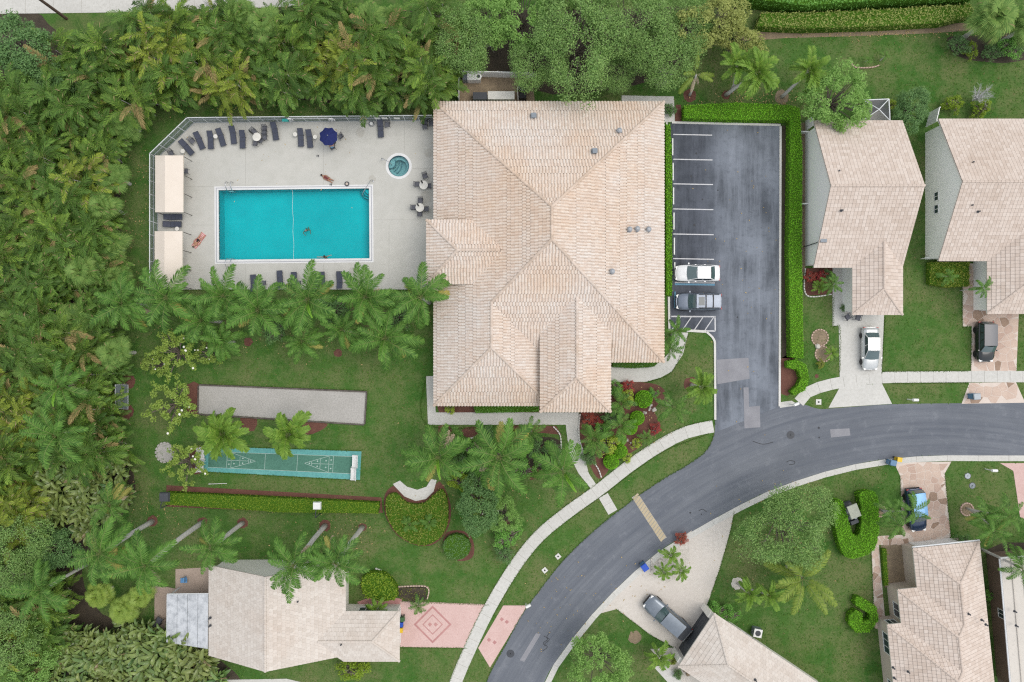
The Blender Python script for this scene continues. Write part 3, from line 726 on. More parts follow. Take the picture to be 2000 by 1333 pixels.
def vent(px, py, z, kind, label, group='roof vents'):
    p = W(px, py, z); mb = MB()
    if kind == 'hood':
        root = empty('roof_vent', p); mb.box((0, 0, .05), (.62, .62, .06)); mb.build('flashing', M['vent'], root)
        mb = MB(); mb.box((0, 0, .25), (.42, .46, .34), 0, 0, .86); mb.box((0, 0, .43), (.46, .5, .05)); mb.build('hood', M['vent'], root)
    elif kind == 'round':
        root = empty('roof_vent', p); mb.lathe([(.3, 0), (.3, .05), (.16, .08), (.16, .3)], n=14); mb.build('base', M['vent'], root)
        mb = MB(); mb.lathe([(.2, .3), (.27, .36), (.24, .46), (.1, .52)], n=14); mb.build('cap', M['grey'], root)
    else:
        root = empty('vent_pipe', p); mb.lathe([(.14, 0), (.14, .03), (.06, .05), (.06, .32)], n=10); mb.build('pipe', M['dkgrey'], root)
        mb = MB(); mb.lathe([(.08, .28), (.08, .34), (.05, .36)], n=10); mb.build('collar', M['dkgrey'], root)
    tag(root, label, 'roof vent', group); return root

# ---- clubhouse
SL = .456
XW, XE, YN, YS, ZE = -8.12, 15.77, 24.83, -2.20, 3.2
XR, YA, YB = 3.82, 12.88, 9.75; ZR = ZE + SL*11.945
ZB = ZE + SL*6.08
club = empty('clubhouse', (4, 9, 0)); tag(club, 'large clubhouse with sprawling hipped barrel tile roof between pool and car park', 'clubhouse')
e = ZE
A_W = [(XW, YN, e), (XR, YA, ZR), (XR, YB, ZR), (-2.04, 3.88, ZB), (-2.04, -.64, ZB), (XW, -6.72, e)]
A_N = [(XW, YN, e), (XE, YN, e), (XR, YA, ZR)]
A_E = [(XE, YN, e), (XE, YS, e), (XR, YB, ZR), (XR, YA, ZR)]
A_S = [(XE, YS, e), (4.04, YS, e), (-2.04, 3.88, ZB), (XR, YB, ZR)]
B_E = [(-2.04, 3.88, ZB), (4.04, YS, e), (4.04, -6.72, e), (-2.04, -.64, ZB)]
B_S = [(XW, -6.72, e), (-2.04, -.64, ZB), (4.04, -6.72, e)]
cz, cx0, cx1, cy = 4.6, 2.86, 10.04, -7.21; cm = (cx0+cx1)/2; ch = (cx1-cx0)/2; cr = cz+SL*ch
C_W = [(cx0, cy, cz), (cm, cy+ch, cr), (cm, 4.9, cr), (cx0, 1.2, cz)]
C_E = [(cx1, cy, cz), (cx1, 1.2, cz), (cm, 4.9, cr), (cm, cy+ch, cr)]
C_S = [(cx0, cy, cz), (cx1, cy, cz), (cm, cy+ch, cr)]
dz, dx, dy0, dy1 = 5.05, -8.64, 5.77, 12.23; dm = 9.0; dh = 3.23; dr = dz+SL*dh
D_W = [(dx, dy1, dz), (dx, dy0, dz), (dx+dh, dm, dr)]
D_N = [(dx, dy1, dz), (dx+dh, dm, dr), (-.6, dm, dr), (-3.9, dy1, dz)]
D_S = [(dx, dy0, dz), (-3.9, dy0, dz), (-.6, dm, dr), (dx+dh, dm, dr)]
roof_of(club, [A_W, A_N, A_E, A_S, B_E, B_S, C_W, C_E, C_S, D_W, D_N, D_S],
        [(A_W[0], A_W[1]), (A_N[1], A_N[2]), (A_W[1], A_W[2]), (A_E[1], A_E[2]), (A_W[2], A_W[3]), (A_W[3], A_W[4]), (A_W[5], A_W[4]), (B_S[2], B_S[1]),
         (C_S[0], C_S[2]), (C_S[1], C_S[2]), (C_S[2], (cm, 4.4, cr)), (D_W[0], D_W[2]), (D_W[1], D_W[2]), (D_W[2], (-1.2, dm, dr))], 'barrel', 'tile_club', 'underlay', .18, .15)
ov = .7
wall_of(club, [(XW+ov, YN-ov), (XE-ov, YN-ov), (XE-ov, YS+ov), (9.3, YS+ov), (9.3, -4.6), (3.6, -4.6), (3.6, -6.72+ov), (XW+ov, -6.72+ov)], e-.1, 'stucco_white')
for nm, x0, x1, y0, y1, z0, z1 in (('dormer_wall', cx0+.35, cx1-.35, -5.0, 1.0, e, cz-.12), ('dormer_wall', dx+.35, -4.4, dy0+.35, dy1-.35, 0, dz-.12)):
    mb = MB(); mb.box(((x0+x1)/2, (y0+y1)/2, (z0+z1)/2), (x1-x0, y1-y0, z1-z0)); mb.build(nm, M['stucco_white'], club, world=True)
for x, y in ((cx0+.5, cy+.5), (cx1-.5, cy+.5)):
    mb = MB(); mb.box((x, y, cz/2-.06), (.5, .5, cz-.2)); mb.box((x, y, .2), (.66, .66, .4)); mb.box((x, y, cz-.4), (.64, .64, .2)); mb.build('column', M['stucco_white'], club, world=True)
for y in (1.5, 4.5, 16, 20): window(club, (XW+ov, y, 1.6), (-1, 0), 1.5, 1.3)
for y in (2, 7, 12, 17, 21): window(club, (XE-ov, y, 1.6), (1, 0), 1.5, 1.3)
for x in (-5.8, -2.2): window(club, (x, -6.72+ov, 1.6), (0, -1), 1.5, 1.3)
for x in (11, 13.4): window(club, (x, YS+ov, 1.6), (0, -1), 1.3, 1.3)
for x in (-5, 0, 6, 11): window(club, (x, YN-ov, 1.7), (0, 1), 1.4, 1.1)
door(club, (6.4, -4.6), (0, -1), 1.9, 2.3, 'wood_pole', 3); door(club, (dx+.35, 9), (-1, 0), 1.9, 2.2, 'white', 3)
def zA(x, y): return e+SL*min(x-XW, XE-x, YN-y, y-YS)
def club_vent(px, py, kind, lab):
    z = 5.0
    for _ in range(6): q = W(px, py, z); z = zA(q.x, q.y)+.05
    vent(px, py, z, kind, lab, 'vents on the clubhouse roof')
club_vent(1042, 228, 'hood', 'grey roof vent near the north eave of the clubhouse')
club_vent(1209, 257, 'round', 'round roof vent close to the north east hip of the clubhouse')
club_vent(1161, 297, 'hood', 'square grey roof vent inside the north east hip of the clubhouse')
club_vent(1229, 449, 'round', 'leftmost of three round vents in a row on the east clubhouse slope')
club_vent(1244, 448, 'round', 'middle of three round vents in a row on the east clubhouse slope')
club_vent(1266, 449, 'round', 'rightmost of three round vents in a row on the east clubhouse slope')
club_vent(1195, 531, 'round', 'single round vent on the lower east slope of the clubhouse')

# ---- gabled house beside the car park
h1 = empty('gabled_house', (36, 13, 0)); tag(h1, 'pink tiled gabled house with grey side wall next to the car park hedge', 'house')
xa, xb, y0, y1, ym, ze, zr = 31.35, 40.6, 7.65, 22.9, 15.3, 3.0, 6.85
wx0, wx1, wm, wy = 35.4, 40.6, 38.0, 2.74; wzr = ze+.5*2.6
P1 = [[(xa, y1, ze), (xb, y1, ze), (xb, ym, zr), (xa, ym, zr)], [(xa, ym, zr), (xb, ym, zr), (xb, y0, ze), (xa, y0, ze)],
      [(wx0, wy, ze), (wm, wy+2.6, wzr), (wm, 10.6, wzr), (wx0, 7.9, ze)], [(wx1, wy, ze), (wx1, 7.9, ze), (wm, 10.6, wzr), (wm, wy+2.6, wzr)], [(wx0, wy, ze), (wx1, wy, ze), (wm, wy+2.6, wzr)]]
roof_of(h1, P1, [((xa, ym, zr), (xb, ym, zr)), ((wm, wy+2.6, wzr), (wm, 10.2, wzr)), ((wx0, wy, ze), (wm, wy+2.6, wzr)), ((wx1, wy, ze), (wm, wy+2.6, wzr))], 'flat', 'tile_pink', 'underlay2')
wall_of(h1, [(31.75, y0+.5), (wx0+.4, y0+.5), (wx0+.4, wy+.5), (wx1-.4, wy+.5), (wx1-.4, y0+.5), (xb-.35, y0+.5), (xb-.35, y1-.5), (31.75, y1-.5)], ze-.12, 'stucco_grey')
gable_wall(h1, (31.75, y1-.5), (31.75, y0+.5), ze-.12, (31.75, ym, zr-.35), 'stucco_grey', -.2)
gable_wall(h1, (xb-.35, y1-.5), (xb-.35, y0+.5), ze-.12, (xb-.35, ym, zr-.35), 'stucco_grey', .2)
door(h1, (38, wy+.5), (0, -1), 4.2, 2.2, 'white', 4, 'garage_door')
window(h1, (33.5, y0+.5, 1.6), (0, -1), 1.6, 1.2)
for px, py, z in ((1637, 335, 0), (1643, 412, 0)): vent(px, py, 5.9, 'pipe', 'thin vent pipe on the %s slope of the gabled house by the car park' % ('north' if py < 362 else 'south'), 'vent pipes on the gabled house')

# ---- gabled house at the right edge
h2 = empty('gabled_house', (52, 13, 0)); tag(h2, 'pink tiled gabled house cut off by the right edge of the photo', 'house')
xa, xb, y0, y1, ym, zr = 44.32, 62.0, 8.33, 23.07, 15.7, 6.8
wx0, wx1, wm, wy = 49.4, 56.6, 53.0, 2.85; wzr = ze+.516*3.6
P2 = [[(xa, y1, ze), (xb, y1, ze), (xb, ym, zr), (xa, ym, zr)], [(xa, ym, zr), (xb, ym, zr), (xb, y0, ze), (xa, y0, ze)],
      [(wx0, wy, ze), (wm, wy+3.6, wzr), (wm, 12.4, wzr), (wx0, 8.6, ze)], [(wx1, wy, ze), (wx1, 8.6, ze), (wm, 12.4, wzr), (wm, wy+3.6, wzr)], [(wx0, wy, ze), (wx1, wy, ze), (wm, wy+3.6, wzr)]]
roof_of(h2, P2, [((xa, ym, zr), (xb, ym, zr)), ((wm, wy+3.6, wzr), (wm, 12, wzr)), ((wx0, wy, ze), (wm, wy+3.6, wzr))], 'flat', 'tile_pink', 'underlay2')
wall_of(h2, [(44.79, y0+.5), (wx0+.6, y0+.5), (wx0+.6, wy+.5), (wx1-.4, wy+.5), (wx1-.4, y0+.5), (xb-.4, y0+.5), (xb-.4, y1-.5), (44.79, y1-.5)], ze-.12, 'stucco_grey')
gable_wall(h2, (44.79, y1-.5), (44.79, y0+.5), ze-.12, (44.79, ym, zr-.35), 'stucco_grey', -.2)
for py in (384, 409): q = W(1831, py, 2.0); window(h2, (44.79, q.y, 2.0), (-1, 0), .9, .7, 2)
door(h2, (53, wy+.5), (0, -1), 4.8, 2.2, 'white', 4, 'garage_door')
for px, py, z in ((1898, 318, 5.6), (1896, 402, 5.6), (1880, 329, 5.4), (1910, 414, 5.5)): vent(px, py, z, 'pipe', {318: 'larger vent pipe on the north slope of the right edge house', 402: 'larger vent pipe on the south slope of the right edge house', 329: 'small vent pipe near the gable on the north slope of the right edge house', 414: 'small vent pipe on the south slope of the right edge house'}[py], 'vent pipes on the right edge house')

# ---- stepped hip house bottom right
O3 = W(1912, 1058, 3.0); O3.z = 0; r3 = R(6); ee = Vector((math.cos(r3), math.sin(r3), 0)); sn = Vector((math.sin(r3), -math.cos(r3), 0))
def L3(x, y, z=0): return O3 + ee*x - sn*y + Vector((0, 0, z))
h3 = empty('stepped_house', L3(-5, -10)); tag(h3, 'pale tiled house with three stepped hips at the lower right', 'house')
def z3(d): return 3.0+.5*d
N_, p_ = None, None
P3 = [[(0, 0, 0), (-6.92, 0, 0), (-3.46, -3.46, 3.46)],
      [(0, 0, 0), (-3.46, -3.46, 3.46), (-3.46, -7.56, 3.46), (-4.475, -8.575, 4.475), (-4.475, -12.075, 4.475), (-5.2, -12.8, 5.2), (-5.2, -16.8, 5.2), (0, -22, 0)],
      [(-6.92, 0, 0), (-6.92, -4.1, 0), (-3.46, -7.56, 3.46), (-3.46, -3.46, 3.46)],
      [(-6.92, -4.1, 0), (-8.95, -4.1, 0), (-4.475, -8.575, 4.475), (-3.46, -7.56, 3.46)],
      [(-8.95, -4.1, 0), (-8.95, -7.6, 0), (-4.475, -12.075, 4.475), (-4.475, -8.575, 4.475)],
      [(-8.95, -7.6, 0), (-10.4, -7.6, 0), (-5.2, -12.8, 5.2), (-4.475, -12.075, 4.475)],
      [(-10.4, -7.6, 0), (-10.4, -22, 0), (-5.2, -16.8, 5.2), (-5.2, -12.8, 5.2)],
      [(0, -22, 0), (-5.2, -16.8, 5.2), (-10.4, -22, 0)]]
P3 = [[L3(x, y, z3(d)) for x, y, d in p] for p in P3]
c3 = [((0, 0, 0), (-3.46, -3.46, 3.46)), ((-6.92, 0, 0), (-3.46, -3.46, 3.46)), ((-3.46, -3.46, 3.46), (-3.46, -7.56, 3.46)), ((-3.46, -7.56, 3.46), (-4.475, -8.575, 4.475)),
      ((-8.95, -4.1, 0), (-4.475, -8.575, 4.475)), ((-4.475, -8.575, 4.475), (-4.475, -12.075, 4.475)), ((-4.475, -12.075, 4.475), (-5.2, -12.8, 5.2)), ((-10.4, -7.6, 0), (-5.2, -12.8, 5.2)), ((-5.2, -12.8, 5.2), (-5.2, -16.8, 5.2))]
roof_of(h3, P3, [(L3(a[0], a[1], z3(a[2])), L3(b[0], b[1], z3(b[2]))) for a, b in c3], 'flat', 'tile_pink', 'underlay2')
wall_of(h3, [L3(*q) for q in [(-.45, -.45), (-6.45, -.45), (-6.45, -4.55), (-8.5, -4.55), (-8.5, -8.05), (-9.95, -8.05), (-9.95, -21.5), (-.45, -21.5)]], 2.88, 'stucco_tan')
nw = -ee; nn_ = -sn
def wz(x, y, z): return L3(x, y, z)
for x, y, nrm, w, h in ((-9.95, -10.2, nw, 2.2, 1.3), (-9.2, -8.05, nn_, 1.0, 1.3), (-8.5, -6.8, nw, 1.5, 1.3), (-9.95, -15, nw, 1.6, 1.2)):
    window(h3, wz(x, y, 1.7), (nrm.x, nrm.y), w, h, 3 if w > 2 else 2)
g_ = wz(-3.4, -.45, 0); door(h3, (g_.x, g_.y), (nn_.x, nn_.y), 4.6, 2.2, 'white', 4, 'garage_door')
mb = MB()
for a_, b_ in (((-6.95, .12), (.1, .12)),): mb.tube([L3(*a_, 2.95), L3(*b_, 2.95)], .08, 6)
mb.build('gutter_pipe', M['alu'], h3, world=True)
for i, (px, py) in enumerate(((1891, 1199), (1917, 1211), (1925, 1220), (1744, 1304), (1773, 1312), (1746, 1324))):
    vent(px, py, 4.5 if px > 1800 else 3.9, 'pipe', ('%s vent pipe from the ridge on the east slope of the stepped house' if px > 1800 else '%s vent pipe from the top among those on the west slope of the stepped house') % ordn[i % 3], 'vent pipes on the stepped house')

# ---- rotated house bottom centre
O4 = W(1325, 1302, 3.0); O4.z = 0; T4 = W(1395, 1198, 3.0); T4.z = 0; w4 = (T4-O4).length; f4 = (T4-O4)/w4; b4 = Vector((f4.y, -f4.x, 0))
def L4(a, d, z=0): return O4+f4*a+b4*d+Vector((0, 0, z))
h4 = empty('corner_house', L4(3, 6)); tag(h4, 'pale tiled house turned diagonally with garage facing the cream driveway', 'house')
hw = w4/2; z4 = 3+.5*hw
P4 = [[L4(0, 0, 3), L4(w4, 0, 3), L4(hw, hw, z4)], [L4(0, 0, 3), L4(hw, hw, z4), L4(hw, 15, z4), L4(0, 15, 3)], [L4(w4, 0, 3), L4(w4, 15, 3), L4(hw, 15, z4), L4(hw, hw, z4)]]
roof_of(h4, P4, [(L4(0, 0, 3), L4(hw, hw, z4)), (L4(w4, 0, 3), L4(hw, hw, z4)), (L4(hw, hw, z4), L4(hw, 15, z4))], 'flatbond', 'tile_pale', 'underlay2')
wall_of(h4, [L4(.3, .35), L4(w4-.3, .35), L4(w4-.3, 14.7), L4(.3, 14.7)], 2.88, 'stucco_white')
q = L4(hw, .35); door(h4, (q.x, q.y), (-b4.x, -b4.y), 4.8, 2.3, 'dkgrey', 4, 'garage_door')
q = L4(w4-.3, 5); window(h4, (q.x, q.y, 1.6), (f4.x, f4.y), 1.6, 1.2)
mb = MB(); mb.box(L4(w4-.5, .1, 1.3), (.6, .6, 2.6), math.atan2(f4.y, f4.x)); mb.build('pier', M['stucco_white'], h4, world=True)
mb = MB(); mb.box(L4(.5, .1, 1.3), (.6, .6, 2.6), math.atan2(f4.y, f4.x)); mb.build('pier', M['stucco_white'], h4, world=True)
vent(1475, 1328, 4.6, 'pipe', 'thin vent pipe on the diagonal house roof', 'vent pipes on the diagonal house')

# ---- house bottom left
h5 = empty('cream_house', (-22, -29, 0)); tag(h5, 'cream tiled gabled house with hipped wing beside the pink driveway', 'house')
sl5 = 3.5/7.1; wr5 = 4.3
P5 = [[(-31.5, -23.3, 3), (-24.4, -23.3, 6.5), (-24.4, -32.7, 6.5), (-31.5, -32.7, 3)], [(-24.4, -23.3, 6.5), (-17.3, -23.3, 3), (-17.3, -32.7, 3), (-24.4, -32.7, 6.5)],
      [(-11.7, -28.1, 3), (-17.5, -28.1, 3), (-20.2, -30.7, wr5), (-14.3, -30.7, wr5)], [(-11.7, -33.3, 3), (-14.3, -30.7, wr5), (-20.2, -30.7, wr5), (-17.5, -33.3, 3)], [(-11.7, -28.1, 3), (-14.3, -30.7, wr5), (-11.7, -33.3, 3)]]
roof_of(h5, P5, [((-24.4, -23.3, 6.5), (-24.4, -32.7, 6.5)), ((-19.8, -30.7, wr5), (-14.3, -30.7, wr5)), ((-11.7, -28.1, 3), (-14.3, -30.7, wr5)), ((-11.7, -33.3, 3), (-14.3, -30.7, wr5))], 'flatbond', 'tile_pale', 'underlay2')
wall_of(h5, [(-31.1, -23.7), (-17.7, -23.7), (-17.7, -28.5), (-12.1, -28.5), (-12.1, -32.9), (-17.7, -32.9), (-17.7, -32.3), (-31.1, -32.3)], 2.88, 'stucco_white')
gable_wall(h5, (-31.1, -23.7), (-17.7, -23.7), 2.88, (-24.4, -23.7, 6.2), 'stucco_white', .2); gable_wall(h5, (-31.1, -32.3), (-17.7, -32.3), 2.88, (-24.4, -32.3, 6.2), 'stucco_white', -.2)
door(h5, (-12.1, -30.7), (1, 0), 3.8, 2.2, 'white', 4, 'garage_door'); window(h5, (-15.5, -28.5, 1.6), (0, 1), 1.4, 1.2); window(h5, (-22, -23.7, 1.7), (0, 1), 1.6, 1.2)
for k, (px, py, z) in enumerate(((583, 1174, 4.9), (667, 1258, 4.0), (411, 1207, 3.2), (411, 1222, 3.2))):
    vent(px, py, z+.15, 'pipe', ('vent pipe on the pale east slope of the cream house', 'vent pipe on the wing ridge of the cream house', 'upper of two vent pipes at the west eave of the cream house', 'lower of two vent pipes at the west eave of the cream house')[k], 'vent pipes on the cream house')
# metal patio roof and patio
pr = empty('patio_roof', W(365, 1212)); tag(pr, 'streaked grey metal patio roof attached to the cream house', 'patio roof')
pm = surf('weathered_metal_sheet', [(.56, .58, .60), (.66, .68, .70), (.30, .32, .34)], (.8, 1.6), rough=.5, metal=.2)
A5 = [W(326, 1162, 2.7), W(407, 1161, 2.9), W(406, 1268, 2.9), W(370, 1264, 2.8), W(325, 1252, 2.7)]
A5 = [W(326, 1162, 2.6), W(407, 1161, 2.95), W(406, 1268, 2.95), W(325, 1255, 2.6)]
for k in range(4):
    t0, t1 = k/4+.004, (k+1)/4-.004; q = [A5[0].lerp(A5[1], t0), A5[0].lerp(A5[1], t1), A5[3].lerp(A5[2], t1), A5[3].lerp(A5[2], t0)]
    mb = MB(); mb.add(q+[p-Vector((0, 0, .08)) for p in q], [(3, 2, 1, 0), (4, 5, 6, 7), (0, 1, 5, 4), (1, 2, 6, 5), (2, 3, 7, 6), (3, 0, 4, 7)]); mb.build('panel', pm, pr, world=True)
for p in (A5[0], A5[3]):
    mb = MB(); mb.box((p.x+.15, p.y+(-.15 if p is A5[0] else .15), 1.25), (.1, .1, 2.5)); mb.build('post', M['alu'], pr, world=True)
mb = MB(); mb.tube([A5[0]+Vector((0, 0, -.1)), A5[3]+Vector((0, 0, -.1))], .07, 6); mb.tube([A5[0]+Vector((.0, .02, -.1)), A5[1]+Vector((0, .02, -.1))], .07, 6); mb.build('gutter', M['alu'], pr, world=True)
struct(flat('patio', [(343, 1112), (412, 1108), (412, 1170), (412, 1275), (302, 1275), (302, 1142), (343, 1150)], .03, M['paver'], .08))

# ---- white panel roofed house right edge bottom
h6 = empty('panel_roof_house', W(1985, 1250)); tag(h6, 'brown walled house with white ribbed panel roof at the lower right edge', 'house')
A6, B6 = W(1954, 1092, 3.2), W(1977, 1360, 3.2); d6 = (B6-A6).normalized(); e6 = Vector((-d6.y, d6.x, 0)); L6 = (B6-A6).length
if e6.x < 0: e6 = -e6
wall_of(h6, [A6+e6*.7+d6*.4-Vector((0, 0, 3.2)), A6+e6*9.5+d6*.4-Vector((0, 0, 3.2)), B6+e6*9.5-d6*.4-Vector((0, 0, 3.2)), B6+e6*.7-d6*.4-Vector((0, 0, 3.2))], 3.1, 'stucco_brown')
for k in range(9):
    u0, u1 = k*1.05+.02, (k+1)*1.05-.02; zz = lambda u: Vector((0, 0, .12*u))
    q = [A6+e6*u0+zz(u0), A6+e6*u1+zz(u1), B6+e6*u1+zz(u1), B6+e6*u0+zz(u0)]
    mb = MB(); mb.add(q+[p-Vector((0, 0, .12)) for p in q], [(0, 1, 2, 3), (7, 6, 5, 4), (0, 4, 5, 1), (1, 5, 6, 2), (2, 6, 7, 3), (3, 7, 4, 0)])
    s_ = u1; rb = [A6+e6*(s_-.04)+zz(s_)+Vector((0, 0, .06)), B6+e6*(s_-.04)+zz(s_)+Vector((0, 0, .06))]; mb.tube(rb, .05, 5)
    mb.build('roof_panel', M['tile_white'], h6, world=True)
mb = MB(); mb.box(A6+e6*5+Vector((0, 0, -.05))-d6*.08, (10, .12, .2), math.atan2(e6.y, e6.x)); mb.tube([A6-e6*.06+Vector((0, 0, -.06)), B6-e6*.06+Vector((0, 0, -.06))], .08, 6); mb.build('gutter', M['alu'], h6, world=True)
q = A6+e6*.7+d6*6.4; window(h6, (q.x, q.y, 1.8), (-e6.x, -e6.y), .9, 1.2)
for px, py in ((1981, 1194), (1984, 1222)): vent(px, py, 3.75, 'pipe', '%s of two vent pipes on the white panel roof' % ('upper' if py < 1200 else 'lower'), 'vent pipes on the panel roof')

# ------------------------------------------------------------------ pool, spa, deck
deck_pts = [(308, 308), (380, 240), (849, 235), (849, 470), (849, 566), (308, 566)]
cop_o = [(419, 365), (729, 361), (730, 513), (420, 516)]
spa_o = [(779+25.5*math.cos(a), 325+25.5*math.sin(a)) for a in [2*math.pi*k/32 for k in range(32)]]
struct(flat('pool_deck', deck_pts, .05, M['deck'], .1, holes=[cop_o, spa_o]))
struct(flat('pool_deck_apron', [(849, 400), (857, 400), (857, 566), (849, 566)], .046, M['deck'], .1))
M['deck_line'] = surf('deck_joint_line', [(.40, .395, .36), (.44, .43, .39)], (1, 6)); M['deck_stain'] = surf('deck_stain', [(.455, .445, .40), (.485, .475, .43), (.42, .40, .35)], (.9, 3))
for a_, b_ in (((632, 241), (632, 361)), ((480, 241), (480, 364)), ((790, 238), (790, 298)), ((806, 330), (848, 330)), ((731, 430), (848, 430)), ((309, 365), (418, 365)), ((364, 440), (418, 440)), ((480, 518), (480, 565)), ((632, 516), (632, 565)), ((760, 440), (760, 565))):
    t_ = (Vector(b_)-Vector(a_)).normalized(); n_ = Vector((-t_.y, t_.x))*.35; struct(flat('deck_joint', [tuple(Vector(a_)+n_), tuple(Vector(b_)+n_), tuple(Vector(b_)-n_), tuple(Vector(a_)-n_)], .0535, M['deck_line']))
for x_, y_, r_ in ((704, 260, 9), (727, 350, 7), (838, 300, 9), (833, 385, 12), (842, 490, 10), (690, 530, 8)): disc('deck_stain', x_, y_, r_, 'deck_stain', .0520)
mb = MB(); mid = [(423.5, 368.8), (724.8, 365), (725.6, 509), (424.3, 512.2)]
pool = empty('swimming_pool', W(574, 439)); tag(pool, 'rectangular turquoise swimming pool in the pale deck', 'swimming pool')
def poolpart(nm, outer, inner, z0, z1, mat):
    m_ = MB(); m_.prism([W(*p) for p in outer], z0, z1, holes=[[W(*p) for p in inner]]); return m_.build(nm, M[mat], pool, world=True)
poolpart('coping', mid, POOL, -.25, .07, 'coping'); poolpart('coping_edge', cop_o, mid, -.05, .058, 'coping_line') if False else None
poolpart('coping_edge', [(422, 367.3), (726.2, 363.6), (727, 510.4), (422.8, 513.6)], mid, -.05, .062, 'coping_line')
poolpart('coping_border', cop_o, [(422, 367.3), (726.2, 363.6), (727, 510.4), (422.8, 513.6)], -.05, .066, 'coping')
P_ = [W(*p) for p in POOL]
m_ = MB(); zf = [-1.5, -1.1, -1.1, -1.5]
m_.add([Vector((p.x, p.y, z)) for p, z in zip(P_, zf)], [(3, 2, 1, 0)]); m_.build('floor', M['pool_floor'], pool, world=True)
m_ = MB()
for i in range(4):
    a, b = P_[i], P_[(i+1) % 4]; m_.add([Vector((a.x, a.y, zf[i])), Vector((b.x, b.y, zf[(i+1) % 4])), Vector((b.x, b.y, -.28)), Vector((a.x, a.y, -.28))], [(3, 2, 1, 0)])
m_.build('side_wall', M['pool_floor'], pool, world=True)
m_ = MB()
for i in range(4):
    a, b = P_[i], P_[(i+1) % 4]; m_.add([Vector((a.x, a.y, -.28)), Vector((b.x, b.y, -.28)), Vector((b.x, b.y, -.02)), Vector((a.x, a.y, -.02))], [(3, 2, 1, 0)])
m_.build('waterline_tiles', M['pool_tile'], pool, world=True)
m_ = MB(); m_.sheet([W(*p) for p in POOL], -.1); m_.build('water', M['water'], pool, world=True)
cn = W(721, 369.5)       # corner steps: quarter rounds
for k, rr_ in enumerate((1.05, .8, .55)):
    m_ = MB(); arc = [cn + Vector((math.cos(a), math.sin(a), 0))*rr_ for a in [math.pi+math.pi/2*j/10 for j in range(11)]]
    m_.prism([cn-Vector((.01, .01, 0))]+arc, -1.1, -.75+k*.22); m_.build('corner_step', M['pool_floor'], pool, world=True)
    m_ = MB(); m_.tube([p+Vector((0, 0, -.74+k*.22)) for p in arc], .035, 5); m_.build('step_edge', M['spa_step'], pool, world=True)
m_ = MB(); a, b = W(570.5, 372), W(573.5, 506)     # float rope
m_.tube([a.lerp(b, t/20)+Vector((math.sin(t*.9)*.04, 0, -.08)) for t in range(21)], .012, 5); rope = m_.build('float_rope', M['white']); tag(rope, 'thin white float rope stretched across the pool', 'rope')
for nm, px, py, s in (('pool_ladder', 451, 371, 1), ('pool_ladder', 451, 508.5, -1)):
    o = empty(nm, W(px, py)); tag(o, 'steel grab rail pool ladder on the %s edge of the pool' % ('north' if s > 0 else 'south'), 'pool ladder', 'pool ladders')
    for dx_ in (-.27, .27):
        m_ = MB(); m_.tube([(dx_, s*.75, .06), (dx_, s*.75, .6), (dx_, s*.6, .85), (dx_, s*.2, .8), (dx_, -s*.15, .4), (dx_, -s*.15, -.6)], .035, 6); m_.build('rail', M['steel'], o, True)
    for k in range(2):
        m_ = MB(); m_.box((0, -s*.15, -.25-.3*k), (.5, .1, .03)); m_.build('tread', M['steel'], o)
o = empty('handrail', W(716, 370)); tag(o, 'steel handrail reaching over the corner steps of the pool', 'handrail')
m_ = MB(); m_.tube([(.75, .85, .05), (.75, .85, .75), (.6, .7, .92), (-.2, -.4, .6), (-.4, -.65, .3), (-.4, -.65, -.7)], .032, 6); m_.build('rail', M['grey'], o)
m_ = MB(); m_.lathe([(.08, .05), (.08, .08), (.04, .09)], (.75, .85, 0), 10); m_.build('foot_plate', M['steel'], o)
# spa
spa = empty('spa_pool', SPA_C); tag(spa, 'small round blue grey spa with curved steps in the deck', 'spa')
def ringpart(nm, ro, ri, z0, z1, mat, c=(0, 0)):
    A = [(c[0]+ro*math.cos(2*math.pi*k/32), c[1]+ro*math.sin(2*math.pi*k/32)) for k in range(32)]; B = [(c[0]+ri*math.cos(2*math.pi*k/32), c[1]+ri*math.sin(2*math.pi*k/32)) for k in range(32)]
    m_ = MB(); m_.prism(A, z0, z1, holes=[B]); return m_.build(nm, M[mat], spa)
px_ = M_PX
ringpart('coping', 25.5*px_, SPA_R, -.25, .068, 'coping'); ringpart('bench', SPA_R, .80, -1.0, -.45, 'spa_floor', (.0, 0)); ringpart('waterline_tiles', SPA_R+.005, SPA_R-.03, -.4, .0, 'spa_step')
m_ = MB(); m_.lathe([(SPA_R, -1.0), (SPA_R, -.98)], n=32); m_.build('floor', M['spa_floor'], spa)
for k, (rr_, z_) in enumerate(((.62, -.22), (.98, -.5), (1.25, -.72))):
    c0 = Vector((-1.0, .42, 0)); arc = []
    for j in range(15):
        a = R(-95+125*j/14); p = c0+Vector((math.cos(a), math.sin(a), 0))*rr_
        if p.length < SPA_R-.04: arc.append(p)
    m_ = MB(); m_.tube([p+Vector((0, 0, z_)) for p in arc], .045, 5); m_.build('step_edge', M['spa_step'], spa)
m_ = MB(); arc = [Vector((-1.0, .42, 0))+Vector((math.cos(R(a)), math.sin(R(a)), 0))*.6 for a in range(-100, 41, 10)]
arc = [p for p in arc if p.length < SPA_R-.03]; edge = [Vector((math.cos(R(a)), math.sin(R(a)), 0))*(SPA_R-.02) for a in range(125, 191, 8)]
m_.prism(arc+edge, -1.0, -.24); m_.build('entry_step', M['spa_floor'], spa)
m_ = MB(); m_.lathe([(SPA_R, -.101), (SPA_R, -.1)], n=32); m_.build('water', M['spa_water'], spa)
o = empty('handrail', W(757, 318)); tag(o, 'steel handrail leading into the round spa', 'handrail')
m_ = MB(); m_.tube([(-.55, .3, .05), (-.55, .3, .7), (-.4, .22, .86), (.3, -.12, .6), (.42, -.2, .3), (.42, -.2, -.3)], .03, 6); m_.build('rail', M['grey'], o)
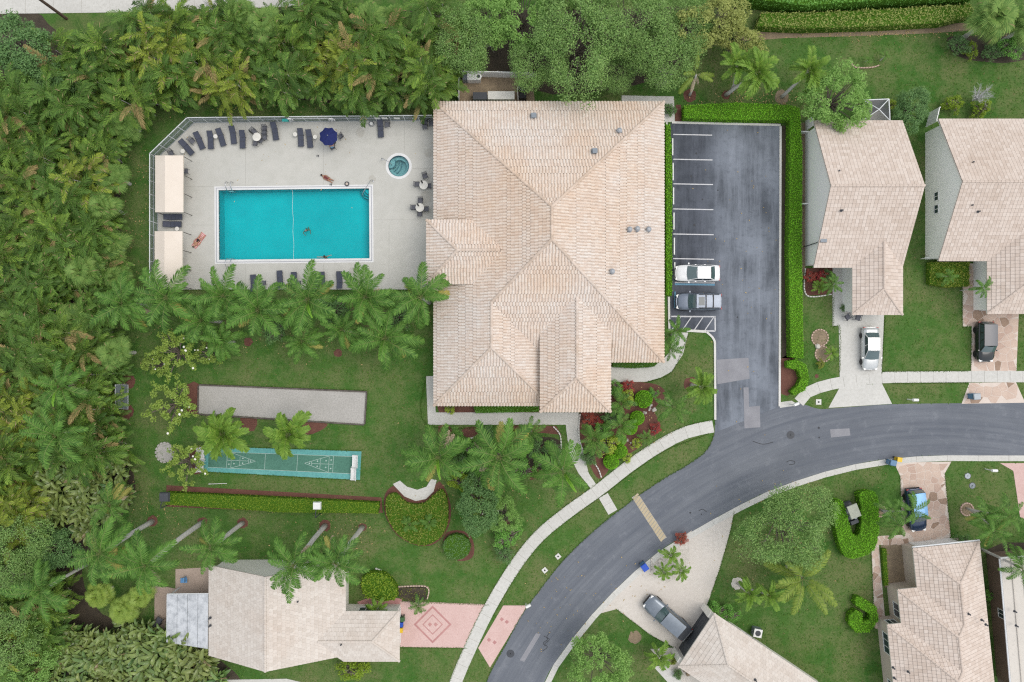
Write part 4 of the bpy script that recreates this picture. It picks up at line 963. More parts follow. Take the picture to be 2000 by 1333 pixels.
m_ = MB(); m_.lathe([(.08, .05), (.08, .08), (.04, .09)], (-.55, .3, 0), 10); m_.build('foot_plate', M['steel'], o)

# ------------------------------------------------------------------ fences and cabanas
def fence(name, label, pts, h, step, panel_mat, post_mat, picket=True, post=.055):
    root = empty(name, (*((pts[0]+pts[-1])/2).to_2d(), 0)); tag(root, label, 'fence')
    def run(a, b):
        d = b-a; L = d.length; n = max(1, round(L/step)); t = d/L; ang = math.atan2(t.y, t.x)
        for i in range(n+1):
            mb = MB(); p = a+d*i/n; mb.box((p.x, p.y, h/2+.02), (post, post, h+.04), ang); mb.box((p.x, p.y, h+.06), (post*1.3, post*1.3, .04), ang); mb.build('post', M[post_mat], root, world=True)
        for i in range(n):
            p, q = a+d*i/n, a+d*(i+1)/n; mid_ = (p+q)/2; l = (q-p).length-post
            mb = MB()
            if picket:
                for z in (h-.06, h*.55, .12): mb.box((mid_.x, mid_.y, z), (l, .045, .06), ang)
                k = int(l/.08)
                for j in range(k): c = p.lerp(q, (j+.5)/k); mb.box((c.x, c.y, h/2), (.026, .028, h-.1), ang)
                stuff(mb.build('picket_panel', M[panel_mat], root, world=True))
                ra = MB(); ra.box((mid_.x, mid_.y, h), (l, .07, .05), ang); ra.build('top_rail', M[post_mat], root, world=True)
            else:
                mb.box((mid_.x, mid_.y, h/2), (l, .05, h-.1), ang); mb.build('panel', M[panel_mat], root, world=True)
                ra = MB(); ra.box((mid_.x, mid_.y, h-.03), (l, .09, .07), ang); ra.build('top_rail', M[post_mat], root, world=True)
    for i in range(len(pts)-1): run(pts[i], pts[i+1])
    return root
M['fence_grey'] = plain('fence_paint_grey', (.40, .44, .47), .5)
fence('pool_fence', 'pale aluminium picket fence round the pool deck', [W(847, 236), W(380, 240.5), W(309, 309), W(309, 566)], 1.75, 1.5, 'fence_grey', 'alu')
fence('yard_fence', 'white panel fence behind the utility yard north of the clubhouse', [W(897, 199), W(899, 150), W(1046, 153)], 1.5, 1.85, 'white', 'white', False, .1)
fence('side_fence', 'short white fence beside the back corner of the gabled house', [W(1573, 256), W(1573, 238)], 1.9, 1.0, 'white', 'white', False, .08)
fence('side_fence', 'short white fence by the back corner of the right edge house', [W(1808, 248), W(1814, 222)], 1.9, .8, 'white', 'white', False, .08)
fence('gate_rail', 'low white gate rail between lot hedge and gabled house wall', [W(1557, 262), W(1572, 262)], .9, .8, 'white', 'white', False, .06)
fence('gate_rail', 'low white gate rail at the hedge halfway along the gabled house', [W(1559, 401), W(1572, 401)], .9, .8, 'white', 'white', False, .06)
fence('gate_rail', 'low white gate rail at the front corner of the right edge house', [W(1798, 506), W(1810, 506)], .9, .8, 'white', 'white', False, .06)

def cabana(px0, px1, py0, py1, bays, label, seam):
    root = empty('cabana_awning', W((px0+px1)/2, (py0+py1)/2)); tag(root, label, 'awning', 'cream cabana awnings')
    def strip(nm, xa, za, xb, zb):
        n = 10; mb = MB(); vv = []
        for j in range(n+1):
            py = py0+(py1-py0)*j/n
            for i in range(4):
                t = i/3; p = W(xa+(xb-xa)*t, py, za+(zb-za)*t); sag = -.03*math.sin(math.pi*t)*(.5+.5*math.cos(j*2*math.pi*bays/n))
                vv.append((p.x, p.y, p.z+sag))
        fs = [(j*4+i, j*4+4+i, j*4+5+i, j*4+i+1) for j in range(n) for i in range(3)]
        mb.add(vv, fs); mb.add([(x, y, z-.015) for x, y, z in vv], [f[::-1] for f in fs]); mb.build(nm, M['awning'], root, True, world=True)
    strip('canopy_back', px0, 2.15, px0+19, 2.62); strip('canopy_front', px0+19.05, 2.62, px1, 2.28)
    mb = MB()
    for a, b in ((W(px1, py0, 2.27), W(px1, py1, 2.27)),):
        vv = [a, b, b-Vector((0, 0, .22)), a-Vector((0, 0, .22))]; mb.add(vv+[v+Vector((-.015, 0, 0)) for v in vv], [(0, 1, 2, 3), (7, 6, 5, 4)])
    mb.build('valance', M['awning'], root, world=True)
    for i in range(bays+1):
        py = py0+1+(py1-py0-2)*i/bays; q = W(px1-1, py, 2.2); b = W(px0+1, py, 2.1)
        mb = MB(); mb.tube([(q.x, q.y, .05), (q.x, q.y, 2.24)], .035, 6); mb.build('post', M['timber'], root, world=True)
        mb = MB(); mb.tube([(b.x, b.y, .0), (b.x, b.y, 2.1)], .035, 6); mb.build('post', M['timber'], root, world=True)
        r = W(px0+19, py, 2.55); mb = MB(); mb.tube([b, r, q], .02, 5); mb.build('rafter', M['alu'], root, world=True)
cabana(303, 357.5, 304, 415, 3, 'upper cream cabana awning along the west pool fence', True)
cabana(302, 356, 452, 562, 3, 'lower cream cabana awning beside the sunbather', True)

# ------------------------------------------------------------------ deck furniture
Z0 = .05
def lounger_proto():
    root = empty('sun_lounger', (0, 0, 0))
    mb = MB()      # frame rails, head towards +y
    for s in (-.3, .3): mb.tube([(s, -.95, .32), (s, .25, .32)], .02, 6); mb.tube([(s, .25, .32), (s, .93, .62)], .018, 6)
    mb.tube([(-.3, -.95, .32), (.3, -.95, .32)], .02, 6); mb.tube([(-.3, .93, .62), (.3, .93, .62)], .018, 6); mb.build('frame', M['dkgrey'], root)
    for x, y, z in ((-.28, -.8, .32), (.28, -.8, .32), (-.28, .3, .32), (.28, .3, .32)):
        mb = MB(); mb.tube([(x, y, 0), (x, y, z)], .02, 6); mb.build('leg', M['dkgrey'], root)
    mb = MB(); vv = []
    for y, z in ((-.95, .335), (-.5, .31), (0, .31), (.25, .335)):
        for x in (-.31, 0, .31): vv.append((x, y, z-(.012 if x == 0 else 0)))
    f = [(j*3+i, j*3+i+1, j*3+i+4, j*3+i+3) for j in range(3) for i in range(2)]; mb.add(vv, f); mb.add([(x, y, z-.02) for x, y, z in vv], [q[::-1] for q in f]); seat = mb.build('seat', M['sling'], root)
    mb = MB(); vv = []
    for y, z in ((.26, .34), (.6, .47), (.94, .635)):
        for x in (-.31, 0, .31): vv.append((x, y, z-(.012 if x == 0 else 0)))
    f = [(j*3+i, j*3+i+1, j*3+i+4, j*3+i+3) for j in range(2) for i in range(2)]; mb.add(vv, f); mb.add([(x, y, z-.02) for x, y, z in vv], [q[::-1] for q in f]); mb.build('backrest', M['sling'], root)
    mb = MB(); mb.box((0, -.2, .30), (.62, .03, .02)); mb.box((0, .25, .335), (.62, .035, .035)); mb.build('crossbar', M['dkgrey'], root)
    return root
LP = lounger_proto(); used = [False]
def lounger(foot, head, label, group='sun loungers on the pool deck'):
    o = LP if not used[0] else copy_tree(LP); used[0] = True
    f, h = W(*foot, .35), W(*head, .55); c = (f+h)/2; d = h-f
    o.location = (c.x, c.y, Z0); o.rotation_euler = (0, 0, math.atan2(d.y, d.x)-math.pi/2); tag(o, label, 'sun lounger', group)
    return o
top = [((374.6, 300), (353.5, 276)), ((395, 288.5), (383, 261.5)), ((412, 289), (409.5, 258.5)), ((436, 283), (426.5, 254)), ((457, 278), (452.5, 250)), ((474, 288), (472.5, 257)), ((539, 270.5), (533.5, 242.5)), ((588, 283), (586, 255)), ((606, 285.5), (602.5, 257))]
for i, (f, h) in enumerate(top): lounger(f, h, f'{ordn[i]} slate sun lounger from the left in the row under the north fence')
lounger((744, 265.5), (742, 236.5), 'lone slate sun lounger against the north fence beside the hose reel')
lounger((353, 424), (323, 424), 'dark sun lounger half under the upper cabana awning'); lounger((352, 438.5), (321, 438), 'slate sun lounger in the gap between the two cabana awnings')
for i, (x, y) in enumerate(((494.5, 540), (546, 532), (574, 535), (628.5, 534.5), (662.5, 533.5))): lounger((x, y), (x+.5, y+28), f'{ordn[i]} sun lounger from the left in the row along the south palms', 'sun loungers along the south palms')

def chair_proto():
    root = empty('patio_chair', (0, 0, 0))          # back towards +y
    mb = MB(); mb.box((0, 0, .43), (.5, .48, .03)); mb.build('seat', M['sling2'], root)
    mb = MB()
    for k in range(4): mb.box((0, .24+.035*k, .52+.115*k), (.5, .02, .075))
    mb.build('backrest', M['sling2'], root)
    for x in (-.25, .25):
        for y in (-.22, .24):
            mb = MB(); mb.tube([(x, y, 0), (x, y, .62 if y < 0 else .45)], .016, 6); mb.build('leg', M['black'], root)
        mb = MB(); mb.tube([(x, -.24, .63), (x, .28, .63)], .02, 6); mb.build('armrest', M['black'], root)
        mb = MB(); mb.tube([(x, .24, .45), (x, .37, .92)], .016, 6); mb.build('back_rail', M['black'], root)
    return root
CP = chair_proto(); cused = [False]
def chair(px, py, face, label, z=Z0, group='dark patio chairs', sc=1.0):
    """face: direction in the photo (degrees, 0 right, 90 up) the sitter looks"""
    o = CP if not cused[0] else copy_tree(CP); cused[0] = True
    p = W(px, py, .45); o.location = (p.x, p.y, z); o.rotation_euler = (0, 0, R(face+90)); o.scale = (sc,)*3; tag(o, label, 'chair', group); return o
def round_table(px, py, r, h, label, brolly=False, cat='table', mat='offwhite'):
    p = W(px, py, h); o = empty('round_table', (p.x, p.y, Z0)); tag(o, label, cat, 'round white deck tables')
    mb = MB(); mb.lathe([(r*.96, h-.035), (r, h-.02), (r, h-.005), (r*.97, h)], n=24); mb.build('table_top', M[mat], o)
    if r > .3:
        for k in range(4):
            a = k*math.pi/2+.4; mb = MB(); mb.tube([(r*.75*math.cos(a), r*.75*math.sin(a), 0), (r*.6*math.cos(a), r*.6*math.sin(a), h-.03)], .018, 6); mb.build('leg', M['white'], o)
    else:
        for k in range(3):
            a = k*2.094+.4; mb = MB(); mb.tube([(r*.8*math.cos(a), r*.8*math.sin(a), 0), (r*.6*math.cos(a), r*.6*math.sin(a), h-.03)], .014, 6); mb.build('leg', M['white'], o)
    return o
def closed_brolly(px, py, label, hgt=2.1):
    p = W(px, py, .0); o = empty('closed_parasol', (p.x, p.y, Z0)); tag(o, label, 'parasol', 'closed black parasols in the tables')
    mb = MB(); mb.lathe([(.025, .05), (.025, 1.0)], n=8); mb.build('pole', M['grey'], o)
    mb = MB(); mb.lathe([(.07, 1.0), (.1, 1.15), (.085, 1.6), (.05, hgt), (.01, hgt+.1)], n=10); mb.build('canopy', M['black'], o)
    mb = MB(); mb.lathe([(.25, 0), (.25, .06), (.04, .1), (.04, .35)], n=14); mb.build('base', M['dkgrey'], o)
side = [(357, 296, 'small round white side table left of the first lounger'), (421, 267, 'small round white side table between the third and fourth loungers'), (576.5, 263, 'small round white side table left of the lounger pair'),
        (615.5, 268, 'small round white side table between lounger and navy parasol'), (346, 447.5, 'small round white side table at the lower cabana awning')]
for x, y, l in side: round_table(x, y, .23, .45, l, cat='side table')
round_table(501.5, 268, .45, .72, 'round white dining table in the north lounger row'); closed_brolly(501, 267.5, 'closed black parasol in the table of the north lounger row')
round_table(827.5, 362, .46, .72, 'round white dining table nearest the spa'); closed_brolly(827.5, 362, 'closed black parasol in the table nearest the spa')
round_table(820, 406, .46, .72, 'round white dining table beside the clubhouse dormer'); closed_brolly(820, 406, 'closed black parasol in the table by the clubhouse dormer')
chair(496.5, 257.5, -45, 'patio chair above the table in the lounger row'); chair(499, 280.5, 80, 'patio chair below the table in the lounger row'); chair(509, 275, 150, 'patio chair tucked right of the table in the lounger row')
chair(830.5, 344.5, -70, 'patio chair above the table nearest the spa'); chair(815, 360.5, 0, 'patio chair left of the table nearest the spa'); chair(837, 364, 180, 'patio chair right of the table nearest the spa')
chair(821.5, 392.5, -90, 'patio chair above the table by the clubhouse dormer'); chair(808.5, 406, 0, 'patio chair left of the table by the clubhouse dormer'); chair(832, 409, 180, 'patio chair right of the table by the clubhouse dormer'); chair(820.5, 418, 90, 'patio chair below the table by the clubhouse dormer')
chair(375.5, 276, -45, 'patio chair between the first two loungers under the fence'); chair(665, 267, 215, 'patio chair right of the navy parasol'); chair(650, 288, 110, 'patio chair below the navy parasol, under the person in blue')
for i in range(3): chair(517, 252+i*8.5, -90, f'{ordn[i]} from the top of the dark chairs lined up right of the white table', group='chairs lined up right of the table')
for i in range(2): chair(830.5, 241+i*7, -90, ['upper', 'lower'][i]+' of two dark chairs by the fence at the clubhouse corner', group='chairs at the clubhouse corner')
chair(843, 242, -90, 'dark patio chair tight in the corner of fence and clubhouse'); chair(757, 244, -90, 'grey chair right of the lone lounger at the north fence'); chair(335, 300, -60, 'dark chair behind the top end of the upper cabana awning'); chair(363, 335, 0, 'dark chair poking out under the front of the upper awning')
for x, y, l in ((515.5, 552, 'small grey stool between the two leftmost south loungers'), (584, 552, 'small grey stool behind the third south lounger')): chair(x, y, 90, l, sc=.8)
# open navy parasol
o = empty('open_parasol', (*W(641, 266.5, 2.2).to_2d(), Z0)); tag(o, 'open navy octagonal parasol over a deck table', 'parasol')
RP = 1.02; zc, zr_ = 2.45, 2.05
for k in range(8):
    a0, a1 = 2*math.pi*(k+.5)/8, 2*math.pi*(k+1.5)/8; mb = MB(); vv = []
    for t in (0, .35, .7, 1):
        for s in (0, .5, 1):
            a = a0+(a1-a0)*s; sc_ = 1-(.06*t if s == .5 else 0); rr_ = RP*t*(math.cos((a1-a0)/2)/math.cos(a-(a0+a1)/2) if s else 1) if False else RP*t
            x = RP*t*((1-s)*math.cos(a0)+s*math.cos(a1))*sc_; y = RP*t*((1-s)*math.sin(a0)+s*math.sin(a1))*sc_
            vv.append((x, y, zc-(zc-zr_)*t**1.15-(.05*t if s == .5 else 0)))
    f = [(j*3+i, j*3+i+3, j*3+i+4, j*3+i+1) for j in range(3) for i in range(2)]; mb.add(vv, f); mb.build('canopy_panel', M['navy_canvas'], o)
    mb = MB(); mb.tube([(0, 0, zc-.03), (RP*math.cos(a0), RP*math.sin(a0), zr_-.02)], .012, 5); mb.build('rib', M['grey'], o)
mb = MB(); mb.lathe([(.025, 0), (.025, 2.4)], n=8); mb.build('pole', M['grey'], o)
mb = MB(); mb.lathe([(.05, 2.42), (.05, 2.5), (.02, 2.54)], n=10); mb.build('finial', M['grey'], o)
mb = MB(); mb.lathe([(.28, 0), (.28, .07), (.05, .11), (.05, .3)], n=14); mb.build('base', M['dkgrey'], o)
round_table(644, 268.5, .45, .72, 'round white table hidden under the open navy parasol')
# things on the fence
for x, l in ((566.5, 'white ring buoy beside a teal box on the north fence'), (648, 'white ring buoy near the navy parasol on the north fence')):
    p = W(x, 233, 1.1); o = empty('ring_buoy', (p.x, W(x, 239).y-.06, 1.15)); tag(o, l, 'ring buoy', 'ring buoys on the fence')
    vv = []; mb = MB()
    for i in range(20):
        for j in range(8):
            a, b = 2*math.pi*i/20, 2*math.pi*j/8; rr_ = .31+.075*math.cos(b); vv.append((rr_*math.cos(a), .07*math.sin(b)-.06, rr_*math.sin(a)))
    mb.add(vv, [(i*8+j, i*8+(j+1) % 8, ((i+1) % 20)*8+(j+1) % 8, ((i+1) % 20)*8+j) for i in range(20) for j in range(8)]); mb.build('ring', M['white'], o, True)
    for k in range(4):
        a = k*math.pi/2+.78; mb = MB(); mb.box((.31*math.cos(a), -.06, .31*math.sin(a)), (.17, .17, .17), 0); mb.build('band', M['red_lens'] if False else M['grey'], o)
p = W(557, 229, 1.35); mb = MB(); mb.box((0, 0, 0), (.55, .2, .5)); mb.box((0, -.09, .27), (.6, .26, .05)); o = mb.build('rescue_box', M['teal']); o.location = (p.x, W(557, 239.5).y-.16, 1.2); tag(o, 'teal box hung on the north fence beside a ring buoy', 'box')
a, b = W(562, 228, 1.5), W(645, 227, 1.5); yy = W(600, 239).y-.06; mb = MB(); mb.tube([(a.x, yy, 1.5), (b.x, yy, 1.5)], .025, 6); mb.tube([(b.x, yy, 1.5), (b.x+.18, yy, 1.58), (b.x+.22, yy, 1.42), (b.x+.06, yy, 1.38)], .015, 5)
o = mb.build('rescue_pole', M['white']); tag(o, 'long white rescue pole hung along the north fence', 'pole')
for x, w_, l in ((737, .55, 'left white notice sign on the north fence'), (751.5, .6, 'middle white notice sign on the north fence'), (775.5, .62, 'right white notice sign on the north fence'), (808, .35, 'small grey notice sign on the north fence')):
    p = W(x, 228, 1.2); mb = MB(); mb.box((0, 0, 0), (w_, .02, .5)); mb.box((0, -.013, 0), (w_-.06, .008, .44)); o = mb.build('notice_sign', M['white'] if w_ > .4 else M['fence_grey']); o.location = (p.x, W(x, 238).y-.06, 1.25); tag(o, l, 'sign', 'notice signs on the fence')
# hose reel
o = empty('hose_reel', W(726, 243)); tag(o, 'coiled grey garden hose at the north fence', 'garden hose'); mb = MB()
pts = [(.22*math.cos(t*.5)*(1+.01*t), .22*math.sin(t*.5)*(1+.01*t), .07+.012*(t % 9)) for t in range(40)]; mb.tube(pts, .025, 6); mb.build('coil', M['grey'], o)
mb = MB(); mb.tube([(-.2, .1, .07), (-.6, .05, .07), (-1.1, .12, .07), (-1.45, .25, .07), (-1.55, .5, .07)], .022, 6); mb.build('tail', M['grey'], o); mb = MB(); mb.lathe([(.13, .05), (.13, .25), (.17, .27)], n=14); mb.build('hub', M['white'], o)
o = empty('ring_bag', W(678, 360)); tag(o, 'dark ring shaped bag lying at the north pool edge', 'bag'); vv = []; mb = MB()
for i in range(16):
    for j in range(6):
        a, b = 2*math.pi*i/16, 2*math.pi*j/6; rr_ = .2+.06*math.cos(b); vv.append((rr_*math.cos(a), rr_*math.sin(a), .13+.06*math.sin(b)))
mb.add(vv, [(i*6+j, ((i+1) % 16)*6+j, ((i+1) % 16)*6+(j+1) % 6, i*6+(j+1) % 6) for i in range(16) for j in range(6)]); mb.build('ring', M['dkgrey'], o, True); mb = MB(); mb.lathe([(.17, .1), (.17, .14)], n=14); mb.build('pouch', M['stucco_tan'], o)
for x, y, l in ((621, 305.5, 'pair of dark sandals on the deck below the loungers'), (646.5, 361.5, 'dark sandals beside the pool edge')):
    o = empty('sandals', W(x, y, 0)+Vector((0, 0, Z0))); tag(o, l, 'sandals', 'sandals on the deck')
    for s in (-1, 1): mb = MB(); mb.prism([(s*.08+.05*math.cos(a)*(1.0 if math.sin(a) > 0 else .8), .14*math.sin(a)) for a in [k*math.pi/6 for k in range(12)]], 0, .03); mb.tube([(s*.08-.045, .03, .02), (s*.08, .06, .06), (s*.08+.045, .03, .02)], .01, 5); mb.build('sandal', M['dkgrey'], o)

# ------------------------------------------------------------------ people
def person(loc, rz, J, label, skin='skin', hair='hair', wear=None, scale=1.0):
    """one continuous skinned body from a joint table; J gives 3-D joints in metres"""
    verts = []; rad = []; edges = []; idx = {}
    def v(n, r): idx[n] = len(verts); verts.append(J[n]); rad.append(r)
    for n, r in (('pelvis', .125), ('belly', .115), ('chest', .135), ('neck', .055), ('head0', .075), ('head1', .092), ('crown', .06)): v(n, r)
    for a, b in (('pelvis', 'belly'), ('belly', 'chest'), ('chest', 'neck'), ('neck', 'head0'), ('head0', 'head1'), ('head1', 'crown')): edges.append((idx[a], idx[b]))
    J2 = dict(J)
    n_ = (Vector(J['head1'])-Vector(J['neck'])); fw = Vector(J.get('face', (0, 0, 1)))
    J['nose'] = tuple(Vector(J['head0']).lerp(Vector(J['head1']), .4)+fw*.105); v('nose', .016); edges.append((idx['head0'], idx['nose']))
    for s in ('l', 'r'):
        for n, r in (('sh', .062), ('el', .042), ('wr', .03), ('hand', .036)): v(s+n, r)
        edges += [(idx['chest'], idx[s+'sh']), (idx[s+'sh'], idx[s+'el']), (idx[s+'el'], idx[s+'wr']), (idx[s+'wr'], idx[s+'hand'])]
        h = Vector(J[s+'hand']); d = (h-Vector(J[s+'wr'])).normalized(); side_ = d.cross(Vector((0, 0, 1)))
        side_ = side_.normalized() if side_.length > .1 else Vector((1, 0, 0))
        for k, (sp, ln) in enumerate(((-.03, .07), (-.01, .085), (.01, .08), (.03, .065), (.05, .03))):
            J[f'{s}f{k}'] = tuple(h+side_*sp*(1 if s == 'l' else -1)+d*ln-Vector((0, 0, .01))); v(f'{s}f{k}', .009); edges.append((idx[s+'hand'], idx[f'{s}f{k}']))
        for n, r in (('hip', .095), ('kn', .062), ('an', .042), ('toe', .035)): v(s+n, r)
        edges += [(idx['pelvis'], idx[s+'hip']), (idx[s+'hip'], idx[s+'kn']), (idx[s+'kn'], idx[s+'an']), (idx[s+'an'], idx[s+'toe'])]
    me = bpy.data.meshes.new('person'); me.from_pydata(verts, edges, []); me.materials.append(M[skin])
    o = bpy.data.objects.new('person', me); C.objects.link(o)
    sk = o.modifiers.new('skin', 'SKIN'); sk.use_smooth_shade = True
    for i, sv in enumerate(me.skin_vertices[0].data): sv.radius = (rad[i], rad[i]); sv.use_root = (i == 0)
    sub = o.modifiers.new('sub', 'SUBSURF'); sub.levels = 2; sub.render_levels = 2
    o.location = loc; o.rotation_euler = (0, 0, rz); o.scale = (scale,)*3; tag(o, label, 'person')
    # hair cap
    hc = Vector(J['head1']); up = (Vector(J['crown'])-Vector(J['head0'])).normalized(); back = -fw
    mb = MB(); c = hc+up*.035+back*.03
    mb.lathe([(.02, -.1), (.085, -.075), (.112, -.02), (.108, .04), (.075, .085), (.02, .102)], (0, 0, 0), 12)
    q = Vector((0, 0, 1)).rotation_difference((up*.6+back*.7).normalized()); mb.v = [tuple(q @ Vector(p)+c) for p in mb.v]; mb.build('hair', M[hair], o, True)
    for s in (-1, 1):
        mb = MB(); sd = up.cross(fw).normalized(); e_ = Vector(J['head0']).lerp(Vector(J['head1']), .75)+fw*.088+sd*s*.032
        mb.lathe([(.004, -.012), (.012, 0), (.004, .012)], tuple(e_), 8); mb.build('eye', M['black'], o, True)
    for nm, mat, ring_ in (wear or []):
        mb = MB()
        for pts, rs in ring_: mb.tube(pts, rs, 12)
        mb.build(nm, mat, o, True)
    return o
M['towel'] = surf('striped_red_towel', [(.55, .18, .20), (.70, .55, .52), (.62, .36, .36)], (6, 9))
M['black_swim'] = plain('black_swimwear', (.02, .015, .02), .7); M['red_swim'] = plain('dark_red_swimwear', (.16, .03, .035), .7); M['blue_shirt'] = plain('blue_white_shirt', (.16, .36, .55), .8); M['white_cloth'] = plain('white_cloth', (.7, .72, .74), .8)
def lying(spread=.12, arm=.16, prone=False):
    z = .13; f = (0, 0, -1) if prone else (0, 0, 1)
    J = dict(pelvis=(0, 0, z), belly=(0, .17, z), chest=(0, .38, z+.01), neck=(0, .56, z+.02), head0=(0, .64, z+.03), head1=(0, .74, z+.04), crown=(0, .8, z+.04), face=f)
    for s, k in (('l', -1), ('r', 1)):
        J.update({s+'sh': (k*.17, .46, z), s+'el': (k*(.17+arm), .24, z-.03), s+'wr': (k*(.16+arm*.9), 0, z-.06), s+'hand': (k*(.15+arm*.8), -.08, z-.06),
                  s+'hip': (k*.09, -.06, z), s+'kn': (k*(.1+spread*.5), -.48, z+(.02 if prone else .05)), s+'an': (k*(.1+spread), -.9, z-.05), s+'toe': (k*(.13+spread), -1.0, z+(-.07 if prone else .06))})
    return J
# sunbather on a striped towel lounger near the lower awning: head at lower left
hd, ft = W(376.5, 486), W(399, 457); d_ = hd-ft; rz = math.atan2(d_.y, d_.x)-math.pi/2; c_ = (hd+ft)/2
tw = MB(); nx_ = 9
for i in range(nx_): tw.box((-.3+.6*(i+.5)/nx_, -.1, .012), (.6/nx_, 1.85, .02), 0, i % 2)
o = tw.build('beach_towel', [plain('towel_red', (.52, .13, .15), .9), plain('towel_white', (.70, .56, .52), .9)]); o.location = (c_.x, c_.y, Z0); o.rotation_euler = (0, 0, rz); tag(o, 'red and white striped towel under the sunbather by the lower awning', 'towel')
J = lying(.16, .2)
person((c_.x, c_.y, Z0-.02), rz, J, 'sunbather on a striped towel in dark swimwear near the lower awning', wear=[('swim_shorts', M['black_swim'], [([(0, .12, .13), (0, 0, .13), (0, -.1, .13)], [.13, .145, .13]), ([(-.09, -.06, .13), (-.1, -.2, .14)], [.108, .095]), ([(.09, -.06, .13), (.1, -.2, .14)], [.108, .095])])])
hd, ft = W(632, 345), W(650, 355.5); d_ = hd-ft; rz = math.atan2(d_.y, d_.x)-math.pi/2; c_ = (hd+ft)/2
J = lying(.05, .06, True)
for s in ('l', 'r'): k = -1 if s == 'l' else 1; J[s+'kn'] = (k*.12, -.42, .13); J[s+'an'] = (k*.14, -.7, .22); J[s+'toe'] = (k*.14, -.66, .33)
person((c_.x, c_.y, Z0-.02), rz, J, 'person lying face down on the deck above the pool in dark red swimwear', 'skin2', wear=[('swimsuit', M['red_swim'], [([(0, .42, .135), (0, .2, .13), (0, 0, .13), (0, -.1, .13)], [.148, .132, .145, .12])])])
# swimmer in mid pool
def floating():
    z = -.28
    J = dict(pelvis=(0, -.1, z-.35), belly=(0, -.03, z-.18), chest=(0, .05, z+.02), neck=(0, .1, z+.2), head0=(0, .12, z+.27), head1=(0, .13, z+.37), crown=(0, .13, z+.44), face=(0, 1, .1))
    for s, k in (('l', -1), ('r', 1)):
        J.update({s+'sh': (k*.18, .06, z+.12), s+'el': (k*.42, .18, z+.1), s+'wr': (k*.34, .42, z+.08), s+'hand': (k*.3, .5, z+.07), s+'hip': (k*.09, -.12, z-.42), s+'kn': (k*.14, -.1, z-.75), s+'an': (k*.14, -.4, z-.8), s+'toe': (k*.14, -.5, z-.82)})
    return J
p = W(597, 449); person((p.x, p.y, 0), R(200), floating(), 'swimmer with dark hair treading water in the middle of the pool', 'skin2', 'hairg', wear=[('swim_trunks', M['black_swim'], [([(0, -.06, -.5), (0, -.1, -.66)], [.13, .14])])])
J = floating()
for s, k in (('l', -1), ('r', 1)): J[s+'el'] = (k*.46, .1, .0); J[s+'wr'] = (k*.66, .12, .06); J[s+'hand'] = (k*.74, .12, .08)
p = W(634, 503); person((p.x, p.y, 0), R(8), J, 'bather resting arms on the south pool coping', 'skin', 'hair', wear=[('swimsuit', M['red_swim'], [([(0, .06, -.2), (0, -.03, -.45), (0, -.1, -.64)], [.145, .13, .14])])])
# seated person below the navy parasol
z = .55
J = dict(pelvis=(0, 0, z), belly=(0, .02, z+.16), chest=(0, .03, z+.38), neck=(0, .02, z+.56), head0=(0, 0, z+.63), head1=(0, -.01, z+.73), crown=(0, -.01, z+.8), face=(0, -1, 0))
for s, k in (('l', -1), ('r', 1)): J.update({s+'sh': (k*.17, .03, z+.48), s+'el': (k*.25, -.08, z+.25), s+'wr': (k*.2, -.28, z+.17), s+'hand': (k*.18, -.36, z+.16), s+'hip': (k*.09, -.03, z), s+'kn': (k*.13, -.45, z+.02), s+'an': (k*.13, -.5, .1), s+'toe': (k*.13, -.62, .06)})
p = W(649, 287.5, .6); person((p.x, p.y, Z0-.02), R(195), J, 'person in blue and white seated below the navy parasol', 'skin', 'hairg',
    wear=[('shirt', M['blue_shirt'], [([(0, .0, z-.04), (0, .02, z+.16), (0, .03, z+.38), (0, .025, z+.5)], [.145, .14, .16, .1])]), ('trousers', M['white_cloth'], [([(-.09, .02, z), (-.13, -.45, z+.02), (-.13, -.5, .18)], [.115, .085, .07]), ([(.09, .02, z), (.13, -.45, z+.02), (.13, -.5, .18)], [.115, .085, .07])])])

# ------------------------------------------------------------------ vehicles
def wheel(parent, x, y, r=.33, side_=1, w=.22):
    mb = MB(); prof = [(r*.62, -w/2), (r*.94, -w/2), (r, -w*.3), (r, w*.3), (r*.94, w/2), (r*.62, w/2)]
    mb.lathe(prof, n=18); mb.v = [(a+x, c+y, b+r) for a, b, c in mb.v]; t = mb.build('wheel', M['black'], parent, True)
    mb = MB(); mb.lathe([(r*.62, -w*.5), (r*.62, w*.42), (r*.5, w*.46), (r*.15, w*.40)], n=14); mb.v = [(a+x, (c if side_ > 0 else -c)+y, b+r) for a, b, c in mb.v]; mb.build('rim', M['steel'], t, True)
def loft(mb, secs, closed_ends=True):
    n = len(secs[0]); vv = [p for s in secs for p in s]
    fs = [(i*n+k, i*n+k+1, (i+1)*n+k+1, (i+1)*n+k) for i in range(len(secs)-1) for k in range(n-1)]
    if closed_ends: fs += [tuple(range(n)), tuple(range((len(secs)-1)*n+n-1, (len(secs)-1)*n-1, -1))]
    return mb.add(vv, fs)
def quadgrid(mb, a, b, c, d, bulge, n=5, m=4, push=Vector((0, 0, 0))):
    """curved pane: a-b lower edge, d-c upper edge"""
    vv = []
    for j in range(m+1):
        for i in range(n+1):
            s, t = i/n, j/m; p = (a.lerp(b, s)).lerp(d.lerp(c, s), t); vv.append(p+bulge*(4*s*(1-s))+push)
    fs = [(j*(n+1)+i, j*(n+1)+i+1, (j+1)*(n+1)+i+1, (j+1)*(n+1)+i) for j in range(m) for i in range(n)]
    return mb.add(vv, fs)
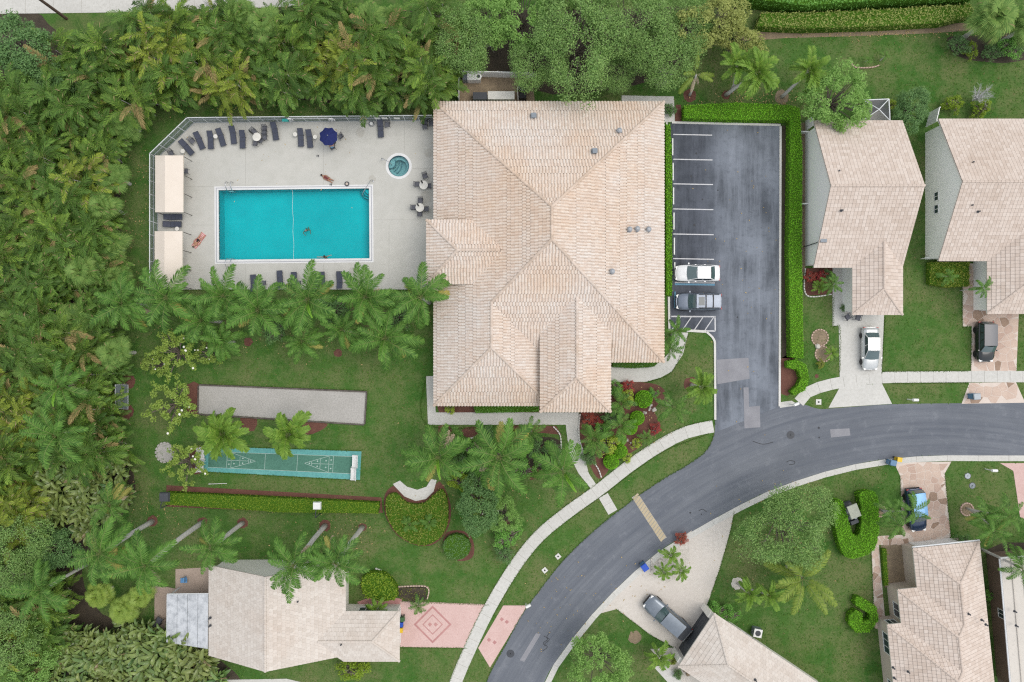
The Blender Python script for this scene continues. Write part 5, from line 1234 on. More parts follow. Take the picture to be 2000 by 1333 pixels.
def car(name, label, px, py, heading, L, Wd, H, paint, kind='sedan', roofcol=None, sunroof=False, rails=False):
    """heading: photo direction of the nose in degrees (0 right, 90 up)"""
    root = empty(name, W(px, py, .6)*Vector((1, 1, 0)) if False else Vector((W(px, py, .9).x, W(px, py, .9).y, .01)), R(heading)); tag(root, label, 'car' if kind != 'pickup' else 'pickup truck', 'parked vehicles')
    h = L/2; w = Wd/2
    if kind == 'sedan': belt, hood, xs = .92, .86, dict(wb=.24, wt=.03, rt=-.25, rb=-.37); deck_ = .93
    elif kind == 'suv': belt, hood, xs = 1.05, 1.02, dict(wb=.24, wt=.09, rt=-.42, rb=-.465); deck_ = 1.02
    else: belt, hood, xs = 1.15, 1.12, dict(wb=.20, wt=.10, rt=-.30, rb=-.335); deck_ = 1.05
    wb, wt, rt, rb = [xs[k]*L for k in ('wb', 'wt', 'rt', 'rb')]
    # body: stations front to back
    st = []
    prof = [(-h, .80, .55, deck_-.18), (-h+.08, .90, .38, deck_-.06), (-h+.35, .96, .25, deck_), (-h*.62, 1.0, .22, deck_+.02), (-h*.2, 1.0, .22, belt), (h*.2, 1.0, .22, belt), (h*.48, .99, .22, belt-.02 if kind != 'sedan' else .92), (h*.75, .965, .24, hood-.05), (h-.3, .90, .28, hood-.13), (h-.1, .78, .38, hood-.22), (h, .62, .46, hood-.34)]
    for x, ws, zb, zt in prof:
        a = w*ws; sec = [(x, -a*.92, zb), (x, -a, zb+(zt-zb)*.35), (x, -a*.985, zb+(zt-zb)*.72), (x, -a*.90, zt-.03), (x, -a*.55, zt+.015), (x, 0, zt+.03), (x, a*.55, zt+.015), (x, a*.90, zt-.03), (x, a*.985, zb+(zt-zb)*.72), (x, a, zb+(zt-zb)*.35), (x, a*.92, zb)]
        st.append([Vector(p) for p in sec])
    mb = MB(); loft(mb, st); body = mb.build('body', paint, root, True)
    mb = MB(); mb.box((0, 0, .28), (L*.86, Wd*.86, .16)); mb.build('underbody', M['black'], root)
    # cabin shell
    zb = belt-.02; wbw, wtw = w*.88, w*.70 if kind == 'sedan' else w*.76
    mb = MB()
    B = [Vector((wb, -wbw, zb)), Vector((wb, wbw, zb)), Vector((rb, wbw, zb)), Vector((rb, -wbw, zb))]
    T = [Vector((wt, -wtw, H-.03)), Vector((wt, wtw, H-.03)), Vector((rt, wtw, H-.03)), Vector((rt, -wtw, H-.03))]
    mb.add(B+T, [(0, 1, 5, 4), (1, 2, 6, 5), (2, 3, 7, 6), (3, 0, 4, 7), (4, 5, 6, 7)]); mb.build('cabin', paint, root)
    mb = MB(); quadgrid(mb, T[3]+Vector((-.04, -.02, 0)), T[0]+Vector((.04, -.02, 0)), T[1]+Vector((.04, .02, 0)), T[2]+Vector((-.04, .02, 0)), Vector((0, 0, .012)), 5, 5, Vector((0, 0, .012)))
    for i, v_ in enumerate(mb.v): yy = v_[1]/wtw; mb.v[i] = (v_[0], v_[1], v_[2]+.04*(1-yy*yy))
    mb.build('roof', roofcol or paint, root, True)
    up = Vector((0, 0, 1))
    def pane(nm, a, b, c, d, inset, bulge, out):
        ctr = (a+b+c+d)/4; q = [p.lerp(ctr, inset) for p in (a, b, c, d)]; m_ = MB(); quadgrid(m_, *q, bulge, 5, 3, out); return m_.build(nm, M['carglass'], root, True)
    pane('windscreen', B[0], B[1], T[1], T[0], .07, Vector((.10, 0, .03)), Vector((.02, 0, .02)))
    pane('rear_window', B[2], B[3], T[3], T[2], .10, Vector((-.06, 0, .02)), Vector((-.02, 0, .015)))
    for s, (i, j) in ((-1, (3, 0)), (1, (1, 2))):
        b0, b1, t1, t0 = B[i], B[j], T[j], T[i]; mid_ = (lambda p, q, t: p.lerp(q, t))
        for k, (u0, u1) in enumerate(((.06, .49), (.53, .94)) if kind != 'suv' else ((.04, .33), (.36, .64), (.67, .95))):
            a, b = b0.lerp(b1, u0), b0.lerp(b1, u1); c, d = t0.lerp(t1, u1), t0.lerp(t1, u0); m_ = MB()
            sh = Vector((0, s*.012, .006)); lo = .1; quadgrid(m_, (a.lerp(d, lo))+sh, (b.lerp(c, lo))+sh, (b.lerp(c, .9))+sh, (a.lerp(d, .9))+sh, Vector((0, s*.01, 0)), 3, 2); m_.build('side_window', M['glass'], root, True)
        mb = MB(); mb.box((wb-.12, s*(w+.10), belt+.02), (.14, .2, .13), 0, 0, .8); mb.build('mirror', paint, root)
        mb = MB(); mb.box((.05*L, s*(w*.99), belt-.17), (.18, .03, .03)); mb.box((-.16*L, s*(w*.99), belt-.17), (.18, .03, .03)); mb.build('door_handle', M['steel'] if kind == 'sedan' else M['black'], root)
        mb = MB(); mb.box((h-.17, s*w*.62, hood-.26), (.26, .34, .12), -s*.35); mb.build('headlight', M['lead_light'], root)
        mb = MB(); mb.box((-h+.06, s*w*.72, deck_-.2), (.12, .3, .14), s*.15); mb.build('tail_light', M['red_lens'], root)
        for x in (h*.62, -h*.60): wheel(root, x, s*(w-.10), .33 if kind == 'sedan' else .38, s)
    mb = MB(); mb.box((h-.03, 0, .48), (.1, Wd*.62, .18)); mb.build('grille', M['black'], root)
    mb = MB(); mb.box((-h+.02, 0, .45), (.1, Wd*.8, .2)); mb.build('rear_bumper', M['black'] if kind != 'sedan' else paint, root)
    if sunroof: mb = MB(); mb.box((wt-.50, 0, H+.035), (.62, wtw*1.25, .02)); mb.build('sunroof', M['glass'], root)
    if rails:
        for s in (-1, 1): mb = MB(); mb.tube([(wt-.2, s*wtw*.97, H+.02), (wt-.25, s*wtw*.97, H+.08), (rt+.2, s*wtw*.97, H+.08), (rt+.1, s*wtw*.97, H+.02)], .025, 5); mb.build('roof_rail', M['black'], root)
        for x in (wt-.95, rt+.75): mb = MB(); mb.box((x, 0, H+.09), (.09, wtw*1.95, .03)); mb.build('cross_bar', M['black'], root)
    return root
def paint(nm, col, metal=.0, rough=.28): return plain(nm, col, rough, metal, .5, .6)
car('parked_car', 'white sedan in the car park', 1363.5, 533.5, 180, 4.75, 1.82, 1.42, paint('white_car_paint', (.78, .79, .79)))
car('parked_car', 'grey estate car with roof rails and sunroof beside the hatched bay', 1365.5, 589.5, 180, 4.85, 1.88, 1.68, paint('slate_car_paint', (.17, .20, .25), .5), 'suv', None, True, True)
car('parked_car', 'silver sedan on the plain concrete driveway', 1702.5, 681.5, -90, 4.6, 1.78, 1.42, paint('silver_car_paint', (.55, .57, .57), .35))
car('parked_car', 'black off-roader on the flagstone driveway at the right edge', 1927, 668, -90, 4.3, 1.8, 1.62, paint('black_car_paint', (.012, .016, .018), .1, .18), 'suv', paint('black_roof_paint', (.022, .028, .04), .3, .2))
car('parked_car', 'blue roofed dark car partly hidden by a palm on the flagstone driveway', 1791, 997, -83, 4.6, 1.85, 1.66, paint('navy_car_paint', (.02, .04, .085), .3, .18), 'suv', paint('blue_roof_paint', (.10, .27, .48), .3, .2))
# pickup with a short open bed
tk = paint('gunmetal_paint', (.17, .20, .235), .5); o = car('pickup_truck', 'gunmetal pickup truck parked diagonally on the cream driveway', 1303.5, 1207.5, 134+5, 5.7, 1.95, 1.86, tk, 'pickup')
mb = MB(); mb.box((2.62, 0, .78), (.12, 1.5, .16)); mb.build('front_chrome', M['steel'], o)
mb = MB(); mb.box((-2.33, 0, 1.09), (.95, 1.55, .03)); mb.build('load_bed', M['dkgrey'], o)
mb = MB(); mb.box((-2.75, 0, 1.14), (.10, 1.65, .1)); mb.build('tailgate', M['steel'], o)
# golf cart inside the horseshoe hedge
gc = empty('golf_cart', W(1655, 1000), R(-68)); tag(gc, 'golf cart with cream roof standing inside the horseshoe hedge', 'golf cart')
mb = MB(); mb.box((0, 0, .42), (2.4, 1.15, .3), 0, 0, .92); mb.box((.95, 0, .68), (.5, 1.1, .45), 0, 0, .75); mb.build('body', M['dkgrey'], gc)
mb = MB(); mb.box((-.15, 0, .72), (.55, 1.05, .16)); mb.build('seat', M['grey'], gc); mb = MB(); mb.box((-.5, 0, 1.0), (.14, 1.05, .5)); mb.build('backrest', M['grey'], gc)
mb = MB(); mb.box((-.55, 0, 1.88), (1.45, 1.15, .06), 0, 0, .93); mb.build('roof', plain('cart_roof', (.36, .38, .31), .5), gc)
for x, y in ((.1, -.5), (.1, .5), (-1.15, -.5), (-1.15, .5)): mb = MB(); mb.tube([(x, y, .55), (x, y, 1.88)], .022, 6); mb.build('roof_post', M['black'], gc)
for x, y in ((.8, -.52), (.8, .52), (-.8, -.52), (-.8, .52)): wheel(gc, x, y, .23, 1 if y > 0 else -1, .18)
mb = MB(); mb.tube([(.6, .2, .85), (.45, .2, 1.05)], .02, 6); mb.lathe([(.16, 1.05), (.18, 1.07), (.16, 1.09)], (.45, .2, 0), 14); mb.build('steering_wheel', M['black'], gc)
for dx_, dy_ in ((.2, -.2), (.35, .15)): mb = MB(); mb.lathe([(.05, .8), (.2, .85), (.22, 1.2), (.1, 1.32)], (dx_, dy_, 0), 12); mb.build('golf_bag', M['fence_grey'], gc)

# ------------------------------------------------------------------ courts
bc = struct(flat('bocce_court', [(389, 752), (716, 765), (712, 829), (388, 808)], .014, M['sand']))
def plank(p, q, w, h, parent=None, mat='timber', nm='border_plank'):
    a, b = W(*p), W(*q); c = (a+b)/2; d = b-a; n = max(1, round(d.length/2.4))
    for i in range(n):
        m_ = MB(); m_.box((0, 0, h/2), (d.length/n-.02, w, h), math.atan2(d.y, d.x)); o = m_.build(nm, M[mat], parent); pp = a+d*(i+.5)/n; o.location = (pp.x, pp.y, .012)
plank((389, 752), (717, 765.5), .16, .14, bc); plank((716.5, 767), (712.5, 829), .14, .14, bc); plank((387, 809.5), (711, 830), .14, .12, bc); plank((388, 754), (387, 807), .12, .12, bc)
sc_ = struct(flat('shuffleboard_court', [(396, 872), (706, 882), (703, 938), (392, 921)], .010, M['court_edge']))
CT = [(408, 882.5), (688, 892), (686, 925.5), (406, 913)]
def uv(s, t): a = Vector(CT[0]).lerp(Vector(CT[1]), s); b = Vector(CT[3]).lerp(Vector(CT[2]), s); q = a.lerp(b, t); return (q.x, q.y)
flat('playing_lane', CT, .014, M['court'], 0, sc_)
M['line_court'] = surf('worn_court_paint', [(.45, .55, .50), (.35, .47, .42)], (1.5, 9))
def cl(p, q, w=.75):
    a, b = Vector(uv(*p)), Vector(uv(*q)); t = (b-a).normalized(); n = Vector((-t.y, t.x))*w/2; flat('court_line', [tuple(a+n), tuple(b+n), tuple(b-n), tuple(a-n)], .018, M['line_court'], 0, sc_)
cl((0, 0), (1, 0)); cl((0, 1), (1, 1)); cl((.395, .0), (.395, 1)); cl((.62, 0), (.62, 1))
for sgn, x0 in ((1, .13), (-1, .87)):
    cl((x0, 0), (x0, 1)); cl((x0+sgn*.03, 0), (x0+sgn*.03, 1)); cl((x0+sgn*.03, .02), (x0+sgn*.2, .5)); cl((x0+sgn*.03, .98), (x0+sgn*.2, .5)); cl((x0+sgn*.09, .2), (x0+sgn*.09, .8)); cl((x0+sgn*.15, .36), (x0+sgn*.15, .64)); cl((x0, .5), (x0+sgn*.15, .5))
    for s, t in ((.015, .25), (.015, .75), (.05, .3), (.05, .7), (.11, .35), (.11, .65), (.165, .5)):
        c = uv(x0+sgn*s, t); flat('court_dot', [(c[0]+1.5*math.cos(k*.785), c[1]+1.5*math.sin(k*.785)) for k in range(8)], .0185, M['line_court'], 0, sc_)
def bench(px, py, rz, label, Lb=1.35):
    p = W(px, py, .5); o = empty('slatted_bench', (p.x, p.y, .015), rz); tag(o, label, 'bench', 'white benches at the shuffleboard court')
    for k in range(4): mb = MB(); mb.box((0, -.2+.13*k, .45), (Lb, .115, .04)); mb.build('seat_slat', M['white'], o)
    for k in range(3): mb = MB(); mb.box((0, .28+.05*k, .56+.14*k), (Lb, .035, .11)); mb.build('back_slat', M['white'], o)
    for x in (-Lb*.42, Lb*.42):
        for y in (-.22, .24): mb = MB(); mb.box((x, y, .215), (.07, .07, .43)); mb.build('leg', M['white'], o)
        mb = MB(); mb.box((x, 0, .62), (.07, .55, .04)); mb.build('armrest', M['white'], o)
bench(394, 887, R(92), 'upper white bench at the west end of the shuffleboard court', 1.45); bench(392.5, 912, R(88), 'lower white bench at the west end of the shuffleboard court', 1.2)
bench(692.5, 901.5, R(-92), 'upper white bench at the east end of the shuffleboard court'); bench(689.5, 926.5, R(-92), 'lower white bench at the east end of the shuffleboard court')
def pole_box(px, py, bx, by, hz, size, mat, label, name='floodlight'):
    a, t = W(px, py), W(bx, by, hz); o = empty(name, a); tag(o, label, 'floodlight', 'box floodlights on poles'); l = t-a
    mb = MB(); mb.tube([(0, 0, 0), (0, 0, hz*.7), (l.x*.4, l.y*.4, hz*.95), (l.x, l.y, hz)], .05, 8); mb.build('pole', M['dkgrey'], o)
    mb = MB(); mb.box((l.x, l.y, hz+.1), (size, size*.95, .28), 0, 0, .85); mb.build('lamp_box', M[mat], o); mb = MB(); mb.box((l.x, l.y, hz-.055), (size*.7, size*.7, .03)); mb.build('lens', M['lead_light'], o)
pole_box(331, 985, 322, 971, 2.6, 1.05, 'dkgrey', 'dark box floodlight on a bent pole at the west end of the long hedge'); pole_box(626, 1003, 619.5, 988, 2.6, .85, 'white', 'white box floodlight on a bent pole beside the long hedge')
pole_box(1569, 483, 1607, 468, 4.2, .75, 'vent', 'grey box floodlight on a pole reaching over the gabled house roof')
# utility pole
a = W(130, 37); o = empty('utility_pole', a); tag(o, 'dark wooden utility pole rising beside the top left pavement', 'utility pole')
mb = MB(); mb.tube([(0, 0, -.2), (0, 0, 9.5)], [.17, .12], 10); mb.build('pole', M['wood_pole'], o); mb = MB(); mb.box((0, 0, 9), (2.2, .12, .14), .5); mb.build('crossarm', M['wood_pole'], o)
for k in (-.9, 0, .9): mb = MB(); mb.lathe([(.04, 9.07), (.07, 9.15), (.03, 9.25)], (k*math.cos(.5), k*math.sin(.5), 0), 8); mb.build('insulator', M['white'], o)
# bins
def bin_(px, py, rz, label, mat, lid, s=1.0):
    o = empty('wheelie_bin', W(px, py, .4)*Vector((1, 1, 0)), rz); tag(o, label, 'bin', 'kerbside bins'); mb = MB(); mb.box((0, 0, .5), (.5*s, .55*s, .95*s), 0, 0, 1.15); mb.build('body', M[mat], o)
    mb = MB(); mb.box((0, -.02, .98*s+.02), (.62*s, .7*s, .07), 0, 0, .85); mb.build('lid', M[lid], o); mb = MB(); mb.tube([(-.2*s, .37*s, .95*s), (.2*s, .37*s, .95*s)], .02, 6); mb.build('handle', M['black'], o)
    for x in (-.22*s, .22*s): mb = MB(); mb.lathe([(.1, -.03), (.1, .03)], n=10); mb.v = [(c+x, a+.28*s, b+.1) for a, b, c in mb.v]; mb.build('bin_wheel', M['black'], o)
bin_(1257, 1105, R(35), 'blue wheelie bin on the kerb of the cream driveway', 'bin_blue', 'bin_blue2', 1.1); bin_(1739, 903, R(80), 'pale blue bin at the corner of the flagstone driveway', 'bin_blue', 'bin_blue', 1.0)
bin_(1753, 897, R(80), 'yellow bin on the kerb at the flagstone driveway', 'bin_yellow', 'bin_yellow', .8); bin_(1900, 774, R(95), 'blue grey bin on the flagstone apron near the road', 'bin_blue', 'fence_grey', 1.1)
bin_(784, 1218, 0, 'dark blue bin beside the garage of the cream house', 'bin_blue2', 'bin_blue2', .75); bin_(783.5, 1229, 0, 'yellow bin beside the garage of the cream house', 'bin_yellow', 'bin_yellow', .75); bin_(787, 1208, .2, 'green bin beside the garage of the cream house', 'green_bag', 'green_bag', .7)
# manholes, meter boxes, drains
def manhole(px, py, r, label, mat='grey'):
    o = empty('manhole', W(px, py)); tag(o, label, 'manhole', 'manhole covers'); mb = MB(); mb.lathe([(r*1.2, .009), (r*1.2, .018)], n=20); mb.build('frame', M['dkgrey'], o); mb = MB(); mb.lathe([(r, .018), (r, .024)], n=20)
    for k in range(4): mb.box((0, 0, .026), (r*1.5, .05, .006), k*.785)
    mb.build('cover', M[mat], o)
manhole(1544, 850, .36, 'round manhole cover in the road east of the junction', 'dkgrey'); manhole(997, 1277, .36, 'round manhole cover in the lower road by the pink driveway', 'dkgrey'); manhole(1890, 930, .3, 'pale round utility cover on the lawn at the right', 'fence_grey'); manhole(1899, 949, .3, 'dark round utility cover on the lawn at the right', 'vent')
def pad(px, py, s, label, rz=0):
    o = empty('meter_pad', W(px, py), rz); tag(o, label, 'meter pad', 'concrete meter pads on the verge'); mb = MB(); mb.box((0, 0, .03), (s, s, .06)); mb.build('slab_pad', M['kerb'], o); mb = MB(); mb.lathe([(s*.18, .06), (s*.18, .068)], n=12); mb.build('lid', M['black'], o)
pad(1090, 1087, .52, 'upper concrete meter pad on the verge of the bend', .7); pad(1064, 1114, .52, 'lower concrete meter pad on the verge of the bend', .7); pad(1598.5, 785.5, .58, 'square concrete meter pad in the grass by the driveway apron', 0)
def mailbox(px, py, rz, label):
    o = empty('mailbox', W(px, py), rz); tag(o, label, 'mailbox', 'white mailboxes'); mb = MB(); mb.box((0, 0, .5), (.1, .1, 1.0)); mb.box((.2, 0, .8), (.5, .08, .08)); mb.build('post', M['white'], o)
    mb = MB(); vv = []
    for x in (0, .55):
        for k in range(7): a = math.pi*k/6; vv.append((x, .15*math.cos(a), 1.1+.13*math.sin(a)))
        vv += [(x, -.15, .95), (x, .15, .95)]
    mb.add(vv, [tuple(range(8, -1, -1)), tuple(range(9, 18))] + [(k, (k+1) % 9, (k+1) % 9+9, k+9) for k in range(9)]); mb.build('box', M['white'], o)
mailbox(1772, 780, 0, 'white mailbox by the road between the two driveways'); mailbox(1924, 916, 0, 'white mailbox on the lawn right of the lower flagstone driveway'); mailbox(1543, 790, .4, 'white mailbox at the corner of the car park entrance'); mailbox(1027, 1179, .5, 'white mailbox at the top corner of the pink driveway')
# utility yard
o = empty('ac_unit', W(924, 157)); tag(o, 'white air conditioner box with round fan against the yard fence', 'air conditioner'); mb = MB(); mb.box((0, 0, .5), (1.15, .7, 1.0)); mb.build('casing', M['white'], o); mb = MB(); mb.lathe([(.36, 1.0), (.36, 1.06), (.3, 1.07)], (.62, 0, 0), 18); mb.box((.6, 0, .5), (.5, .66, .98)); mb.build('fan_housing', M['white'], o); mb = MB(); mb.lathe([(.2, 1.07), (.2, 1.08)], (.62, 0, 0), 14); mb.build('fan_grille', M['dkgrey'], o)
mb = MB(); mb.box((-.85, 0, .45), (.5, .62, .9), 0, 0, .9); mb.build('plenum', M['vent'], o)
o = empty('pool_pump', W(1021, 183)); tag(o, 'black pool pump and filter with coiled pipe north of the clubhouse', 'pool pump'); mb = MB(); mb.lathe([(.42, 0), (.45, .1), (.45, .85), (.3, 1.05), (.1, 1.1)], (0, .35, 0), 18); mb.build('filter_tank', M['black'], o)
mb = MB(); mb.box((0, -.45, .35), (.8, .7, .7), 0, 0, .9); mb.build('pump_housing', M['black'], o); mb = MB(); mb.tube([(-.5, -.8, .3), (-.55, 0, .35), (-.55, .6, .4), (-.3, .75, .5)], .06, 8); mb.build('pipe', M['offwhite'], o); mb = MB(); mb.tube([(.42*math.cos(t*.4), .35+.42*math.sin(t*.4), 1.0+.01*t) for t in range(14)], .03, 6); mb.build('coil', M['grey'], o)
o = empty('storage_locker', W(979, 192)); tag(o, 'long pale storage locker under the north eave of the clubhouse', 'storage locker'); mb = MB(); mb.box((0, 0, .4), (2.8, .8, .8)); mb.build('chest', M['offwhite'], o); mb = MB(); mb.box((0, 0, .83), (2.86, .86, .06)); mb.build('lid', M['offwhite'], o)
o = empty('equipment_box', W(938, 193)); tag(o, 'dark green grey equipment box beside the pale locker', 'equipment box'); mb = MB(); mb.box((0, 0, .4), (1.5, .75, .8), 0, 0, .96); mb.build('casing', M['vent'], o); mb = MB(); mb.box((0, 0, .83), (1.5, .76, .05)); mb.build('lid', M['dkgrey'], o)
o = empty('ac_unit', W(1475, 1231)); tag(o, 'square white topped air conditioner beside the diagonal house', 'air conditioner'); mb = MB(); mb.box((0, 0, .4), (.85, .85, .8), -.2); mb.build('casing', M['vent'], o); mb = MB(); mb.box((0, 0, .83), (.88, .88, .06), -.2); mb.build('top', M['white'], o); mb = MB(); mb.lathe([(.3, .86), (.3, .875)], n=16); mb.build('fan_grille', M['dkgrey'], o)
# small park furniture
o = empty('trellis_panel', W(237, 770)); tag(o, 'grey leaning screen panel in a white frame at the thicket edge', 'screen panel')
mb = MB(); q = [W(225, 752, 2.2), W(250, 752, .4), W(250, 800, .4), W(225, 798, 2.2)]; mb.add(q+[p-Vector((0, 0, .04)) for p in q], [(0, 3, 2, 1), (4, 5, 6, 7)]); mb.build('mesh_panel', M['vent'], o, world=True)
mb = MB(); mb.tube(q+[q[0]], .03, 6); mb.build('frame', M['alu'], o, world=True)
for p in (q[0], q[3]): mb = MB(); mb.tube([(p.x, p.y, 0), p], .03, 6); mb.build('post', M['grey'], o, world=True)
o = empty('low_rail', W(427, 945)); tag(o, 'low white rail lying on the lawn north of the long hedge', 'rail'); mb = MB(); mb.tube([(-1.0, 0, .25), (1.0, .08, .25)], .03, 6); mb.build('rail', M['white'], o)
for x in (-.9, .9): mb = MB(); mb.tube([(x, .04, 0), (x, .04, .25)], .025, 6); mb.build('leg', M['white'], o)
for i, (px, py, rz) in enumerate(((1655, 620, 35), (1675, 621, -15))):
    chair(px, py, -90+rz, ['dark garden chair turned left at the garage corner', 'dark garden chair under the garage eave beside the driveway'][i], .03, 'garden chairs by the garage', 1.15)
chair(312, 1212, 60, 'brown lounge chair on the patio left of the metal patio roof', .03, 'patio seats at the cream house', 1.3); 
mb = MB(); mb.box((0, 0, .3), (.7, .5, .08)); mb.box((.25, .2, .6), (.1, .5, .6)); o = mb.build('pool_float', plain('blue_float', (.12, .30, .55), .5)); o.location = W(362, 1132)+Vector((0, 0, .03)); tag(o, 'small blue folded seat on the patio north of the metal roof', 'folding seat')
# lanai cage on the gabled house
o = empty('screen_enclosure', W(1709, 222)); tag(o, 'white framed screen enclosure at the back of the gabled house', 'screen enclosure')
P_ = [W(1684, 236, 2.5), W(1686, 196, 2.5), W(1736, 194, 2.5), W(1738, 236, 2.5)]; ap = W(1717, 214, 3.2)
mb = MB()
for i in range(4): mb.tube([P_[i], ap], .05, 6)
for i in range(3): mb.tube([P_[i], P_[i+1]], .06, 6)
for p in P_: mb.tube([(p.x, p.y, 0), p], .05, 6)
mb.build('frame', M['alu'], o, world=True)
for i in range(3): mb = MB(); mb.add([P_[i], P_[i+1], ap], [(0, 1, 2)]); mb.build('screen_panel', M['screen_dark'], o, world=True)
struct(flat('patio', [(1683, 240), (1686, 195), (1738, 193), (1740, 240)], .03, M['sand'], .06))

# ------------------------------------------------------------------ plants: leaf and frond meshes
def add_leaflet(mb, p, d, wd, nrm, ln, w, droop, mi=0, fr=0):
    d = d.normalized(); a = p; m_ = p+d*ln*.5-Vector((0, 0, droop*ln*.28)); t = p+d*ln*(1-.12*droop)-Vector((0, 0, droop*ln))
    wd = wd.normalized()
    mb.add([a-wd*w*.22, a+wd*w*.22, m_+wd*w*.5, m_-wd*w*.5, t], [(0, 1, 2, 3), (3, 2, 4)], mi, fr)
def frond_into(mb, Mx, L, a0, droop, nl, ll, lw, fold=.25, ldroop=.45, alpha=(72, 32), rr=.022, p=1.4, bare=.12, jit=.12, bend=0.0, rs=None, lm=0):
    g = rs or rng; fr_ = g.random(); n = 12; P = [Vector((0, 0, 0))]; A = []
    for i in range(n):
        t = (i+.5)/n; a = R(a0-droop*t**p); b = R(bend*t); A.append(a)
        P.append(P[-1]+Vector((math.cos(a)*math.cos(b), math.cos(a)*math.sin(b), math.sin(a)))*(L/n))
    mb.tube([Mx @ q for q in P], [rr*(1-.85*i/n) for i in range(n+1)], 4, 1, False)
    for i in range(nl):
        t = bare+(1-bare)*(i+.5)/nl; k = min(n-1, int(t*n)); q = P[k].lerp(P[k+1], t*n-k); T = (P[k+1]-P[k]).normalized()
        Y = Vector((0, 0, 1)).cross(T); Y = Y.normalized() if Y.length > .05 else Vector((0, 1, 0)); N = T.cross(Y)
        sh = max(.25, math.sin(math.pi*(.16+.80*((t-bare)/(1-bare))))**.6)
        for s in (-1, 1):
            al = R(alpha[0]+(alpha[1]-alpha[0])*t+g.uniform(-8, 8)); d = T*math.cos(al)+Y*s*math.sin(al)+N*(fold+g.uniform(-jit, jit)); d.normalize()
            wd = d.cross(N+Y*s*.2); ln = ll*sh*g.uniform(.85, 1.1)
            R3 = Mx.to_3x3(); add_leaflet(mb, Mx @ q, R3 @ d, R3 @ wd, R3 @ N, ln, lw*g.uniform(.8, 1.15), ldroop*g.uniform(.6, 1.3), lm, fr_)
def fan_into(mb, Mx, pet, a0, r, nseg=22, spread=285, droop=.5, cup=.25, rs=None):
    g = rs or rng; ca, sa = math.cos(R(a0)), math.sin(R(a0)); h = Vector((pet*ca, 0, pet*sa)); mid_ = Vector((pet*.5*ca, 0, pet*.5*sa+.06*pet))
    mb.tube([Mx @ Vector((0, 0, 0)), Mx @ mid_, Mx @ h], [.022, .016, .012], 4, 1, False)
    e1 = Vector((ca, 0, sa*.5-.25)).normalized(); e2 = Vector((0, 1, 0)); N = e1.cross(e2)
    if N.z < 0: N = -N
    for k in range(nseg):
        a = R(-spread/2+spread*(k+.5)/nseg); d = e1*math.cos(a)+e2*math.sin(a)+N*cup; d.normalize(); wd = (-e1*math.sin(a)+e2*math.cos(a))
        ln = r*(1-.22*abs(a)/math.pi)*g.uniform(.9, 1.08); w = ln*R(spread)/nseg*1.05; R3 = Mx.to_3x3()
        p0 = h+d*.04; m1 = h+d*ln*.55-Vector((0, 0, droop*ln*.12)); m2 = h+d*ln*.8-Vector((0, 0, droop*ln*.4)); t = h+d*ln*(.97-.1*droop)-Vector((0, 0, droop*ln*.85))
        vv = [p0-wd*.008, p0+wd*.008, m1+wd*w*.22, m1-wd*w*.22, m2+wd*w*.17, m2-wd*w*.17, t]
        mb.add([Mx @ q for q in vv], [(0, 1, 2, 3), (3, 2, 4, 5), (5, 4, 6)], 0, 0)
def rot(az, loc=(0, 0, 0), sc=1.0): return Matrix.Translation(Vector(loc)) @ Matrix.Rotation(az, 4, 'Z') @ Matrix.Scale(sc, 4)
def paddle_into(mb, Mx, pet, a0, ln, w, droop, rs):
    """banana-like paddle leaf folded along its midrib"""
    n = 6; P = [Vector((pet*math.cos(R(a0)), 0, pet*math.sin(R(a0))))]; mb.tube([Mx @ Vector((0, 0, 0)), Mx @ P[0]], [.03, .02], 4, 1, False)
    for i in range(n): a = R(a0-10-droop*((i+.5)/n)**1.2); P.append(P[-1]+Vector((math.cos(a), 0, math.sin(a)))*ln/n)
    vv = []
    for i, q in enumerate(P):
        t = i/n; ww = w*(math.sin(math.pi*min(1, .06+.94*t))**.55 if t < 1 else 0)*.5; up = .30*ww
        vv += [q+Vector((0, -ww, up+rs.uniform(-.03, .03))), q, q+Vector((0, ww, up+rs.uniform(-.03, .03)))]
    mb.add([Mx @ v_ for v_ in vv], [(i*3+j, i*3+j+3, i*3+j+4, i*3+j+1) for i in range(n) for j in range(2)], 0, 0)
def leaf_cloud(mb, centres, per, rad, size, rs, flat_=.5, mi=0, squash=.75):
    for c in centres:
        for _ in range(per):
            d = Vector((rs.gauss(0, 1), rs.gauss(0, 1), rs.gauss(0, 1)*squash)); d = d.normalized()*rad*rs.random()**.45; p = c+d
            n = Vector((rs.gauss(0, flat_), rs.gauss(0, flat_), 1))+d.normalized()*.6; n.normalize()
            a = n.cross(Vector((rs.gauss(0, 1), rs.gauss(0, 1), rs.gauss(0, 1)))); a = a.normalized() if a.length > .01 else Vector((1, 0, 0)); b = n.cross(a)
            s = size*rs.uniform(.6, 1.25); k = .42
            mb.add([p-a*s*.5, p+b*s*k*.5, p+a*s*.5, p-b*s*k*.5], [(0, 1, 2, 3)], mi, 0)
def plant(name, label, cat, group, p, parts_, rz=0.0, sc=1.0):
    o = empty(name, (p.x, p.y, 0), rz); o.scale = sc if hasattr(sc, '__len__') else (sc,)*3; tag(o, label, cat, group)
    for nm, me in parts_:
        c_ = inst(nm, me, o)
        if nm in ('twigs', 'blossoms'): stuff(c_)
    return o

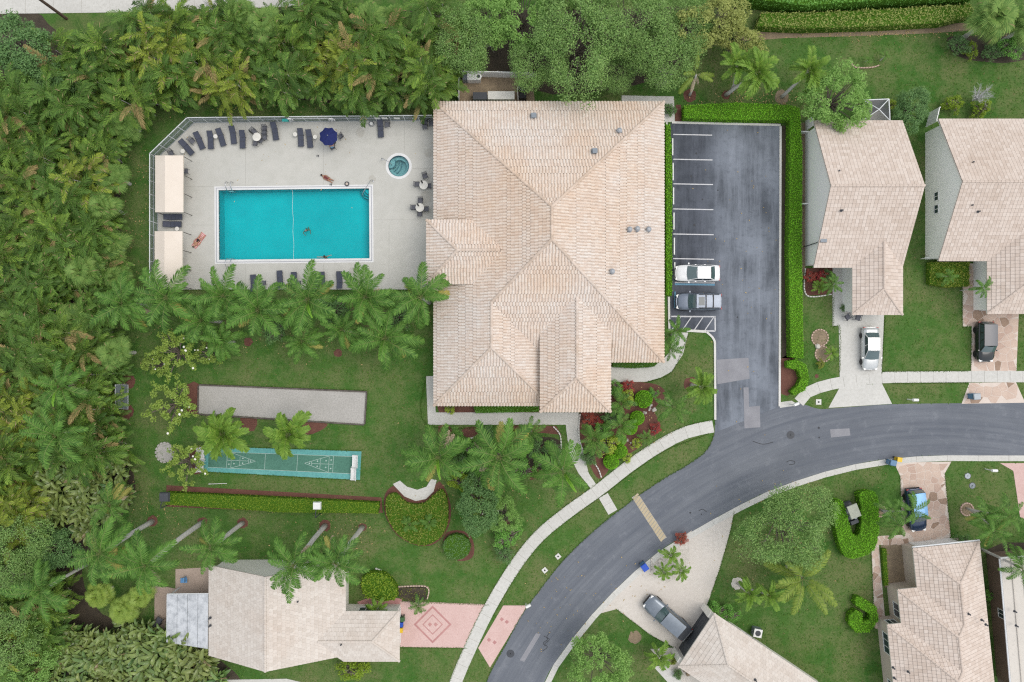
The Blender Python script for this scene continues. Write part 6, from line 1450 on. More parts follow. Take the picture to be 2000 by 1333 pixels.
# ---- palm clump prototypes (thicket)
def clump_proto(seed, leafm, nst=9, hmin=1.2, hmax=4.6, spread=1.0, L=(2.0, 3.1), per=6, nl=22, ll=.58, lw=.07):
    rs = random.Random(seed); fo = MB(); stm = MB()
    for i in range(nst):
        a = rs.uniform(0, 6.283); r = spread*math.sqrt(rs.random()); h = rs.uniform(hmin, hmax); b = Vector((r*.5*math.cos(a), r*.5*math.sin(a), 0)); t = Vector((r*1.3*math.cos(a), r*1.3*math.sin(a), h))
        stm.tube([b, b.lerp(t, .5)+Vector((0, 0, .15)), t], [.05, .045, .04], 5)
        for k in range(per):
            az = a+rs.uniform(-2.6, 2.6) if k else rs.uniform(0, 6.28)
            frond_into(fo, rot(az, t), rs.uniform(*L), rs.uniform(35, 78), rs.uniform(75, 135), nl, ll, lw, rs.uniform(.15, .5), rs.uniform(.2, .5), (62, 30), .016, 1.2, .15, .12, rs.uniform(-35, 35), rs, 2 if rs.random() < .03 else 0)
    return [('crown', fo.mesh('crown', [leafm, M['rachis'], M['dead_leaf']])), ('stems', stm.mesh('stems', M['bark']))]
ARECA = [clump_proto(s, M[m]) for s, m in ((11, 'areca'), (12, 'areca'), (13, 'areca_g'), (14, 'areca_g'), (15, 'areca'), (16, 'areca_y'))] + [clump_proto(17, M['areca_g'], 10, 2.2, 4.4, 1.1, (2.0, 3.0), 7, 20, .7, .08)]
def paddle_proto(seed, leafm, nst=12):
    rs = random.Random(seed); fo = MB(); stm = MB()
    for i in range(nst):
        a = rs.uniform(0, 6.283); r = 1.0*math.sqrt(rs.random()); h = rs.uniform(.8, 2.4); b = Vector((r*math.cos(a), r*math.sin(a), 0)); t = b+Vector((0, 0, h)); stm.tube([b, t], [.06, .045], 5)
        for k in range(6): paddle_into(fo, rot(rs.uniform(0, 6.28), t), rs.uniform(.2, .5), rs.uniform(40, 75), rs.uniform(.8, 1.3), rs.uniform(.24, .36), rs.uniform(40, 100), rs)
    return [('crown', fo.mesh('crown', [leafm, M['rachis']])), ('stems', stm.mesh('stems', M['shaft']))]
PADDLE = [paddle_proto(s, M['areca_dk']) for s in (21, 22, 23)]
def sabal_proto(seed, h, nf=34, r=.95):
    rs = random.Random(seed); fo = MB(); tr = MB(); tr.tube([(0, 0, -.1), (.05, .02, h*.5), (0, 0, h)], [.2, .17, .19], 8)
    for k in range(nf):
        t = k/nf; fan_into(fo, rot(k*2.4+rs.uniform(-.3, .3), (0, 0, h)), rs.uniform(.6, 1.35), 80-105*t+rs.uniform(-8, 8), r*rs.uniform(.85, 1.1), 32, 300, rs.uniform(.3, .8), .12, rs)
    return [('crown', fo.mesh('crown', [M['fan'], M['rachis']])), ('trunk', tr.mesh('trunk', M['bark']))]
SABAL = [sabal_proto(31, 3.2), sabal_proto(32, 3.8, 38), sabal_proto(33, 2.6, 30, 1.05)]
SABAL_LT = [[('crown', None), ('trunk', SABAL[0][1][1])]]
me_ = SABAL[0][0][1].copy(); me_.materials[0] = M['lime'] if False else M['frang']; SABAL_LT[0][0] = ('crown', me_)
def tree_proto(seed, leafm, rad, h, ncl, per, clr, size, flat_=.6, barkm='bark2', sq=.62, twig=None, flowers=0):
    rs = random.Random(seed); fo = MB(); tr = MB(); cz_ = h-rad*sq*.75; cen = []
    bumps = [(rs.uniform(0, 6.28), rs.uniform(.2, .45), rs.randint(2, 5)) for _ in range(3)]
    while len(cen) < ncl:
        d = Vector((rs.gauss(0, 1), rs.gauss(0, 1), abs(rs.gauss(0, 1))*.9-.25)).normalized(); a = math.atan2(d.y, d.x)
        k = 1+sum(b*math.sin(n*a+ph) for ph, b, n in bumps)*.6; r = rad*k*rs.uniform(.45, 1)**.5
        cen.append(Vector((d.x*r, d.y*r, cz_+d.z*r*sq)))
    leaf_cloud(fo, cen, per, clr, size, rs, flat_)
    tr.tube([(0, 0, -.1), (.05, .05, h*.2), (0, 0, h*.42)], [.22+rad*.03, .2, .16], 8)
    for c in cen[::max(1, ncl//26)]:
        b = Vector((0, 0, h*rs.uniform(.25, .42))); tr.tube([b, b.lerp(c, .5)+Vector((0, 0, .25)), c], [.09, .055, .02], 5)
    out = [('crown', fo.mesh('crown', [leafm])), ('trunk', tr.mesh('trunk', M[barkm]))]
    if twig:
        tw_ = MB()
        for c in cen[::3]:
            for _ in range(4): e_ = c+Vector((rs.gauss(0, .35), rs.gauss(0, .35), rs.uniform(.1, .5))); tw_.tube([c-Vector((0, 0, .2)), e_], [.02, .008], 3, 0, False)
        out.append(('twigs', tw_.mesh('twigs', M['bark2'])))
    if flowers:
        fl = MB()
        for c in rs.sample(cen, min(flowers, len(cen))):
            p = c+Vector((rs.uniform(-.2, .2), rs.uniform(-.2, .2), clr*.9+.1)); fl.lathe([(.03, -.05), (.09, 0), (.11, .04), (.05, .07)], tuple(p), 7)
        out.append(('blossoms', fl.mesh('blossoms', M['flower'])))
    return out
TREE1 = [tree_proto(41, M['tree1'], 4.4, 7.5, 270, 76, .82, .21, .9, twig=True), tree_proto(42, M['tree1'], 3.8, 6.6, 220, 76, .8, .21, .9, twig=True)]
TREE2 = [tree_proto(43, M['tree2'], 3.6, 6.0, 120, 58, .55, .28), tree_proto(44, M['tree3'], 3.0, 5.2, 150, 52, .55, .28)]
TREE4 = [tree_proto(45, M['tree4'], 3.2, 5.5, 180, 56, .55, .27)]
FRANG = [tree_proto(46, M['frang'], 1.7, 2.6, 60, 26, .30, .26, .5, sq=.5, flowers=4), tree_proto(47, M['frang'], 2.0, 2.8, 78, 26, .30, .26, .5, sq=.45, flowers=5)]
SHRUB = {k: tree_proto(50+i, M[m], .8, 1.2, 46, 40, .24, .14, .7, sq=.8) for i, (k, m) in enumerate((('green', 'hedge3'), ('lime', 'lime'), ('dark', 'tree4'), ('croton', 'croton'), ('red', 'redleaf'), ('olive', 'hedge2')))}
BALL = [('foliage', None)]
def ball_proto(seed, leafm):
    rs = random.Random(seed); fo = MB(); co = MB(); co.lathe([(.3, 0), (.62, .15), (.74, .45), (.62, .8), (.35, .98), (.05, 1.03)], n=14)
    for _ in range(1500):
        d = Vector((rs.gauss(0, 1), rs.gauss(0, 1), rs.gauss(0, 1))).normalized()
        if d.z < -.6: continue
        leaf_cloud(fo, [Vector((d.x*.76, d.y*.76, .5+d.z*.53))], 1, .06, .12, rs, .8)
    return [('foliage', fo.mesh('foliage', [leafm])), ('core', co.mesh('core', M['core']))]
BALL = ball_proto(61, M['hedge'])

# ---- palms whose fronds can be told apart: each frond its own piece
def frond_set(pref, leafm, L, nl, ll, lw, fold, ld, alpha, elevs, rr=.028, bare=.12, p=1.4):
    out = []
    for i, (a0, dr) in enumerate(elevs):
        row = []
        for j in range(3):
            mb = MB(); frond_into(mb, Matrix.Identity(4), L*(1-.04*j), a0, dr*(1+.08*j), nl, ll, lw, fold, ld, alpha, rr, p, bare, .14, (-14, 5, 16)[j]); row.append(mb.mesh('frond', [leafm, M['rachis']]))
        out.append(row)
    return out
EL_R = [(68, 70), (45, 75), (22, 70), (0, 55)]
FR = {'royal': frond_set('r', M['royal'], 3.4, 42, .76, .078, .12, .6, (68, 36), EL_R),
      'adon': frond_set('a', M['adon'], 2.35, 34, .62, .12, .45, .28, (60, 30), [(66, 95), (48, 100), (28, 100), (5, 70)], .03),
      'coco': frond_set('c', M['coco'], 4.1, 46, .80, .085, .05, .5, (62, 38), [(60, 55), (38, 55), (16, 50), (-4, 40)], .035, .2),
      'date': frond_set('d', M['royal'], 1.15, 22, .30, .032, .2, .3, (62, 32), [(70, 80), (50, 85), (30, 85), (8, 60)], .012),
      'tuft': frond_set('t', M['adon'], 1.25, 20, .34, .06, .3, .25, (58, 30), [(66, 85), (48, 85), (28, 80), (10, 60)], .014)}
DEADF = []
for j in range(3):
    mb = MB(); frond_into(mb, Matrix.Identity(4), 2.9-.2*j, -18-12*j, 45, 34, .6, .06, .0, .6, (55, 25), .028, 1.4, .15); DEADF.append(mb.mesh('frond', [M['dead'], M['rachis']]))
YELF = []
for j in range(2):
    mb = MB(); frond_into(mb, Matrix.Identity(4), 3.0, 5-20*j, 50, 38, .7, .07, .05, .6, (60, 32), .028, 1.4, .14); YELF.append(mb.mesh('frond', [M['yellowing'], M['rachis']]))
SPEAR = MB(); frond_into(SPEAR, Matrix.Identity(4), 2.4, 62, 75, 34, .42, .09, .5, .15, (32, 18), .03, 1.5, .1); SPEAR = SPEAR.mesh('spear_leaf', [M['royal_lt'], M['rachis']])
def palm(kind, px, py, z, n, label, base=None, sc=1.0, dead=0, yellow=0, spear=False, seed=None, name='palm_tree', group='feather palms', az0=None, trunk=.15, ntr=1):
    rs = random.Random(seed if seed is not None else int(px*13+py*7)); extra = kind == 'royal' and sc > .6; dead += rs.choice([0, 0, 1, 1]) if extra else 0; yellow += rs.choice([0, 1, 1]) if extra else 0; top = W(px, py, z); b = W(*base) if base else Vector((top.x+rs.uniform(-.2, .2), top.y+rs.uniform(-.2, .2), 0))
    o = empty(name, (b.x, b.y, 0)); tag(o, label, 'palm', group); t = Vector((top.x-b.x, top.y-b.y, z))
    cs = kind == 'royal' and z > 2
    heads = [t] if ntr == 1 else [t+Vector((1.1*math.cos(k*2.1+.5), 1.1*math.sin(k*2.1+.5), -.35*k)) for k in range(ntr)]
    for hd_ in heads:
        mb = MB(); c1 = Vector((hd_.x*.25, hd_.y*.25, z*.4)); c2 = Vector((hd_.x*.7, hd_.y*.7, z*.75)); end = hd_-Vector((0, 0, .9 if cs else .05))
        k_ = sc**.5; mb.tube([(0, 0, -.1), (c1*.35)[:], c1, c2, end], [trunk*1.5*k_, trunk*1.15*k_, trunk*1.1*k_, trunk*k_, trunk*.85*k_], 8); mb.build('trunk', M['bark'], o, True)
        if cs: mb = MB(); mb.tube([end, end.lerp(hd_, .5), hd_], [.13, .15, .07], 8); mb.build('crownshaft', M['shaft'], o, True)
        n = max(6, n+rs.randint(-3, 2)); az = rs.uniform(0, 6.28) if az0 is None else az0; nn = n if ntr == 1 else max(7, n*2//3)
        for k in range(nn):
            lev = min(3, int(4*(k+.5)/nn+rs.uniform(-.25, .25))); lev = max(0, lev)
            inst('frond', rs.choice(FR[kind][lev]), o, hd_, (rs.uniform(-.22, .22), rs.uniform(-.2, .2), az+k*2.39996+rs.uniform(-.32, .32)), sc*rs.uniform(.76, 1.1))
        for k in range(dead): inst('frond', rs.choice(DEADF), o, hd_-Vector((0, 0, .3)), (0, rs.uniform(-.1, .1), rs.uniform(0, 6.28)), sc*rs.uniform(.75, 1.0))
        for k in range(yellow): inst('frond', rs.choice(YELF), o, hd_-Vector((0, 0, .1)), (0, rs.uniform(-.1, .1), rs.uniform(0, 6.28)), sc*rs.uniform(.85, 1.0))
        if spear: inst('spear_leaf', SPEAR, o, hd_, (0, rs.uniform(-.1, .1), R(-80)+rs.uniform(-.5, .5)), sc*.9)
    return o
RG = 'royal palms along the pool'
for px, py, z, s, lab, kw in (
    (240, 590, 5.5, .95, 'royal palm at the thicket corner below the lower awning', {}),
    (326, 578, 5.5, 1.0, 'royal palm reaching over the foot of the lower awning', {}),
    (437, 575, 4.6, .92, 'royal palm at the south west corner of the pool deck', {}),
    (506, 603, 5.5, 1.02, 'royal palm behind the leftmost south lounger', dict(yellow=1)),
    (602, 582, 6.0, 1.05, 'royal palm with a bright lime spear south of the pool', dict(yellow=2, spear=True, dead=2)),
    (714, 577, 6.0, 1.0, 'royal palm left of the clubhouse corner palm at the deck edge', dict(yellow=1)),
    (822, 577, 6.5, 1.0, 'royal palm leaning its crown over the clubhouse roof', {}),
    (752, 658, 4.8, 1.05, 'royal palm standing free on the lawn below the deck palms', dict(spear=True, yellow=1)),
    (432, 662, 3.4, .75, 'smaller palm on the lawn below the deck palms at left', {}),
    (590, 665, 3.6, .7, 'smaller palm under the lime spear palm south of the pool', dict(yellow=1)),
    (395, 622, 4.2, .85, 'palm between the awning palm and the deck corner palm', {}),
    (668, 640, 3.6, .7, 'low palm between the spear palm and the lawn palm', {})):
    palm('royal', px, py+4, z, 17, lab, sc=s*1.12, group=RG, **kw)
for px, py, z, base, s, lab, kw in (
    (196, 1082, 9.0, (297, 1019), 1.05, 'tall palm with trunk base nearest the thicket on the lower lawn', dict(dead=1, yellow=3)),
    (284, 1105, 9.5, (395, 1021), 1.08, 'tall palm left of the cream house, second trunk from the left', dict(dead=1)),
    (414, 1070, 7.5, (474, 1022), .85, 'palm over the north west corner of the cream house', dict(yellow=1)),
    (574, 1104, 9.5, (635, 1027), 1.0, 'tall palm over the middle of the cream house gable', dict(dead=3)),
    (655, 1100, 9.5, (708, 1030), .95, 'tall palm over the east eave of the cream house', dict(dead=1, yellow=1))):
    palm('royal', px, py, z, 15, lab, base, sc=s*1.05, group='tall palms on the lower lawn', trunk=.21, **kw)
palm('royal', 84, 1152, 7.0, 13, 'tall palm over the thicket in the lower left corner', sc=1.05, dead=2, group='thicket palms', spear=False)
palm('royal', 120, 755, 6.0, 12, 'palm with pale dead fronds rising from the left thicket', sc=1.05, dead=4, yellow=2, group='thicket palms', spear=True)
palm('royal', 112, 850, 6.0, 14, 'large dark palm in the left thicket below the dead frond palm', sc=1.15, group='thicket palms')
palm('royal', 215, 985, 4.5, 9, 'yellowing palm at the lower tip of the left thicket', sc=.8, dead=2, yellow=4, group='thicket palms')
EG = 'palms at the clubhouse entrance'
palm('royal', 855, 893, 6.0, 15, 'royal palm west of the entrance group by the curved path', sc=1.15, spear=True, dead=1, group=EG)
palm('royal', 975, 893, 7.0, 16, 'largest royal palm in the middle of the entrance group', sc=1.35, dead=6, yellow=3, group=EG)
palm('royal', 1100, 922, 6.0, 12, 'royal palm with a lime spear beside the pavement junction', sc=1.2, spear=True, group=EG)
palm('royal', 1322, 645, 3.0, 12, 'dark palm at the south east corner of the clubhouse', base=(1312, 655), sc=.5, group=EG)
palm('royal', 1308, 685, 2.6, 12, 'lower dark palm beside the curved path at the clubhouse corner', sc=.5, group=EG)
palm('adon', 1370, 757, 4.2, 10, 'palm at the car park kerb with arching fronds', base=(1350, 752), sc=1.0, group=EG)
palm('royal', 1316, 795, 3.6, 11, 'darker palm on the lawn between red bed and kerb palm', sc=.72, group=EG)
for px, py, lab in ((435, 848, 'bushy light green palm at the west end of the shuffleboard court'), (563, 850, 'bushy light green palm over the middle of the shuffleboard court')): palm('adon', px, py, 4.2, 20, lab, sc=1.32, group='palms at the shuffleboard court', yellow=0)
palm('adon', 1480, 143, 5.0, 15, 'large arching yellow green palm north of the car park', base=(1418, 186), sc=1.25, group='palms north of the car park'); palm('adon', 1440, 128, 4.5, 8, 'dark arching palm left of the large one north of the car park', base=(1428, 180), sc=1.1, group='palms north of the car park')
palm('adon', 1580, 138, 4.5, 14, 'green arching palm above the tree at the gabled house', base=(1527, 190), sc=1.15, group='palms north of the car park')
palm('coco', 1360, 145, 3.6, 5, 'sparse palm with bare grey ribs beside the north patio', base=(1347, 187), sc=.62, dead=3, yellow=1, group='palms north of the car park')
palm('coco', 1568, 1130, 3.6, 17, 'wide coconut palm with pale ribs on the right lawn', sc=1.0, group='palms on the right lawns')
palm('royal', 1765, 1008, 4.6, 12, 'triple trunk palm overhanging the blue roofed car', base=(1718, 996), sc=.58, ntr=3, trunk=.09, group='palms on the right lawns')
palm('royal', 1950, 1018, 5.0, 13, 'triple trunk palm on the lawn near the right edge', base=(1888, 993), sc=.66, ntr=3, trunk=.09, group='palms on the right lawns')
palm('adon', 1483, 1172, 4.2, 13, 'twin palm beside the diagonal house with its base in a pale ring', base=(1440, 1140), sc=.85, ntr=2, trunk=.1, group='palms on the right lawns')
palm('royal', 1995, 1110, 5.5, 11, 'palm over the white panel roof at the right edge', sc=.75, group='palms on the right lawns')
palm('royal', 1920, 563, 3.6, 10, 'small palm against the wing of the right edge house', sc=.42, group='small palms', trunk=.08)
palm('royal', 1627, 555, 2.2, 11, 'small palm in the red bed before the gabled house', sc=.42, group='small palms', trunk=.08)
SP = 'small bed palms'
for px, py, z, k, s, lab in ((1310, 1085, 1.6, 'tuft', 1.05, 'upper spiky palm in the driveway island bed'), (1296, 1118, 1.4, 'tuft', 1.0, 'lower left spiky palm in the driveway island bed'), (1330, 1115, 1.5, 'tuft', 1.1, 'lower right spiky palm in the driveway island bed'),
    (1288, 1282, 2.0, 'tuft', 1.5, 'spiky palm beside the walk of the diagonal house'), (1212, 832, 1.8, 'date', 1.9, 'feathery palm under the porch corner in the red bed'), (1160, 858, 1.8, 'date', 1.9, 'feathery palm west in the red bed by the entrance walk'), (1212, 788, 1.6, 'date', 1.6, 'feathery palm against the porch wall in the red bed'), (1262, 855, 1.0, 'date', .9, 'small dark palm at the lower end of the red bed'),
    (1037, 845, 2.2, 'date', 1.7, 'dense round palm beside the south walk of the clubhouse'), (885, 850, 1.4, 'date', 1.2, 'low palm at the south west walk of the clubhouse'), (738, 1190, 1.8, 'tuft', 1.2, 'palm between the wing of the cream house and the path'), (817, 1183, 1.5, 'date', 1.1, 'small palm at the corner of the pink driveway'),
    (800, 1025, 1.0, 'date', 1.0, 'left low palm in the yellow green shrub bed'), (838, 1020, 1.0, 'date', 1.0, 'right low palm in the yellow green shrub bed'), (1624, 690, .8, 'tuft', .7, 'low palm in the round stone bed by the driveway'), (1600, 560, .9, 'tuft', .7, 'little palm left in the red bed before the gabled house'),
    (1850, 540, 1.6, 'date', 1.0, 'feathery palm growing out of the clipped shrub block'), (1728, 110, .8, 'date', .6, 'tiny round palm beside the small stone bed'), (1695, 118, .6, 'date', .5, 'tiny palm inside the small stone bed')):
    palm(k, px, py, z, 14, lab, sc=s, group=SP, name='bed_palm', trunk=.06)

# ------------------------------------------------------------------ hedges and shrubs
def hedge(name, label, pts, h, mat, size=.115, dens=190, seed=1, sm=0, group=None, cat='hedge', rough=.10, core='core', holes=()):
    rs = random.Random(seed); pp = smooth(pts, sm, True) if sm else pts; P = [W(*p) for p in pp]; H_ = [[W(*p) for p in q] for q in holes]
    c = sum(P, Vector())/len(P); c.z = 0; Q = [(p.x-c.x, p.y-c.y) for p in P]; QH = [[(p.x-c.x, p.y-c.y) for p in q] for q in H_]
    o = empty(name, c); tag(o, label, cat, group)
    co = MB(); co.prism([(x*1.0, y*1.0) for x, y in Q], -.05, h-.1, holes=QH); co.build('core', M[core], o)
    fo = MB(); x0, x1 = min(a[0] for a in Q), max(a[0] for a in Q); y0, y1 = min(a[1] for a in Q), max(a[1] for a in Q)
    n = int((x1-x0)*(y1-y0)*dens)
    def lf(p, nr, s):
        n_ = (Vector((rs.gauss(0, .55), rs.gauss(0, .55), rs.gauss(0, .55)))+nr).normalized(); a = n_.cross(Vector((rs.gauss(0, 1), rs.gauss(0, 1), rs.gauss(0, 1))))
        a = a.normalized() if a.length > .01 else Vector((1, 0, 0)); b = n_.cross(a); fo.add([p-a*s*.5, p+b*s*.24, p+a*s*.5, p-b*s*.24], [(0, 1, 2, 3)], 0, 0)
    ph = rs.uniform(0, 9)
    for _ in range(n):
        x, y = rs.uniform(x0, x1), rs.uniform(y0, y1)
        if not inside(x, y, Q) or any(inside(x, y, q) for q in QH): continue
        bump = .05*math.sin(x*2.1+ph)*math.sin(y*1.9+ph)+.03*math.sin(x*5.3+y*4.1)
        lf(Vector((x, y, h+bump+rs.gauss(0, rough))), Vector((0, 0, 1)), size*rs.uniform(.6, 1.3))
    for loop in [Q]+QH:
        for i in range(len(loop)):
            a, b = Vector(loop[i]), Vector(loop[(i+1) % len(loop)]); L = (b-a).length
            nr = Vector(((b-a).y, -(b-a).x, 0)); nr = nr.normalized() if L > 1e-4 else Vector((1, 0, 0))
            for _ in range(int(L*h*dens*.8)):
                q = a.lerp(b, rs.random()); s_ = rs.gauss(.02, .05); lf(Vector((q.x+nr.x*s_, q.y+nr.y*s_, h*rs.random()**.7)), nr, size*rs.uniform(.6, 1.3))
    fo.build('foliage', M[mat], o)
    return o
hedge('clipped_hedge', 'bright clipped hedge along the north side of the car park', [(1331, 214), (1430, 208), (1534, 213), (1534, 241), (1420, 241), (1331, 238)], 1.2, 'hedge', seed=1)
hedge('clipped_hedge', 'long bright clipped hedge along the east side of the car park', [(1534.5, 214), (1553, 218), (1558, 300), (1557, 500), (1560, 700), (1536, 697), (1532, 500), (1534.5, 300)], 1.2, 'hedge', seed=2)
hedge('clipped_hedge', 'curved clipped hedge at the car park entrance corner', [(1531, 706), (1548, 702), (1567, 712), (1574, 738), (1566, 762), (1545, 771), (1538, 764), (1552, 752), (1558, 738), (1552, 722), (1532, 718)], .9, 'hedge', seed=3)
hedge('low_hedge', 'low grassy hedge along the east wall of the clubhouse', [(1299, 246), (1308, 246), (1311, 330), (1311, 578), (1300, 578)], .45, 'hedge', .15, 110, seed=4)
hedge('long_hedge', 'long olive hedge across the lower lawn', [(331, 959), (520, 968), (743, 979), (741, 999), (560, 997), (331, 982)], .95, 'hedge2', .12, 150, seed=5, rough=.05)
hedge('shrub_bed', 'heart shaped bed of yellow green shrubs below the curved path', [(757, 970), (775, 962), (795, 980), (828, 982), (852, 962), (866, 956), (876, 985), (872, 1030), (850, 1055), (820, 1062), (780, 1042), (758, 1005)], .7, 'croton', .2, 90, seed=6, sm=3, cat='shrub bed', rough=.14)
hedge('round_shrub', 'dark round shrub in a red mulch ring on the lower lawn', [(893+27*math.cos(k*.52), 1065+25*math.sin(k*.52)) for k in range(12)], .8, 'tree4', .16, 130, seed=7, cat='shrub', rough=.12)
hedge('clipped_hedge', 'horseshoe clipped hedge around the golf cart', [(1668, 962), (1680, 956), (1699, 958), (1706, 985), (1706, 1030), (1698, 1068), (1668, 1083), (1642, 1082), (1628, 1050), (1619, 1000), (1622, 975), (1636, 975), (1645, 1000), (1652, 1030), (1661, 1042), (1670, 1036), (1673, 1010), (1672, 985)], 1.1, 'hedge', seed=8, sm=2)
hedge('clipped_hedge', 'small V shaped clipped hedge on the right lawn', [(1664, 1160), (1675, 1162), (1704, 1180), (1708, 1205), (1690, 1228), (1665, 1230), (1650, 1212), (1652, 1195), (1664, 1186), (1676, 1192), (1676, 1210), (1690, 1204), (1692, 1194), (1662, 1176)], .9, 'hedge', seed=9)
hedge('shrub_block', 'bushy yellow green shrub block before the right edge house', [(1808, 514), (1884, 514), (1884, 560), (1840, 562), (1808, 556)], .8, 'croton', .18, 110, seed=10, cat='shrub', rough=.12)
hedge('tall_hedge', 'bright green hedge along the top right edge', [(1430, -40), (1900, -40), (1880, 12), (1700, 20), (1560, 30), (1430, 14)], 2.2, 'hedge3', .24, 70, seed=11, rough=.14)
hedge('olive_hedge', 'olive shrub row in front of the top right hedge', [(1480, 36), (1560, 36), (1700, 30), (1880, 20), (1890, 40), (1830, 55), (1700, 62), (1560, 66), (1470, 62)], 1.3, 'tree3', .22, 80, seed=12, cat='hedge', rough=.2)
hedge('foundation_hedge', 'shrub strip under the south eave of the clubhouse', [(925, 792), (1052, 790), (1052, 803), (930, 806)], .7, 'hedge3', .14, 120, seed=13, rough=.1)
hedge('foundation_hedge', 'dark shrub strip under the south east eave of the clubhouse', [(1195, 706), (1285, 706), (1275, 716), (1240, 719), (1195, 717)], .8, 'tree4', .14, 120, seed=14, rough=.1)
hedge('foundation_hedge', 'narrow green hedge beside the dirt patch of the stepped house', [(1719, 1070), (1727, 1070), (1731, 1140), (1724, 1142)], .5, 'hedge2', .12, 120, seed=15)
hedge('shrub_mass', 'dark shrub mass beside the cream house path', [(712, 1122), (735, 1112), (760, 1120), (778, 1145), (772, 1165), (735, 1165), (712, 1150)], 1.1, 'hedge2', .2, 110, seed=16, sm=2, cat='shrub', rough=.2)
hedge('rock_planter', 'stone planter of small red and green plants by the pink driveway', [(778, 1147), (832, 1146), (833, 1170), (808, 1176), (780, 1165)], .35, 'croton', .12, 40, seed=17, cat='planter', core='soil', rough=.1)
def ball(px, py, r_px, label, proto=None, name='clipped_shrub', group='clipped round shrubs', sc=None, z=.6):
    p = W(px, py, z); s = r_px*M_PX/.78; return plant(name, label, 'shrub', group, p, proto or BALL, rng.uniform(0, 6), s)
for px, py, r, lab in ((1257, 780, 17, 'largest clipped round shrub in the red entrance bed'), (1245, 817, 14, 'clipped shrub below the white rocks in the red entrance bed'), (1231, 836, 14, 'clipped shrub right of the feathery palm in the red entrance bed'), (1213, 861, 11, 'upper of the two touching clipped shrubs in the red bed'), (1213, 883, 13, 'lower of the two touching clipped shrubs in the red bed'), (1194, 902, 15, 'clipped shrub at the lowest tip of the red bed')): ball(px, py, r, lab)
def shrub(k, px, py, r_px, label, group='loose shrubs', z=.6, name='shrub'):
    p = W(px, py, z); s = r_px*1.15*M_PX/.85; return plant(name, label, 'shrub', group, p, SHRUB[k], rng.uniform(0, 6), s)
for k, px, py, r, lab in (('lime', 1222, 775, 14, 'lime shrub against the porch corner'), ('lime', 1186, 868, 17, 'lime shrub beside the feathery palm in the red bed'), ('lime', 1243, 866, 9, 'small lime tuft in the middle of the red bed'), ('lime', 1224, 893, 9, 'small lime tuft by the lower clipped shrubs'), ('red', 1168, 828, 10, 'dark red plant at the west of the red bed'), ('red', 1280, 838, 9, 'dark red plant at the east tip of the red bed'),
    ('green', 1205, 760, 12, 'green shrub tight under the porch eave'), ('dark', 1195, 815, 15, 'dark shrub between the two feathery palms'), ('lime', 878, 798, 9, 'lime tuft at the west end of the eave bed'), ('red', 1605, 540, 9, 'red plant in the bed before the gabled house'), ('dark', 1618, 536, 8, 'dark green plant in the bed before the gabled house'), ('red', 1583, 541, 9, 'magenta plant at the left of the bed before the gabled house'), ('dark', 1651, 601, 6, 'small dark topiary at the garage wall'),
    ('red', 1331, 1053, 10, 'orange red plant at the tip of the driveway island bed'), ('croton', 1315, 1290, 9, 'croton by the garage of the diagonal house'), ('dark', 1325, 1318, 8, 'dark shrub below the diagonal house corner'), ('green', 1400, 1192, 14, 'green shrub row at the top corner of the diagonal house'), ('green', 1425, 1200, 14, 'green shrub at the right wall of the diagonal house'), ('dark', 1875, 1062, 15, 'dark shrub at the north east corner of the stepped house'), ('croton', 1500, 1165, 9, 'small croton beside the twin palm'),
    ('dark', 1308, 214, 10, 'dark round shrub at the north east clubhouse corner'), ('olive', 1860, 205, 15, 'olive shrub on the lawn behind the right edge house'), ('dark', 985, 1080, 15, 'dark shrub by the pavement bend'), ('green', 990, 1045, 20, 'green shrub on the lawn above the pavement bend'), ('dark', 965, 1008, 18, 'dark shrub beside the flowering tree by the entrance palms'), ('olive', 690, 1300, 22, 'low olive shrub under the south eave of the cream house'), ('green', 1930, 1165, 9, 'yellow green shrub squeezed between the two right houses'), ('lime', 1740, 205, 10, 'lime shrub right of the screen enclosure'),
    ('croton', 1605, 712, 7, 'spiky croton in the double round stone bed'), ('dark', 905, 905, 14, 'dark shrub under the entrance palms'), ('dark', 1040, 870, 16, 'dark shrub right of the round palm in the entrance bed'), ('green', 1065, 905, 14, 'green shrub beside the big entrance palm'), ('lime', 800, 560, 8, 'lime shrub at the deck corner by the clubhouse'), ('dark', 660, 610, 22, 'dark shrub below the deck between two palms'), ('dark', 780, 625, 22, 'dark shrub between the clubhouse palm and the lawn palm'), ('dark', 540, 645, 20, 'dark shrub under the left spear palm'), ('green', 885, 868, 18, 'green shrub at the west of the entrance palm bed'), ('green', 925, 880, 16, 'green shrub left of the largest entrance palm'), ('dark', 950, 850, 15, 'dark shrub just below the south walk'), ('olive', 1010, 858, 14, 'olive shrub between the round palm and the big palm'), ('dark', 1080, 880, 15, 'dark shrub against the entrance walk'), ('green', 1020, 915, 18, 'green shrub under the right side of the big entrance palm'), ('olive', 900, 935, 20, 'olive shrub above the heart shaped bed'), ('green', 930, 950, 20, 'green shrub right above the small dark tree'), ('red', 1150, 815, 10, 'dark red plant at the top left of the red bed'), ('green', 1178, 842, 14, 'green shrub inside the red bed below the porch corner'), ('dark', 1150, 895, 12, 'dark shrub at the left tip of the red bed'), ('red', 1225, 755, 10, 'red plant along the porch path'), ('green', 1275, 770, 9, 'green tuft at the top right of the red bed'), ('dark', 1870, 92, 16, 'dark shrub at the left end of the top right soil bed'), ('green', 1965, 98, 18, 'green shrub below the large fan palm in the corner bed'), ('dark', 1935, 105, 14, 'dark shrub at the front of the top right soil bed'), ('dark', 1990, 85, 18, 'dark shrub at the right edge in the corner bed'), ('olive', 1895, 100, 12, 'olive shrub beside the left end shrub of the corner bed')): shrub(k, px, py, r, lab)
